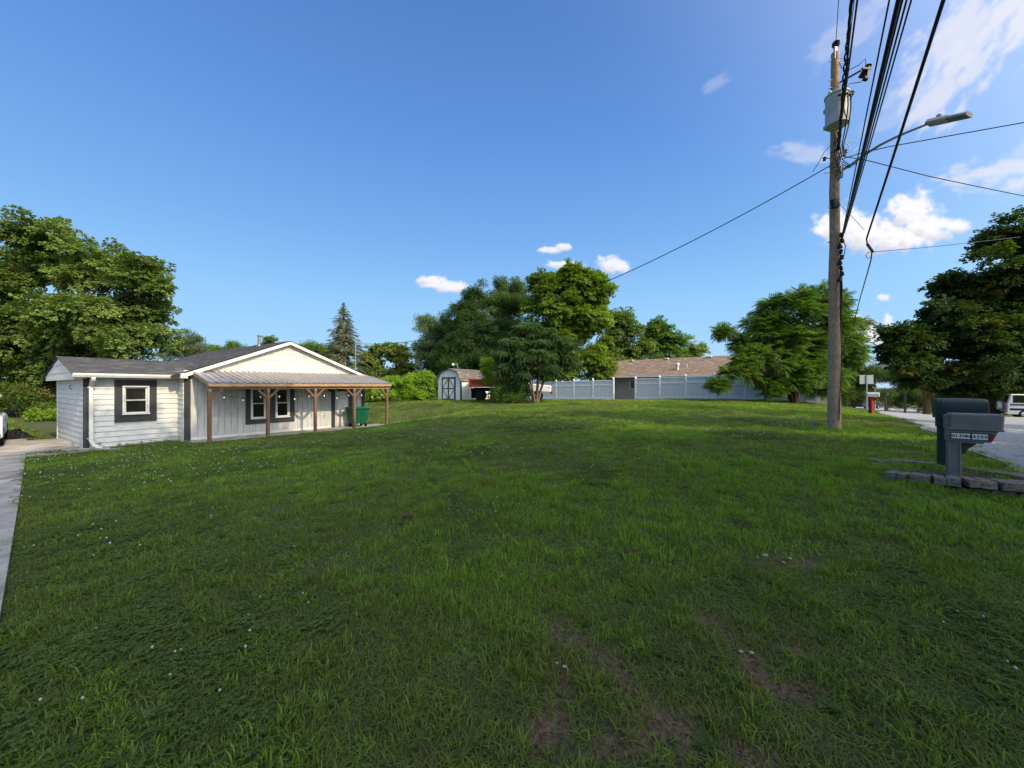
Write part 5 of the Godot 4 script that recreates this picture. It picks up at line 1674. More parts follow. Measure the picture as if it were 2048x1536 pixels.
func spruce(called: String, label: String, d: float, u: float, vt: float, vb: float, half: float) -> void:
	var b := g_px(u, d)
	var root := thing(called, label, "tree", b)
	var top := at_px(u - 2, vt, d).y - b.y
	var rb := half / F * d
	var y0 := at_px(u, vb, d).y - b.y
	var mb := MB.new()
	mb.tube([Vector3(0, -0.2, 0), Vector3(0.1, top * 0.4, 0), Vector3(0.0, top * 0.7, 0), Vector3(-0.05, top - 0.2, 0)], [0.28, 0.22, 0.13, 0.02], 9)
	part("trunk", mb, mats["bark_dead"], root)
	var lm := MB.new()
	for k in 34:      # dead lower branches
		var y := rng.randf_range(top * 0.18, top * 0.46)
		var an := rng.randf_range(-0.5, 2.6)
		var l := rng.randf_range(0.7, 1.7)
		var a := Vector3(0.05, y, 0)
		lm.tube(bent(a, a + Vector3(cos(an) * l, -rng.randf() * 0.5, sin(an) * l), 0.08, 3), [0.035, 0.025, 0.015], 5, false)
	part("limbs", lm, mats["bark_dead"], root)
	var per: Array = [[], [], []]
	var cs: Array = [[], [], []]
	for k in 2600:
		var t := pow(rng.randf(), 0.62)           # 0 at the top, 1 at the foot of the crown
		var an := rng.randf() * TAU
		# the crown is ragged: thin on its right hand lower side
		if t > 0.62 and cos(an) > 0.1 and rng.randf() < 0.75:
			continue
		var tier := 0.75 + 0.25 * sin(t * 46.0 + an * 1.7) + 0.12 * sin(an * 5.0)
		var r := rb * pow(t, 0.75) * tier * sqrt(rng.randf_range(0.12, 1.0))
		var y := lerpf(top, y0, t) + rng.randf_range(-0.2, 0.2)
		var dr := Vector3(cos(an), -0.30 + 0.35 * (1.0 - t), sin(an)).normalized()
		var x := Vector3.UP.cross(dr).normalized()
		var sc := rng.randf_range(0.8, 1.35) * (0.55 + 0.6 * t)
		var vi := rng.randi() % 3
		per[vi].append(Transform3D(Basis(x, dr.cross(x), dr).scaled(Vector3.ONE * sc), Vector3(cos(an) * r, y, sin(an) * r) - dr * 0.3))
		cs[vi].append(Color(0.085, 0.10, 0.045).lerp(Color(0.17, 0.18, 0.085), rng.randf()))
	for vi in 3:
		scatter("crown", (sprays["needle" + str(vi)] as MB).mesh(mats["leaf"]), per[vi], cs[vi], root)

# ---------------------------------------------------------------- utility pole and wires
func wire(called: String, label: String, pts: Array, r: float, m: String, group := "", seg := 6) -> Node3D:
	var o := thing(called, label, "wire", pts[0], 0.0, group)
	var q: Array = []
	for p in pts:
		q.append(p - pts[0])
	var mb := MB.new()
	mb.tube(q, [r], seg)
	part("strand", mb, mats[m], o)
	return o

func sagged(a: Vector3, b: Vector3, sag: float, n := 24) -> Array:
	return bent(a, b, -sag, n)

func make_pole() -> void:
	var d := 10.5
	var base := Vector3(8.905, ground(8.905, d), -d)
	var po := thing("utility_pole", "weathered wooden utility pole carrying a transformer and street light", "pole", base)
	var top := 10.86 - base.y
	var pm := MB.new()
	var pts: Array = []
	var rad: Array = []
	for k in 15:
		var t := k / 14.0
		pts.append(Vector3(0.03 * t + 0.006 * sin(k * 2.0), lerpf(-0.3, top, t), 0.005 * cos(k * 1.7)))
		rad.append(lerpf(0.155, 0.092, pow(t, 0.85)) + (0.004 if k % 3 == 0 else 0.0))
	pm.tube(pts, rad, 20)
	part("pole", pm, mats["pole_wood"], po)
	var up := func(u: float, v: float, dd := 10.5) -> Vector3: return at_px(u, v, dd) - base
	# ground wire and moulding down the pole
	var gw := MB.new()
	gw.tube([up.call(1681, 500, 10.4), up.call(1681.5, 640, 10.37), up.call(1684, 700, 10.36), up.call(1678, 840, 10.33)], [0.012], 6)
	part("ground_wire", gw, mats["cable_grey"], po)
	# pin and insulator at the top
	var ti := MB.new()
	ti.box(up.call(1671, 106, 10.45), Vector3(0.09, 0.34, 0.05), Basis.IDENTITY, 0.01)
	ti.tube([up.call(1671.5, 100, 10.5), up.call(1671.8, 88, 10.5)], [0.03], 8)
	part("pin_bracket", ti, mats["galv"], po)
	var ins := MB.new()
	ins.lathe([Vector2(0.0, -0.09), Vector2(0.07, -0.09), Vector2(0.095, -0.04), Vector2(0.06, -0.02), Vector2(0.09, 0.02), Vector2(0.06, 0.06), Vector2(0.0, 0.08)], 14, Transform3D(Basis.IDENTITY, up.call(1671.8, 87, 10.5)))
	part("insulator", ins, mats["porcelain"], po)
	# through bolts
	for q in [[1659, 121, 1666], [1657, 161, 1664], [1657, 176, 1664], [1679, 116, 1686], [1679, 127, 1684], [1650, 345, 1660], [1655, 484, 1662], [1655, 565, 1662], [1657, 415, 1662]]:
		var bm := MB.new()
		bm.tube([up.call(q[0], q[1] + 1, 10.48), up.call(q[2], q[1] - 1, 10.48)], [0.014], 6)
		part("bolt", bm, mats["galv"], po)
	# transformer can
	var tc := MB.new()
	var tp: Vector3 = up.call(1674, 221, 10.1)
	var tt := Transform3D(Basis.IDENTITY, tp)
	tc.lathe([Vector2(0.0, -0.41), Vector2(0.235, -0.41), Vector2(0.25, -0.40), Vector2(0.25, 0.36), Vector2(0.27, 0.365), Vector2(0.27, 0.40), Vector2(0.25, 0.42), Vector2(0.13, 0.47), Vector2(0.0, 0.48)], 28, tt)
	var tco := part("transformer", tc, mats["transformer"], po)
	for q in [[0.18, 0.12], [-0.05, 0.16]]:
		var bu := MB.new()
		bu.lathe([Vector2(0.06, 0.0), Vector2(0.045, 0.05), Vector2(0.06, 0.08), Vector2(0.04, 0.12), Vector2(0.055, 0.15), Vector2(0.035, 0.2), Vector2(0.0, 0.22)], 10, Transform3D(Basis.IDENTITY, tp + Vector3(q[0], 0.43, -q[1])))
		part("bushing", bu, mats["transformer"], tco)
	var arrest := MB.new()
	arrest.lathe([Vector2(0.0, -0.12), Vector2(0.05, -0.12), Vector2(0.07, -0.05), Vector2(0.05, -0.02), Vector2(0.07, 0.03), Vector2(0.05, 0.06), Vector2(0.06, 0.10), Vector2(0.0, 0.13)], 10, Transform3D(Basis(Vector3(0, 0, 1), -0.5), tp + Vector3(0.33, 0.38, 0.02)))
	part("arrester", arrest, mats["porcelain"], tco)
	for q in [[-0.13, 0.22], [0.02, 0.25], [0.12, 0.22]]:
		var lug := MB.new()
		lug.tube([tp + Vector3(q[0], 0.24, q[1] - 0.03), tp + Vector3(q[0], 0.24, q[1] + 0.07)], [0.028], 8)
		lug.tube([tp + Vector3(q[0], 0.24, q[1] + 0.06), tp + Vector3(q[0] + 0.01, -0.1, q[1] + 0.05), tp + Vector3(q[0] + 0.02, -0.5, q[1] - 0.02), tp + Vector3(0.02 + q[0] * 0.4, -1.0, 0.12), tp + Vector3(q[0] * 0.3, -1.35, 0.2)], [0.014], 6)
		part("lead", lug, mats["cable"], tco)
	for y in [0.2, -0.25]:
		boxpart("hanger", tp + Vector3(-0.02, y, -0.29), Vector3(0.12, 0.10, 0.12), mats["galv"], tco)
	# painted mark on the can
	var tm := TextMesh.new()
	var sf := SystemFont.new()
	sf.font_names = PackedStringArray(["Droid Sans"])
	tm.font = sf
	tm.text = "5"
	tm.font_size = 32
	tm.pixel_size = 0.005
	tm.depth = 0.003
	tm.material = mats["plate"]
	put("painted_number", tm, tco, Transform3D(Basis(Vector3.UP, 0.05), tp + Vector3(-0.01, 0.06, 0.251)))
	# fuse cutout on its own arm
	var fa := MB.new()
	fa.tube([up.call(1678, 166, 10.45), up.call(1722, 141, 10.1)], [0.024], 8)
	fa.tube([up.call(1679, 124, 10.42), up.call(1683, 136, 10.4), up.call(1700, 139, 10.3), up.call(1718, 130, 10.1), up.call(1731, 117, 10.05), up.call(1732, 132, 10.05)], [0.010], 6)
	fa.tube([up.call(1728, 157, 10.05), up.call(1722, 164, 10.1), up.call(1700, 167, 10.1), up.call(1692, 176, 10.05)], [0.010], 6)
	part("cutout_arm", fa, mats["cable_grey"], po)
	var fc := MB.new()
	for k in 6:
		fc.lathe([Vector2(0.0, -0.03), Vector2(0.035, -0.03), Vector2(0.075, 0.0), Vector2(0.035, 0.03), Vector2(0.0, 0.03)], 10, Transform3D(Basis(Vector3(0, 0, 1), -0.35), up.call(1728, 142, 10.05) + Vector3(-0.06 + 0.035 * k, -0.14 + 0.055 * k, 0)))
	fc.beam(up.call(1724, 137, 10.0), up.call(1741, 138, 10.0), 0.05, 0.05, Vector3.UP)
	fc.beam(up.call(1738, 133, 10.0), up.call(1733, 158, 10.0), 0.045, 0.045)
	fc.tube([up.call(1727, 157, 10.0), up.call(1734, 159, 10.0)], [0.05], 8)
	part("fuse_cutout", fc, mats["porcelain"], po)
	# bundles of cable, black terminal box, clamps
	var bx := MB.new()
	bx.box(up.call(1670, 407, 10.33), Vector3(0.18, 0.24, 0.10), Basis(Vector3(0, 0, 1), 0.12), 0.01)
	part("terminal_box", bx, mats["black_frame"], po)
	var cl := MB.new()
	for k in 9:
		var p: Vector3 = up.call(1682 + 2.5 * sin(k * 2.1), 470 + k * 11, 10.32)
		cl.lathe([Vector2(0.0, -0.08), Vector2(0.035 + 0.012 * (k % 3), -0.06), Vector2(0.04, 0.04), Vector2(0.0, 0.08)], 8, Transform3D(Basis(Vector3(0, 0, 1), 0.3 * sin(k * 1.3)), p))
	cl.tube([up.call(1684, 476, 10.3), up.call(1691, 492, 10.3), up.call(1689, 508, 10.3), up.call(1684, 514, 10.3)], [0.01], 5)
	cl.tube([up.call(1682, 540, 10.3), up.call(1683, 580, 10.3), up.call(1682, 640, 10.3)], [0.022, 0.03, 0.015], 7)
	part("cable_clamps", cl, mats["cable"], po)
	var tang := MB.new()
	for k in 9:
		var a: Vector3 = up.call(1674 + 4 * sin(k * 1.9), 262 + k * 3, 10.3)
		var b: Vector3 = up.call(1668 + 9 * sin(k * 2.7 + 1.0), 300 + k * 6, 10.28)
		var c: Vector3 = up.call(1672 + 10 * sin(k * 1.1), 330 + (k % 4) * 6, 10.3)
		tang.tube([a, a.lerp(b, 0.5) + Vector3(0.06 * sin(k * 3.0), 0, 0.05), b, b.lerp(c, 0.5) + Vector3(0.05 * cos(k * 2.0), -0.03, 0.05), c], [0.012], 5, false)
	tang.tube([up.call(1671, 310, 10.28), up.call(1663, 318, 10.3), up.call(1652, 316, 10.3), up.call(1648, 320, 10.3)], [0.012], 5)
	for q in [[1649, 318], [1689, 308], [1691, 303]]:
		tang.lathe([Vector2(0.0, -0.05), Vector2(0.045, -0.04), Vector2(0.03, 0.0), Vector2(0.045, 0.04), Vector2(0.0, 0.05)], 8, Transform3D(Basis.IDENTITY, up.call(q[0], q[1], 10.3)))
	for k in 3:
		tang.tube([up.call(1683, 318 + k * 5, 10.35), up.call(1700, 330 + k * 3, 10.2), up.call(1712, 324 + k * 2, 10.2), up.call(1716, 314, 10.2)], [0.010], 5, false)
	part("drop_leads", tang, mats["cable"], po)
	var wl := MB.new()
	wl.tube([up.call(1691, 284, 10.25), up.call(1698, 292, 10.2), up.call(1700, 306, 10.2)], [0.010], 6)
	wl.tube([up.call(1694, 282, 10.25), up.call(1706, 281, 10.2), up.call(1714, 287, 10.2), up.call(1716, 294, 10.2), up.call(1707, 303, 10.2)], [0.008], 6)
	part("white_lead", wl, mats["plate"], po)
	# street light on a bent arm
	var sl := thing("street_light", "long pale street light on a bent arm reaching over the road from the pole", "street light", base)
	var am := MB.new()
	var ap: Array = []
	for q in [[1682, 341, 10.38], [1700, 331, 10.25], [1728, 310, 10.05], [1760, 290, 9.75], [1790, 275, 9.45], [1820, 262, 9.2], [1858, 247, 8.9]]:
		ap.append(up.call(q[0], q[1], q[2]))
	am.tube(ap, [0.040, 0.036, 0.034, 0.032, 0.030, 0.028, 0.026], 10)
	am.box(up.call(1681, 344, 10.36), Vector3(0.10, 0.34, 0.10), Basis.IDENTITY, 0.02)
	part("arm", am, mats["lamp_grey"], sl)
	var h0: Vector3 = up.call(1856, 247, 8.92)
	var h1: Vector3 = up.call(1939, 229, 8.32)
	var z := (h1 - h0).normalized()
	var x := Vector3.UP.cross(z).normalized()
	var y := z.cross(x)
	var hm := MB.new()
	var L := h0.distance_to(h1)
	var tf := Transform3D(Basis(x, y, z), h0)
	hm.prism(PackedVector2Array([Vector2(-0.13, -0.04), Vector2(0.13, -0.04), Vector2(0.14, 0.0), Vector2(0.09, 0.07), Vector2(-0.09, 0.07), Vector2(-0.14, 0.0)]), 0.0, L * 0.52, tf)
	hm.prism(PackedVector2Array([Vector2(-0.14, -0.03), Vector2(0.14, -0.03), Vector2(0.15, 0.01), Vector2(0.11, 0.045), Vector2(-0.11, 0.045), Vector2(-0.15, 0.01)]), L * 0.52, L, tf)
	part("housing", hm, mats["lamp_grey"], sl)
	var le := MB.new()
	le.box(h0 + z * L * 0.74 - y * 0.036, Vector3(0.22, 0.012, L * 0.40), Basis(x, y, z))
	part("lens", le, mats["lens"], sl)
	var pc := MB.new()
	pc.lathe([Vector2(0.045, 0.0), Vector2(0.045, 0.07), Vector2(0.03, 0.085), Vector2(0.0, 0.085)], 12, Transform3D(Basis(x, y, z), h0 + z * L * 0.22 + y * 0.07))
	part("photocell", pc, mats["lamp_grey"], sl)
	# spans that come from behind and end on this pole
	var g1 := "overhead lines along the road"
	for q in [
		["power_line", "thick black bundled cable running along the road down to the pole", [1683, 482, 10.38], [1793, 0, 4.1], 0.022, "cable"],
		["power_line", "thin line left of the thick bundled cable above the lawn", [1684, 470, 10.40], [1777, 0, 4.15], 0.009, "cable_grey"],
		["power_line", "thin line hugging the right side of the thick bundled cable", [1685, 476, 10.36], [1802.5, 0, 4.1], 0.011, "cable_grey"],
		["power_line", "second thin line right of the thick bundled cable", [1687, 470, 10.34], [1811, 0, 4.05], 0.010, "cable_grey"],
		["power_line", "outermost thin line right of the thick bundled cable", [1689, 466, 10.34], [1820, 0, 4.0], 0.009, "cable_grey"],
		["power_line", "lone wire running from the top insulator of the pole", [1671.8, 82, 10.5], [1677, 0, 9.35], 0.008, "cable_grey"],
		["power_line", "steady dark wire beside the twisted cable near the transformer", [1682, 250, 10.2], [1714, 0, 6.6], 0.016, "cable"],
		["power_line", "faint thin wire between the twisted cable and its neighbour", [1686, 200, 10.3], [1708, 0, 7.2], 0.007, "cable_grey"]]:
		var a: Vector3 = at_px(q[2][0], q[2][1], q[2][2])
		var b: Vector3 = at_px(q[3][0], q[3][1], q[3][2])
		var far := a + (b - a) * 3.2
		far.y += 0.4
		wire(q[0], q[1], bent(a, far, -0.25 if q[4] > 0.02 else -0.2, 24), q[4], q[5], g1)
	# twisted triplex
	var tw := thing("twisted_cable", "twisted black cable coming from above to the transformer", "wire", at_px(1676, 300, 10.28))
	var t0 := at_px(1676, 300, 10.28)
	var t1 := at_px(1703, 0, 6.55)
	for k in 3:
		var tp3: Array = []
		for j in 90:
			var f := j / 89.0 * 2.6
			var an := f * 34.0 + TAU * k / 3.0
			tp3.append(t0.lerp(t1, f) - t0 + Vector3(cos(an), sin(an) * 0.5, sin(an) * 0.6) * (0.026 + 0.012 * sin(f * 12.0)))
		var tm3 := MB.new()
		tm3.tube(tp3, [0.016], 5)
		part("strand", tm3, mats["cable"], tw)
	# heavy cable further out, with its splice and the line beyond it
	var s0 := at_px(1733, 478, 10.6)
	var s1 := at_px(1885, 0, 4.3)
	var fr := s0 + (s1 - s0) * 3.0
	fr.y += 0.3
	wire("heavy_cable", "heavy black cable hanging over the road edge right of the pole", [s0] + bent(s0 + (s1 - s0) * 0.08, fr, -0.15, 14), 0.021, "cable", g1)
	wire("heavy_cable", "drooping end of the heavy cable with its splice, going on down the road", [s0, at_px(1735, 492, 10.8), at_px(1744, 503, 11.0), at_px(1742, 520, 11.4), at_px(1735, 545, 12.5), at_px(1722, 590, 15.0), at_px(1709, 640, 20.0), at_px(1701, 676, 27.0)], 0.016, "cable", g1)
	var spl := thing("cable_splice", "black cable splice with loose loops where the heavy cable turns", "wire", at_px(1745, 503, 11.0))
	var sp := MB.new()
	for k in 5:
		sp.lathe([Vector2(0, -0.04), Vector2(0.035, -0.02), Vector2(0.035, 0.02), Vector2(0, 0.04)], 8, Transform3D(Basis(Vector3(0, 0, 1), 0.5), Vector3(-0.14 + 0.035 * k, 0.20 - 0.05 * k, 0)))
	sp.tube([Vector3(0, 0, 0), Vector3(-0.12, -0.03, 0), Vector3(-0.20, -0.12, 0), Vector3(-0.14, -0.20, 0), Vector3(-0.05, -0.16, 0)], [0.008], 5)
	part("splice", sp, mats["cable"], spl)
	wire("cross_wire", "thin cross wire from the splice over the road to the dark tree", [at_px(1745, 504, 11.0), at_px(1850, 495, 12.0), at_px(1945, 485, 13.2), at_px(2040, 474, 14.5)], 0.009, "cable_grey")
	wire("stay_wire", "short thin stay from the pole to the heavy cable", [at_px(1676, 404, 10.4), at_px(1728, 459, 10.55)], 0.006, "cable_grey")
	wire("service_drop", "drop wire crossing the road from below the street light arm", [at_px(1684, 312, 10.35), at_px(1735, 321, 10.3), at_px(1790, 335, 10.4), at_px(1860, 353, 10.6), at_px(1950, 372, 11.0), at_px(2048, 392, 11.4), at_px(2150, 405, 12.0)], 0.011, "cable", "service drops")
	wire("service_drop", "drop wire rising across the road under the street light", [at_px(1684, 318, 10.35), at_px(1722, 306, 10.0), at_px(1780, 293, 9.6), at_px(1880, 275, 9.1), at_px(2048, 245, 8.4), at_px(2250, 205, 7.8)], 0.011, "cable", "service drops")
	# drop to the house
	var m0 := at_px(1659, 332, 10.45)
	var ho: Node3D = get_node("house")
	var m1 := ho.transform * Vector3(10.47, 4.55, -0.42)
	wire("service_drop", "long sagging drop wire from the pole to the mast of the white house", sagged(m0, m1, 1.39, 40), 0.013, "cable", "service drops")
	wire("drop_tail", "loose strand joining the house drop wire to the pole", [at_px(1662, 290, 10.35), at_px(1648, 305, 10.42), at_px(1638, 325, 10.5), at_px(1625, 344, 10.6)], 0.008, "cable_grey")

# ---------------------------------------------------------------- mailboxes and their stone bed
func rounded(poly: PackedVector2Array, r: float, n := 4) -> PackedVector2Array:
	var o := PackedVector2Array()
	var m := poly.size()
	for i in m:
		var p := poly[i]
		var a := (poly[(i - 1 + m) % m] - p)
		var b := (poly[(i + 1) % m] - p)
		var rr := minf(r, minf(a.length(), b.length()) * 0.45)
		var pa := p + a.normalized() * rr
		var pb := p + b.normalized() * rr
		for k in n + 1:
			var t := k / float(n)
			o.append(pa.lerp(p, t).lerp(p.lerp(pb, t), t))
	return o

# prism along z with softened rims
func soft_prism(mb: MB, poly: PackedVector2Array, z0: float, z1: float, bev: float) -> void:
	mb.prism(poly, z0 + bev, z1 - bev)
	for e in [[z0, z0 + bev], [z1, z1 - bev]]:
		var ins := Geometry2D.offset_polygon(poly, -bev)
		if ins.is_empty() or ins[0].size() < 3:
			continue
		var q: PackedVector2Array = ins[0]
		var ids := Geometry2D.triangulate_polygon(q)
		var o := Vector3(0, 0, -1 if e[0] < e[1] else 1)
		for k in range(0, ids.size(), 3):
			mb.flat(Vector3(q[ids[k]].x, q[ids[k]].y, e[0]), Vector3(q[ids[k + 1]].x, q[ids[k + 1]].y, e[0]), Vector3(q[ids[k + 2]].x, q[ids[k + 2]].y, e[0]), o)
		# rim: nearest inner point to each outer edge
		for i in poly.size():
			var p := poly[i]
			var r := poly[(i + 1) % poly.size()]
			var pi := q[0]
			var ri := q[0]
			for s in q:
				if s.distance_squared_to(p) < pi.distance_squared_to(p):
					pi = s
				if s.distance_squared_to(r) < ri.distance_squared_to(r):
					ri = s
			var out := Vector3(p.x - pi.x, p.y - pi.y, 0) + o * 0.01
			mb.quad(Vector3(p.x, p.y, e[1]), Vector3(r.x, r.y, e[1]), Vector3(ri.x, ri.y, e[0]), Vector3(pi.x, pi.y, e[0]), out)

func make_mailboxes() -> void:
	var th := -atan2(0.65, 0.76)
	# grey mailbox with a newspaper slot; local x points to the road, local z faces the lettered side
	var g := thing("mailbox", "grey plastic mailbox on a post lettered GLENN 4250 in the stone bed", "mailbox", Vector3(6.045, 0.42, -5.2), th)
	var pm := MB.new()
	pm.box(Vector3(0, 0.21, 0), Vector3(0.125, 0.52, 0.125), Basis.IDENTITY, 0.015)
	for x in [-0.05, 0.05]:
		pm.box(Vector3(x, 0.21, 0.066), Vector3(0.020, 0.50, 0.02), Basis.IDENTITY, 0.006)
	pm.box(Vector3(0, -0.02, 0), Vector3(0.15, 0.08, 0.15), Basis.IDENTITY, 0.02)
	part("post", pm, mats["box_grey"], g)
	var br := MB.new()
	br.prism(PackedVector2Array([Vector2(0.075, 0.46), Vector2(0.22, 0.46), Vector2(0.17, 0.41), Vector2(0.12, 0.36), Vector2(0.10, 0.30), Vector2(0.075, 0.29)]), -0.03, 0.03)
	part("bracket", br, mats["box_grey_dark"], g)
	var lo := MB.new()
	soft_prism(lo, PackedVector2Array([Vector2(-0.07, 0.465), Vector2(0.31, 0.465), Vector2(0.37, 0.62), Vector2(-0.07, 0.62)]), -0.105, 0.105, 0.012)
	lo.box(Vector3(0.10, 0.462, 0), Vector3(0.30, 0.03, 0.17))
	part("newspaper_box", lo, mats["box_grey"], g)
	var hi := MB.new()
	soft_prism(hi, rounded(PackedVector2Array([Vector2(-0.06, 0.622), Vector2(0.405, 0.622), Vector2(0.42, 0.84), Vector2(-0.05, 0.84)]), 0.03), -0.125, 0.125, 0.02)
	hi.box(Vector3(0.17, 0.632, 0), Vector3(0.49, 0.025, 0.265), Basis.IDENTITY, 0.008)
	hi.box(Vector3(-0.066, 0.72, 0), Vector3(0.03, 0.19, 0.20), Basis.IDENTITY, 0.012)
	part("box", hi, mats["box_grey"], g)
	var st := MB.new()
	st.box(Vector3(0.135, 0.54, 0.106), Vector3(0.36, 0.095, 0.008))
	part("name_panel", st, mats["box_grey_dark"], g)
	var sf := SystemFont.new()
	sf.font_names = PackedStringArray(["Droid Sans"])
	sf.font_weight = 700
	var x := -0.035
	for ch in "GLENN 4250":
		if ch == " ":
			x += 0.014
			continue
		var tile := boxpart("letter_tile", Vector3(x + 0.0165, 0.54, 0.1125), Vector3(0.0325, 0.070, 0.004), mats["plate"], g)
		var tm := TextMesh.new()
		tm.font = sf
		tm.text = ch
		tm.font_size = 48
		tm.pixel_size = 0.00108
		tm.depth = 0.002
		tm.material = mats["ink"]
		put("letter", tm, tile, Transform3D(Basis.IDENTITY, Vector3(x + 0.0165, 0.54, 0.1160)))
		x += 0.0335
	var fl := MB.new()
	fl.prism(PackedVector2Array([Vector2(0.298, 0.49), Vector2(0.316, 0.49), Vector2(0.348, 0.575), Vector2(0.298, 0.575)]), 0.1065, 0.114)
	part("flag", fl, mats["red"], g)
	# dark green mailbox behind it
	var n := thing("mailbox", "large dark green rounded plastic mailbox behind the grey one", "mailbox", Vector3(6.57, 0.40, -5.76), th)
	var np := MB.new()
	np.box(Vector3(-0.01, 0.36, 0), Vector3(0.14, 0.80, 0.14), Basis.IDENTITY, 0.02)
	np.box(Vector3(-0.01, 0.70, 0), Vector3(0.17, 0.2, 0.17), Basis.IDENTITY, 0.02)
	part("post", np, mats["box_green"], n)
	var nb := MB.new()
	var arch := PackedVector2Array()
	for k in 13:
		var a := PI * k / 12.0
		arch.append(Vector2(cos(a) * 0.15, 0.89 + sin(a) * 0.155))
	arch.append(Vector2(-0.15, 0.74)); arch.append(Vector2(0.15, 0.74))
	# arch section in (z, y), run along x with a slight crown, front and back caps
	var secs := [[-0.115, 0.90], [-0.09, 1.0], [0.0, 1.02], [0.2, 1.02], [0.34, 1.0], [0.385, 0.985], [0.405, 0.93]]
	for i in secs.size() - 1:
		for k in arch.size():
			var p: Vector2 = arch[k]
			var q: Vector2 = arch[(k + 1) % arch.size()]
			var c := Vector2(0, 0.86)
			var p0: Vector2 = c + (p - c) * secs[i][1]
			var q0: Vector2 = c + (q - c) * secs[i][1]
			var p1: Vector2 = c + (p - c) * secs[i + 1][1]
			var q1: Vector2 = c + (q - c) * secs[i + 1][1]
			var o := Vector3(0, (p + q).y * 0.5 - 0.86, (p + q).x * 0.5)
			nb.quad(Vector3(secs[i][0], p0.y, p0.x), Vector3(secs[i][0], q0.y, q0.x), Vector3(secs[i + 1][0], q1.y, q1.x), Vector3(secs[i + 1][0], p1.y, p1.x), o)
	for e in [secs[0], secs[secs.size() - 1]]:
		for k in arch.size():
			var c := Vector2(0, 0.86)
			var p: Vector2 = c + (arch[k] - c) * e[1]
			var q: Vector2 = c + (arch[(k + 1) % arch.size()] - c) * e[1]
			nb.flat(Vector3(e[0], 0.86, 0), Vector3(e[0], p.y, p.x), Vector3(e[0], q.y, q.x), Vector3(signf(e[0]), 0, 0))
	part("box", nb, mats["box_green"], n)
	boxpart("hinge_rib", Vector3(-0.065, 0.89, 0.148), Vector3(0.012, 0.26, 0.012), mats["box_green"], n)
	# bed of split blocks around the posts
	var bed := thing("stone_bed", "low curved bed edge of split grey blocks around the mailbox posts", "stone bed", Vector3(6.1, 0.0, -5.2))
	var coarse := [Vector2(5.36, 5.44), Vector2(5.48, 5.22), Vector2(5.60, 5.06), Vector2(5.78, 4.88), Vector2(6.02, 4.74), Vector2(6.30, 4.63), Vector2(6.58, 4.62), Vector2(6.80, 4.80), Vector2(6.80, 5.08), Vector2(6.72, 5.38), Vector2(6.60, 5.70), Vector2(6.42, 6.02), Vector2(6.14, 6.20), Vector2(5.86, 6.20)]
	var line := []
	var topy := []
	for k in coarse.size() - 1:
		line.append(coarse[k])
		topy.append(lerpf(0.425, 0.455, minf(k / 3.0, 1.0)) + rng.randf_range(-0.006, 0.006))
		if k % 3 != 1:
			line.append((coarse[k] + coarse[k + 1]) * 0.5 + Vector2(rng.randf_range(-0.015, 0.015), rng.randf_range(-0.015, 0.015)))
			topy.append(lerpf(0.425, 0.455, minf(k / 3.0, 1.0)) + rng.randf_range(-0.006, 0.006))
	line.append(coarse[coarse.size() - 1])
	topy.append(0.44)
	for row in 2:
		for k in line.size() - 1:
			var a: Vector2 = line[k]
			var b: Vector2 = line[k + 1]
			if row == 1:
				if k == line.size() - 2:
					continue
				a = (line[k] + line[k + 1]) * 0.5
				b = (line[k + 1] + line[k + 2]) * 0.5
			var c := (a + b) * 0.5
			var e := (b - a)
			var y: float = (topy[k] + topy[k + 1]) * 0.5 - 0.055 - row * 0.115
			if row == 1 and y < ground(c.x, c.y) - 0.02:
				continue
			var mb := MB.new()
			var bs := Basis(Vector3.UP, atan2(e.y, e.x))
			# uneven split block
			var h := Vector3(e.length() * 0.5 - 0.006, 0.045, 0.135 if row == 0 else 0.115)
			var cor: Array[Vector3] = []
			for sx in [-1, 1]:
				for sy in [-1, 1]:
					for sz in [-1, 1]:
						cor.append(Vector3(sx * h.x, sy * h.y, sz * h.z) + Vector3(rng.randf_range(-0.008, 0.002) * sx, rng.randf_range(-0.006, 0.004), rng.randf_range(-0.02, 0.012)))
			var cen := Vector3(c.x - 6.1, y, -c.y + 5.2)
			for f in [[0, 1, 3, 2], [4, 5, 7, 6], [0, 1, 5, 4], [2, 3, 7, 6], [0, 2, 6, 4], [1, 3, 7, 5]]:
				var mid := (cor[f[0]] + cor[f[1]] + cor[f[2]] + cor[f[3]]) * 0.25
				mb.quad(cen + bs * cor[f[0]], cen + bs * cor[f[1]], cen + bs * cor[f[2]], cen + bs * cor[f[3]], bs * mid)
			part("block", mb, mats["stone"] if row == 0 else mats["stone_dark"], bed)
	# earth inside the bed
	var em := MB.new()
	em.col = Color(0.075, 0.06, 0.04)
	var ce := Vector3(0.05, 0.42, -0.25)
	for k in line.size():
		var p: Vector2 = line[k]
		var q: Vector2 = line[(k + 1) % line.size()]
		em.flat(ce, Vector3(p.x - 6.1, 0.385, -p.y + 5.2), Vector3(q.x - 6.1, 0.385, -q.y + 5.2), Vector3.UP)
	part("soil", em, mats["earth"], bed)
	# white mailbox on a red pedestal further down the road
	var wq := g_px(1742, 20.0)
	var w := thing("mailbox", "white mailbox on a red pedestal further down the road", "mailbox", wq, th)
	var wp := MB.new()
	wp.lathe([Vector2(0.11, -0.1), Vector2(0.10, 0.1), Vector2(0.09, 0.85), Vector2(0.11, 0.90), Vector2(0.0, 0.90)], 12)
	wp.box(Vector3(0.14, 0.80, 0), Vector3(0.2, 0.16, 0.1), Basis.IDENTITY, 0.02)
	part("pedestal", wp, mats["red"], w)
	var wb := MB.new()
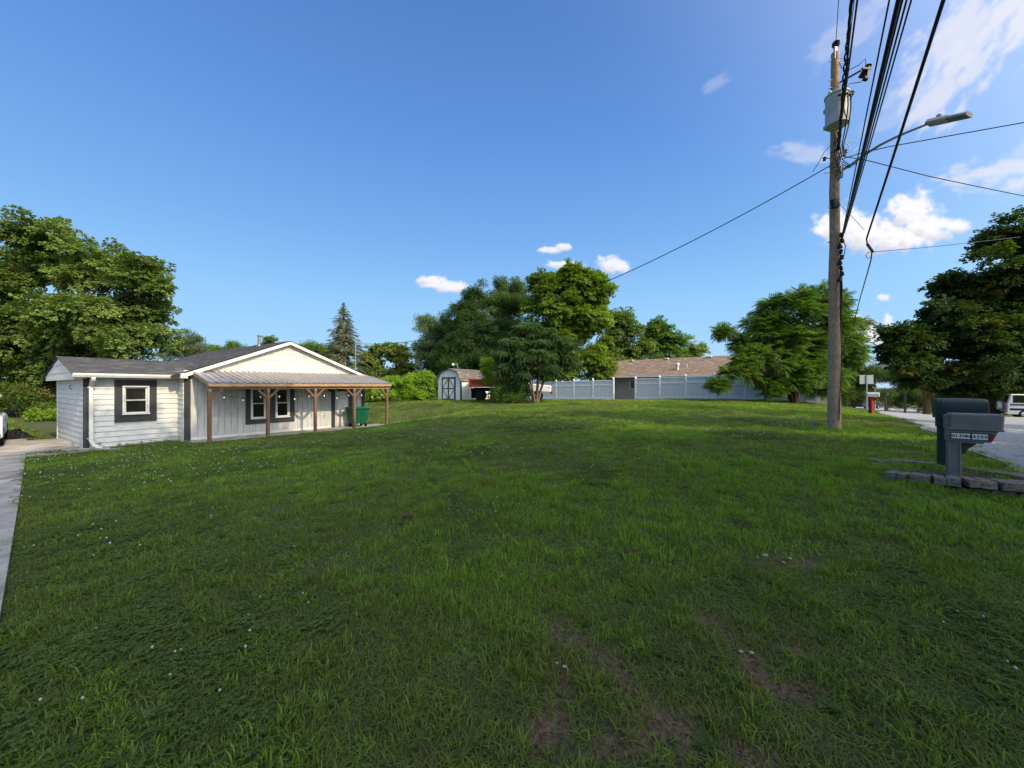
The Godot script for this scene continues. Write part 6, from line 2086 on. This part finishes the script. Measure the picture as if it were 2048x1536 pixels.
	soft_prism(wb, rounded(PackedVector2Array([Vector2(-0.13, 0.905), Vector2(0.13, 0.905), Vector2(0.13, 1.07), Vector2(0.09, 1.14), Vector2(-0.09, 1.14), Vector2(-0.13, 1.07)]), 0.03), -0.24, 0.24, 0.015)
	var wbo := part("box", wb, mats["white_trim"], w)
	wbo.rotation.y = PI / 2
	wbo.position = Vector3(0.08, 0, 0)
	# back of a road sign
	var sg := thing("road_sign", "back of a square grey road sign on a steel post by the road", "sign", g_px(1733, 24.0), -0.25)
	var t1 := at_px(1733, 750, 24.0).y - sg.position.y
	var t0 := at_px(1733, 768, 24.0).y - sg.position.y
	boxpart("plate", Vector3(0, (t0 + t1) / 2, 0), Vector3(0.73, t1 - t0, 0.006), mats["lamp_grey"], sg)
	boxpart("post", Vector3(0, t1 / 2 - 0.1, 0.03), Vector3(0.06, t1 + 0.2, 0.04), mats["galv"], sg)
	# wooden posts with a rope-like cable beyond the road
	for q in [[1749, 770, 46.0, "short wooden post farthest down the road beyond the sign"], [1771, 777, 39.0, "wooden post with a small grey meter box beyond the road"], [1810, 777, 37.0, "plain leaning wooden post beyond the road"]]:
		var p := g_px(q[0], q[2])
		var po := thing("wooden_post", q[3], "post", p, 0.0, "posts beyond the road")
		var h := at_px(q[0], q[1], q[2]).y - p.y
		var m := MB.new()
		m.tube([Vector3(0, -0.2, 0), Vector3(0.02, h * 0.5, 0), Vector3(-0.02, h, 0)], [0.095, 0.085, 0.075], 9)
		part("shaft", m, mats["pole_wood"], po)
		if q[0] == 1771:
			boxpart("meter_box", Vector3(0.02, h - 0.55, 0.16), Vector3(0.2, 0.34, 0.12), mats["lamp_grey"], po)
	wire("slack_cable", "pale slack cable dipping between the posts beyond the road", [at_px(1672, 788, 34.0), at_px(1700, 793, 35.0), at_px(1735, 803, 36.0), at_px(1771, 810, 38.8), at_px(1810, 814, 36.8), at_px(1852, 815, 32.7)], 0.035, "bark_pale")

# ---------------------------------------------------------------- vehicles
func wheel(root: Node, at: Vector3, r: float, w: float, rim: String) -> void:
	# axle along local z
	var t := Transform3D(Basis(Vector3(1, 0, 0), PI / 2), at)
	var tm := MB.new()
	tm.lathe([Vector2(r * 0.55, -w * 0.45), Vector2(r * 0.9, -w * 0.5), Vector2(r, -w * 0.36), Vector2(r, w * 0.36), Vector2(r * 0.9, w * 0.5), Vector2(r * 0.55, w * 0.45)], 22, t)
	var wo := part("wheel", tm, mats["rubber"], root)
	var rm := MB.new()
	rm.lathe([Vector2(0.0, -w * 0.3), Vector2(r * 0.2, -w * 0.36), Vector2(r * 0.5, -w * 0.28), Vector2(r * 0.57, -w * 0.44), Vector2(r * 0.57, w * 0.44), Vector2(r * 0.5, w * 0.28), Vector2(r * 0.2, w * 0.36), Vector2(0.0, w * 0.3)], 18, t)
	part("rim", rm, mats[rim], wo)

# boxy wagon: local x forward, z to its left hand... length L, height H, width W
func wagon(called: String, label: String, at: Vector3, turn: float, L: float, H: float, W: float, paint: String, stripe: String, spare: bool, boxy := true) -> Node3D:
	var o := thing(called, label, "car", at, turn)
	var gh := 0.30
	var belt := H * 0.60
	var hood := L * (0.30 if boxy else 0.34)
	var body := MB.new()
	soft_prism(body, rounded(PackedVector2Array([Vector2(0.0, gh), Vector2(L, gh), Vector2(L, belt * 0.86), Vector2(L - hood, belt), Vector2(0.02, belt)]), 0.10), -W / 2, W / 2, 0.05)
	part("body", body, mats[paint], o)
	var cab := MB.new()
	var rear := 0.06 if boxy else L * 0.14
	var cp := PackedVector2Array([Vector2(0.03, belt - 0.02), Vector2(L - hood + 0.05, belt - 0.02), Vector2(L - hood - 0.40, H), Vector2(rear + 0.12, H)])
	soft_prism(cab, rounded(cp, 0.07), -W / 2 + 0.08, W / 2 - 0.08, 0.06)
	part("cabin", cab, mats[paint], o)
	# side windows on both flanks, windscreen and rear window
	var n := 3
	var x0 := rear + 0.22
	var x1 := L - hood - 0.30
	for sd in [-1.0, 1.0]:
		for k in n:
			var a := lerpf(x0, x1, k / float(n)) + 0.03
			var b := lerpf(x0, x1, (k + 1) / float(n)) - 0.03
			boxpart("side_window", Vector3((a + b) / 2, (belt + H) / 2 - 0.01, sd * (W / 2 - 0.078)), Vector3(b - a, H - belt - 0.17, 0.012), mats["glass"], o)
		if stripe != "":
			boxpart("stripe", Vector3(L / 2, belt * 0.62, sd * (W / 2 + 0.001)), Vector3(L - 0.28, 0.16, 0.012), mats[stripe], o)
			boxpart("stripe", Vector3(L / 2, belt * 0.93, sd * (W / 2 + 0.001)), Vector3(L - 0.28, 0.12, 0.012), mats[stripe], o)
		boxpart("door_handle", Vector3(L * 0.45, belt * 0.80, sd * (W / 2 + 0.008)), Vector3(0.16, 0.035, 0.02), mats["black_frame"], o)
		boxpart("tail_light", Vector3(-0.004, belt * 0.72, sd * (W / 2 - 0.14)), Vector3(0.02, 0.22, 0.14), mats["lamp_red"], o)
		boxpart("headlight", Vector3(L + 0.004, belt * 0.66, sd * (W / 2 - 0.22)), Vector3(0.02, 0.16, 0.26), mats["plate"], o)
		var mi := MB.new()
		mi.box(Vector3(L - hood - 0.25, belt + 0.12, sd * (W / 2 + 0.16)), Vector3(0.10, 0.16, 0.22), Basis.IDENTITY, 0.03)
		mi.beam(Vector3(L - hood - 0.2, belt + 0.05, sd * (W / 2 - 0.06)), Vector3(L - hood - 0.25, belt + 0.10, sd * (W / 2 + 0.1)), 0.04, 0.04)
		part("mirror", mi, mats["black_frame"], o)
	var rw := MB.new()
	rw.beam(Vector3(0.055 if boxy else 0.2, belt + 0.06, 0), Vector3(rear + 0.06, H - 0.12, 0), W - 0.42, 0.012, Vector3(-1, 0, 0))
	part("rear_window", rw, mats["glass"], o)
	var fw := MB.new()
	fw.beam(Vector3(L - hood + 0.02, belt + 0.05, 0), Vector3(L - hood - 0.34, H - 0.10, 0), W - 0.42, 0.012, Vector3(1, 0, 0))
	part("windscreen", fw, mats["glass"], o)
	for x in [-0.05, L + 0.05]:
		boxpart("bumper", Vector3(x, gh + 0.10, 0), Vector3(0.12, 0.18, W - 0.06), mats["chrome"] if boxy else mats[paint], o, Basis.IDENTITY, 0.03)
	for x in [L * 0.19, L * 0.81]:
		for sd in [-1.0, 1.0]:
			wheel(o, Vector3(x, 0.34, sd * (W / 2 - 0.10)), 0.34, 0.22, "chrome")
	if spare:
		var sm := MB.new()
		sm.lathe([Vector2(0.0, -0.13), Vector2(0.30, -0.13), Vector2(0.34, -0.09), Vector2(0.34, 0.10), Vector2(0.0, 0.10)], 22, Transform3D(Basis(Vector3(0, 0, 1), PI / 2) * Basis(Vector3(1, 0, 0), 0.0), Vector3(-0.22, belt * 0.86, 0)))
		part("spare_wheel", sm, mats["white_paint"], o)
	return o

func make_vehicles() -> void:
	# dump truck behind the yard tree
	var tp := on_ground(-3.2, 29.6)
	var t := thing("dump_truck", "old dump truck with orange bed and white cab parked between shed and fence", "truck", Vector3(tp.x, 0.66, tp.z), deg_to_rad(-2.0))
	var z0 := 0.95
	# bed: floor, sides with ribs, tailgate, headboard
	var bl := 2.75
	var bed := MB.new()
	bed.box(Vector3(bl / 2, 1.07, 0), Vector3(bl, 0.10, 2 * z0), Basis.IDENTITY, 0.01)
	for sd in [-1.0, 1.0]:
		bed.box(Vector3(bl / 2, 1.37, sd * (z0 - 0.03)), Vector3(bl - 0.1, 0.52, 0.05))
	bed.box(Vector3(0.03, 1.37, 0), Vector3(0.06, 0.56, 2 * z0 - 0.1))
	bed.box(Vector3(bl - 0.03, 1.50, 0), Vector3(0.06, 0.80, 2 * z0 - 0.1))
	part("dump_bed", bed, mats["orange_dark"], t)
	for sd in [-1.0, 1.0]:
		for y in [1.10, 1.56]:
			boxpart("bed_rail", Vector3(bl / 2, y, sd * (z0 + 0.02)), Vector3(bl, 0.13, 0.09), mats["orange_paint"], t, Basis.IDENTITY, 0.012)
		for x in [0.07, bl * 0.5, bl - 0.07]:
			boxpart("bed_rib", Vector3(x, 1.36, sd * (z0 + 0.03)), Vector3(0.14, 0.66, 0.10), mats["orange_paint"], t, Basis.IDENTITY, 0.012)
		boxpart("mud_flap", Vector3(0.24, 0.55, sd * 0.72), Vector3(0.42, 0.78, 0.03), mats["rubber"], t, Basis(Vector3.UP, 1.2))
	# chassis and running gear
	var fr := MB.new()
	for sd in [-1.0, 1.0]:
		fr.box(Vector3(3.1, 0.80, sd * 0.40), Vector3(6.1, 0.22, 0.08))
	fr.box(Vector3(1.6, 0.92, 0), Vector3(2.6, 0.16, 0.9))
	fr.box(Vector3(2.9, 0.62, 0.55), Vector3(0.8, 0.36, 0.36), Basis.IDENTITY, 0.04)
	fr.tube([Vector3(0.78, 0.38, -0.7), Vector3(0.78, 0.38, 0.7)], [0.10], 10)
	fr.tube([Vector3(5.2, 0.38, -0.7), Vector3(5.2, 0.38, 0.7)], [0.06], 8)
	part("chassis", fr, mats["black_frame"], t)
	for sd in [-1.0, 1.0]:
		wheel(t, Vector3(0.78, 0.38, sd * 0.84), 0.38, 0.24, "black_frame")
		wheel(t, Vector3(0.78, 0.38, sd * 0.56), 0.38, 0.22, "black_frame")
		wheel(t, Vector3(5.2, 0.38, sd * 0.80), 0.38, 0.24, "white_paint")
	var ld := MB.new()
	for x in [1.62, 1.92]:
		ld.box(Vector3(x, 0.72, z0 + 0.03), Vector3(0.03, 0.72, 0.03))
	for y in [0.38, 0.62, 0.86]:
		ld.box(Vector3(1.77, y, z0 + 0.03), Vector3(0.27, 0.03, 0.03))
	part("ladder", ld, mats["galv"], t)
	var cab := MB.new()
	soft_prism(cab, rounded(PackedVector2Array([Vector2(3.05, 0.62), Vector2(4.75, 0.62), Vector2(4.75, 1.30), Vector2(4.45, 1.36), Vector2(4.15, 2.02), Vector2(3.10, 2.02)]), 0.08), -0.92, 0.92, 0.05)
	soft_prism(cab, rounded(PackedVector2Array([Vector2(4.70, 0.70), Vector2(6.15, 0.62), Vector2(6.2, 1.12), Vector2(4.70, 1.28)]), 0.08), -0.86, 0.86, 0.05)
	part("cab", cab, mats["white_paint"], t)
	for sd in [-1.0, 1.0]:
		var sw := MB.new()
		sw.prism(PackedVector2Array([Vector2(3.35, 1.38), Vector2(4.30, 1.38), Vector2(4.08, 1.90), Vector2(3.35, 1.90)]), sd * 0.915, sd * 0.926)
		part("side_window", sw, mats["glass"], t)
		boxpart("door_handle", Vector3(3.45, 1.22, sd * 0.93), Vector3(0.14, 0.03, 0.02), mats["black_frame"], t)
		boxpart("marker_light", Vector3(6.0, 0.98, sd * 0.865), Vector3(0.12, 0.06, 0.012), mats["orange_paint"], t)
	boxpart("bumper", Vector3(6.26, 0.62, 0), Vector3(0.12, 0.20, 1.8), mats["orange_paint"], t, Basis.IDENTITY, 0.02)
	var mw := MB.new()
	mw.beam(Vector3(4.47, 1.40, 0), Vector3(4.19, 1.94, 0), 1.5, 0.012, Vector3(1, 0, 0))
	part("windscreen", mw, mats["glass"], t)
	# cars
	var sp := g_px(2004, 30.0)
	wagon("parked_wagon", "old white boxy wagon with maroon stripes and rear spare wheel across the road", sp + Vector3(0.1, 0.03, 0), deg_to_rad(-42.0), 4.6, 1.86, 1.85, "white_paint", "maroon", true)
	var lp := Vector3(-17.40, -0.41, -13.05)
	# on the driveway by the end of the house, nearly all of it outside the picture
	var dirx := Vector3(DRD.x, 0, -DRD.y).normalized()
	var turn := atan2(-dirx.z, dirx.x)
	wagon("parked_wagon", "white wagon standing on the driveway at the end of the house", Vector3(-17.72, -0.41, -12.05) , turn, 4.6, 1.78, 1.85, "white_paint", "", false)
	wagon("distant_car", "dark blue car parked far down the road past the lawn crest", g_px(1712, 58.0), 0.3, 4.4, 1.45, 1.75, "car_blue", "", false, false)
	wagon("distant_car", "silver car parked far beyond the forked trunk", g_px(1868, 52.0), 0.2, 4.4, 1.45, 1.75, "car_silver", "", false, false)

# ---------------------------------------------------------------- small things
func make_small_things() -> void:
	# blue survey flag
	var fp := on_ground((1627.0 - 1024.0) / F * 10.4, 10.4)
	var f := thing("survey_flag", "small blue utility marker flag in the grass beside the pole", "flag", fp)
	var sm := MB.new()
	sm.tube([Vector3(0, -0.05, 0), Vector3(0.01, 0.20, 0)], [0.004], 6)
	part("stake", sm, mats["galv"], f)
	var cm := MB.new()
	for k in 4:
		var a := Vector3(0.012 * k - 0.02, 0.06, 0.012 * sin(k * 1.6))
		var b := Vector3(0.012 * (k + 1) - 0.02, 0.06, 0.012 * sin((k + 1) * 1.6))
		cm.quad(a, b, b + Vector3(0, 0.16, 0), a + Vector3(0, 0.16, 0), Vector3(0, 0, 1))
		cm.quad(a - Vector3(0, 0, 0.003), b - Vector3(0, 0, 0.003), b + Vector3(0, 0.16, -0.003), a + Vector3(0, 0.16, -0.003), Vector3(0, 0, -1))
	part("flag", cm, mats["flag_blue"], f)
	# black tarp heap at the end of the driveway
	var tb := g_px(34, 15.2)
	var ta := thing("tarp_heap", "crumpled black tarp heaped on the end of the driveway", "tarp", tb)
	var tm := MB.new()
	var n := 18
	for i in 5:
		for k in n:
			var q: Array[Vector3] = []
			for e in [[i, k], [i, k + 1], [i + 1, k + 1], [i + 1, k]]:
				var r: float = e[0] / 5.0
				var a: float = TAU * (e[1] % n) / n
				var h := 0.36 * (1.0 - r * r) * (0.8 + 0.3 * sin(a * 3.0 + 1.0) + 0.2 * sin(a * 7.0 + r * 9.0))
				q.append(Vector3(cos(a) * r * 0.62, h, sin(a) * r * 0.45))
			tm.quad(q[0], q[1], q[2], q[3], Vector3.UP + (q[2] * Vector3(1, 0, 1)))
	part("sheet", tm, mats["black_frame"], ta)
	# clods of dead thatch on the lawn
	for q in [[1640, 1072, 0.13, "largest pale clump of dead thatch lying on the turf"], [1486, 1050, 0.08, "small brown clump of thatch in the middle of the turf"], [1258, 1112, 0.035, "little reddish clod of earth on the turf"], [815, 1037, 0.03, "tiny rusty leaf clod on the turf below the porch"]]:
		var d := 3.0
		for it in 12:
			var x: float = (q[0] - 1024.0) / F * d
			d = (CH - ground(x, d)) * F / (q[1] - HZ)
		var b := g_px(q[0], d, 0.02)
		var c := thing("thatch_clump", q[3], "clump", b)
		var m := MB.new()
		for k in 60:
			var a := rng.randf() * TAU
			var r: float = q[2] * sqrt(rng.randf())
			var p := Vector3(cos(a) * r * 1.4, rng.randf() * 0.035, sin(a) * r)
			var dr := (rand_dir() * Vector3(1, 0.35, 1)).normalized()
			var g := rng.randf_range(0.6, 1.2)
			m.col = Color(0.15 * g, 0.105 * g, 0.06 * g)
			leaf(m, p, dr, Vector3.UP, rng.randf_range(0.04, 0.09), 0.010)
		part("fibres", m, mats["petal"], c)
	# pale stones in the bare earth
	var i := 0
	for q in [[2.28, 3.42, 0.022], [2.46, 3.36, 0.014], [2.36, 3.30, 0.012], [1.36, 2.26, 0.012], [1.42, 2.25, 0.010], [0.26, 2.20, 0.009], [0.30, 2.17, 0.010], [2.20, 3.40, 0.010]]:
		var st := thing("stone", "pale pebble lying in a patch of bare earth", "stone", on_ground(q[0], q[1], q[2] * 0.35), rng.randf() * TAU, "pebbles in the bare patches")
		var m := MB.new()
		m.lathe([Vector2(0.0, -0.5), Vector2(0.7, -0.4), Vector2(1.0, 0.0), Vector2(0.75, 0.42), Vector2(0.0, 0.55)], 7, Transform3D(Basis.IDENTITY.scaled(Vector3(q[2] * 1.4, q[2], q[2])), Vector3.ZERO))
		part("pebble", m, mats["pebble"], st)
		i += 1
	# weeds along the foot of the house
	var ho: Node3D = get_node("house")
	for q in [[0.22, 0.1, 0.26], [2.28, 0.12, 0.42], [0.9, 0.14, 0.12], [1.5, 0.12, 0.13], [2.0, 0.14, 0.16], [-0.1, -0.3, 0.22]]:
		var p := ho.transform * Vector3(q[0], 0, q[1])
		p.y = ground(p.x, -p.z)
		var w := thing("foundation_weed", "leafy weed growing against the foot of the white wing wall", "weed", p, rng.randf() * TAU, "weeds at the wall foot")
		var m := MB.new()
		for k in 22:
			var t := rng.randf()
			m.col = Color(0.03, 0.07, 0.02).lerp(Color(0.06, 0.11, 0.03), rng.randf())
			var a := rng.randf() * TAU
			leaf(m, Vector3(cos(a) * 0.09, t * q[2], sin(a) * 0.09), Vector3(cos(a), 0.2, sin(a)).normalized(), Vector3.UP, 0.08, 0.045)
		part("leaves", m, mats["leaf"], w)

# ---------------------------------------------------------------- turf
func blades(n: int, h0: float, h1: float, w: float, spread: float, lean: float, tone: Color) -> MB:
	var mb := MB.new()
	for k in n:
		var a := rng.randf() * TAU
		var r := spread * sqrt(rng.randf())
		var p := Vector3(cos(a) * r, -0.01, sin(a) * r)
		var h := rng.randf_range(h0, h1)
		var b := rng.randf() * TAU
		var dr := Vector3(cos(b), 0, sin(b))
		var sd := Vector3(-dr.z, 0, dr.x) * w * rng.randf_range(0.7, 1.2) * 0.5
		var le := lean * rng.randf_range(0.3, 1.3)
		var m := p + Vector3.UP * h * 0.58 + dr * h * le * 0.35
		var t := p + Vector3.UP * h * (1.0 - 0.35 * le) + dr * h * le * 1.1
		var g := rng.randf_range(0.7, 1.25)
		mb.col = Color(tone.r * g, tone.g * g, tone.b * g)
		var nr := (Vector3.UP * 0.8 + dr * 0.5).normalized()
		mb.quad(p - sd, p + sd, m + sd * 0.85, m - sd * 0.85, nr)
		mb.flat(m - sd * 0.85, m + sd * 0.85, t, nr)
	return mb

func free_lawn(x: float, d: float) -> bool:
	var ap := road_ap(x, d)
	if ap.y > 0.05 + 0.10 * sin(ap.x * 2.3) + 0.07 * sin(ap.x * 5.1) and ap.y < 7.08:
		return false
	if ap.y > 7.0 and ap.x > 32.8 and ap.x < 43.2:
		return false
	var q := Vector2(x, d) - DR0
	var da := q.dot(DRD)
	var dp := q.dot(DRN)
	if dp > 0.03 + 0.07 * sin(da * 3.1) * sin(da * 7.7) and dp < 5.3 and da < 21.45:
		return false
	# house and porch, in the house's own axes
	var e := Vector2(x + 14.274, d - 12.671)
	var s := e.x * 0.5446 + e.y * 0.8387
	var w := e.x * 0.8387 - e.y * 0.5446
	if s > -0.05 and s < 2.5 and w < 0.06:
		return false
	if s > 2.4 and s < 11.02 and w < 2.32 and w > -9.0:
		return false
	if da > 13.1 and da < 19.1 and dp > -2.1 and s < 0.0 and w < -0.15:
		return false
	# old walk
	if s > -2.0 and s < 1.5 and absf(w - 1.45) < 0.0:
		return false
	# mulch ring, stone bed
	if pow((x - 1.39) / 1.15, 2.0) + pow((d - 26.0) / 0.7, 2.0) < 1.0:
		return false
	return d < 36.5

func make_grass() -> void:
	var kinds := {}
	var tone := Color(1, 1, 1)
	kinds["lawn_grass"] = [blades(16, 0.045, 0.095, 0.0055, 0.075, 0.75, tone), blades(16, 0.04, 0.085, 0.0055, 0.075, 0.95, tone), blades(14, 0.05, 0.11, 0.006, 0.07, 0.6, tone)]
	kinds["broad_grass"] = [blades(9, 0.07, 0.15, 0.011, 0.06, 0.75, tone), blades(8, 0.06, 0.14, 0.012, 0.05, 0.9, tone)]
	kinds["dry_grass"] = [blades(10, 0.03, 0.08, 0.004, 0.08, 1.3, tone)]
	var clover: Array = []
	for v in 2:
		var mb := MB.new()
		for k in 13:
			var a := rng.randf() * TAU
			var r := 0.09 * sqrt(rng.randf())
			var c := Vector3(cos(a) * r, rng.randf_range(0.025, 0.06), sin(a) * r)
			var g := rng.randf_range(0.75, 1.2)
			mb.col = Color(g, g, g)
			var y := rng.randf() * TAU
			for j in 3:
				var an := y + j * TAU / 3.0
				leaf(mb, c, Vector3(cos(an), 0.1, sin(an)).normalized(), Vector3.UP, 0.020, 0.018)
		clover.append(mb)
	kinds["clover_leaves"] = clover
	var weed: Array = []
	for v in 2:
		var mb := MB.new()
		for k in 7:
			var an := TAU * k / 7.0 + rng.randf() * 0.5
			var g := rng.randf_range(0.8, 1.15)
			mb.col = Color(g, g, g)
			leaf(mb, Vector3(0, 0.015, 0), Vector3(cos(an), rng.randf_range(0.25, 0.7), sin(an)).normalized(), Vector3.UP, rng.randf_range(0.07, 0.12), rng.randf_range(0.04, 0.06))
		weed.append(mb)
	kinds["broadleaf_weeds"] = weed
	var fl := MB.new()
	fl.lathe([Vector2(0.0, 0.068), Vector2(0.007, 0.070), Vector2(0.010, 0.077), Vector2(0.008, 0.085), Vector2(0.0, 0.089)], 7)
	fl.col = Color(0.12, 0.2, 0.06)
	fl.tube([Vector3(0, 0, 0), Vector3(0.004, 0.04, 0), Vector3(0, 0.07, 0)], [0.0016], 4, false)
	kinds["clover_flowers"] = [fl]
	var crumb := MB.new()
	crumb.lathe([Vector2(0.0, -0.004), Vector2(0.007, -0.002), Vector2(0.008, 0.003), Vector2(0.004, 0.007), Vector2(0.0, 0.008)], 6)
	kinds["soil_crumbs"] = [crumb]
	var xf := {}
	var cs := {}
	for k in kinds:
		xf[k] = []
		cs[k] = []
		for v in kinds[k].size():
			xf[k].append([])
			cs[k].append([])
	var add := func(k: String, p: Vector3, sc: Vector3, c: Color) -> void:
		var v := rng.randi() % int(kinds[k].size())
		xf[k][v].append(Transform3D(Basis(Vector3.UP, rng.randf() * TAU).scaled(sc), p))
		cs[k][v].append(c)
	# rings of distance: [from, to, spacing, scale]
	for ring in [[0.9, 3.2, 0.050, 0.95, 1.0], [3.2, 6.5, 0.070, 1.1, 0.95], [6.5, 12.0, 0.105, 1.35, 0.85], [12.0, 20.0, 0.15, 1.7, 0.66], [20.0, 36.5, 0.21, 2.1, 0.5]]:
		var st: float = ring[2]
		var d: float = ring[0]
		while d < ring[1]:
			var half := 1.42 * d + 1.2
			var x := -half
			while x < half:
				var px := x + rng.randf_range(-0.6, 0.6) * st
				var pd := d + rng.randf_range(-0.6, 0.6) * st
				x += st
				if px > 46.0 or px < -34.0 or not free_lawn(px, pd):
					continue
				var soil := 0.0
				if pd < 5.0 and px > -1.6 and px < 4.2:
					soil = soil_at(px, pd)
					if soil > 0.3:
						for j in 5:
							var qx := px + rng.randf_range(-0.04, 0.04)
							var qd := pd + rng.randf_range(-0.04, 0.04)
							var g := rng.randf_range(0.6, 1.5)
							add.call("soil_crumbs", Vector3(qx, ground(qx, qd) + 0.02 * fine_noise.get_noise_2d(qx * 0.9, qd * 0.9) - 0.010, -qd), Vector3(rng.randf_range(0.4, 1.3), rng.randf_range(0.4, 1.2), rng.randf_range(0.4, 1.3)), Color(0.17 * g, 0.12 * g, 0.08 * g))
					if rng.randf() < soil * 0.96:
						continue
				var pn := patch_noise.get_noise_2d(px, pd)
				var pn2 := patch_noise.get_noise_2d(px * 1.7 + 60.0, pd * 1.7)
				var pn3 := patch_noise.get_noise_2d(px * 0.8 - 90.0, pd * 0.8 + 40.0)
				var fn := fine_noise.get_noise_2d(px, pd)
				var p := Vector3(px, ground(px, pd) + 0.02 * fine_noise.get_noise_2d(px * 0.9, pd * 0.9) - 0.004, -pd)
				# patches of lusher and poorer turf, as the lawn grows
				var vigour := clampf(0.5 + pn * 1.7 + fn * 0.45, 0.0, 1.0)
				var sc: float = ring[3] * rng.randf_range(0.75, 1.2)
				var tus := fine_noise.get_noise_2d(px * 2.2 + 31.0, pd * 2.2)
				var hs: float = lerpf(0.65, 1.02, vigour) * (1.0 - 0.5 * soil) * ring[4] * (1.0 + clampf(tus * 1.3, -0.4, 0.45))
				# clover in drifts, thickest to the left and along the middle distance
				var left := clampf((-px / maxf(pd, 1.0) - 0.1) * 0.35, -0.2, 0.28)
				var clov := smooth(0.02, 0.32, pn2 + left * 0.9 - 0.05 + (0.10 if pd > 8.0 and pd < 19.0 else 0.0))
				# two grasses grow mixed: a fresh green one and a duller one
				var gr := Color(0.215, 0.345, 0.045) if rng.randf() < vigour else Color(0.175, 0.235, 0.045)
				if rng.randf() < clampf(pn3, 0.0, 0.5):
					gr = Color(0.20, 0.22, 0.06)
				gr *= rng.randf_range(0.78, 1.22)
				if rng.randf() < clov * (0.26 if pd < 4.5 else (0.42 if pd < 8.0 else 0.7)):
					add.call("clover_leaves", p, Vector3.ONE * sc * 0.85, Color(0.10, 0.15, 0.036).lerp(Color(0.15, 0.22, 0.055), rng.randf()))
					var fp := 0.075 if pd < 7.0 else (0.22 if pd < 20.0 else 0.20)
					if rng.randf() < fp * clov:
						var g := rng.randf_range(0.8, 1.0)
						add.call("clover_flowers", p, Vector3.ONE * clampf(ring[3] * 0.8, 0.75, 1.15) * rng.randf_range(0.7, 1.1), Color(0.52 * g, 0.50 * g, 0.42 * g))
					if rng.randf() < 0.9:
						add.call("lawn_grass", p, Vector3(sc, sc * hs * 0.85, sc), gr)
				else:
					add.call("lawn_grass", p, Vector3(sc, sc * hs, sc), gr)
					if rng.randf() < 0.10 + 0.25 * smooth(0.0, 0.35, tus):
						add.call("broad_grass", p, Vector3(sc * 0.85, sc * hs * 0.68, sc * 0.85), gr.lerp(Color(0.22, 0.34, 0.045), 0.4))
				if rng.randf() < 0.06 + 0.25 * clampf(pn3 * 1.3, 0.0, 0.5):
					add.call("dry_grass", p, Vector3(sc, sc, sc), Color(0.15, 0.13, 0.06).lerp(Color(0.24, 0.20, 0.11), rng.randf()))
				if pd < 9.0 and rng.randf() < 0.018 + 0.05 * clampf(left * 2.0, 0.0, 0.5):
					add.call("broadleaf_weeds", p, Vector3.ONE * rng.randf_range(0.35, 0.75), Color(0.06, 0.085, 0.03).lerp(Color(0.095, 0.16, 0.04), rng.randf()))
			d += st
	var words := {"lawn_grass": "short green lawn turf covering the yard", "broad_grass": "taller broad bladed grass tufts standing in the lawn", "dry_grass": "dry tan blades lying among the lawn grass", "clover_leaves": "patches of low round clover leaves in the lawn", "broadleaf_weeds": "broad leaved rosette weeds scattered in the near lawn", "clover_flowers": "white clover blossoms sprinkled over the lawn", "soil_crumbs": "brown crumbs of earth in the bare patches of the near lawn"}
	for k in kinds:
		var root := Node3D.new()
		root.name = numbered(self, k)
		add_child(root)
		tag(root, words[k], "grass" if k.ends_with("grass") else ("flowers" if k.ends_with("flowers") else ("earth" if k == "soil_crumbs" else "weeds")))
		root.set_meta("kind", "stuff")
		for v in kinds[k].size():
			if xf[k][v].is_empty():
				continue
			scatter(k, (kinds[k][v] as MB).mesh(mats["petal"] if k == "clover_flowers" else (mats["earth"] if k == "soil_crumbs" else mats["blade"])), xf[k][v], cs[k][v], root)
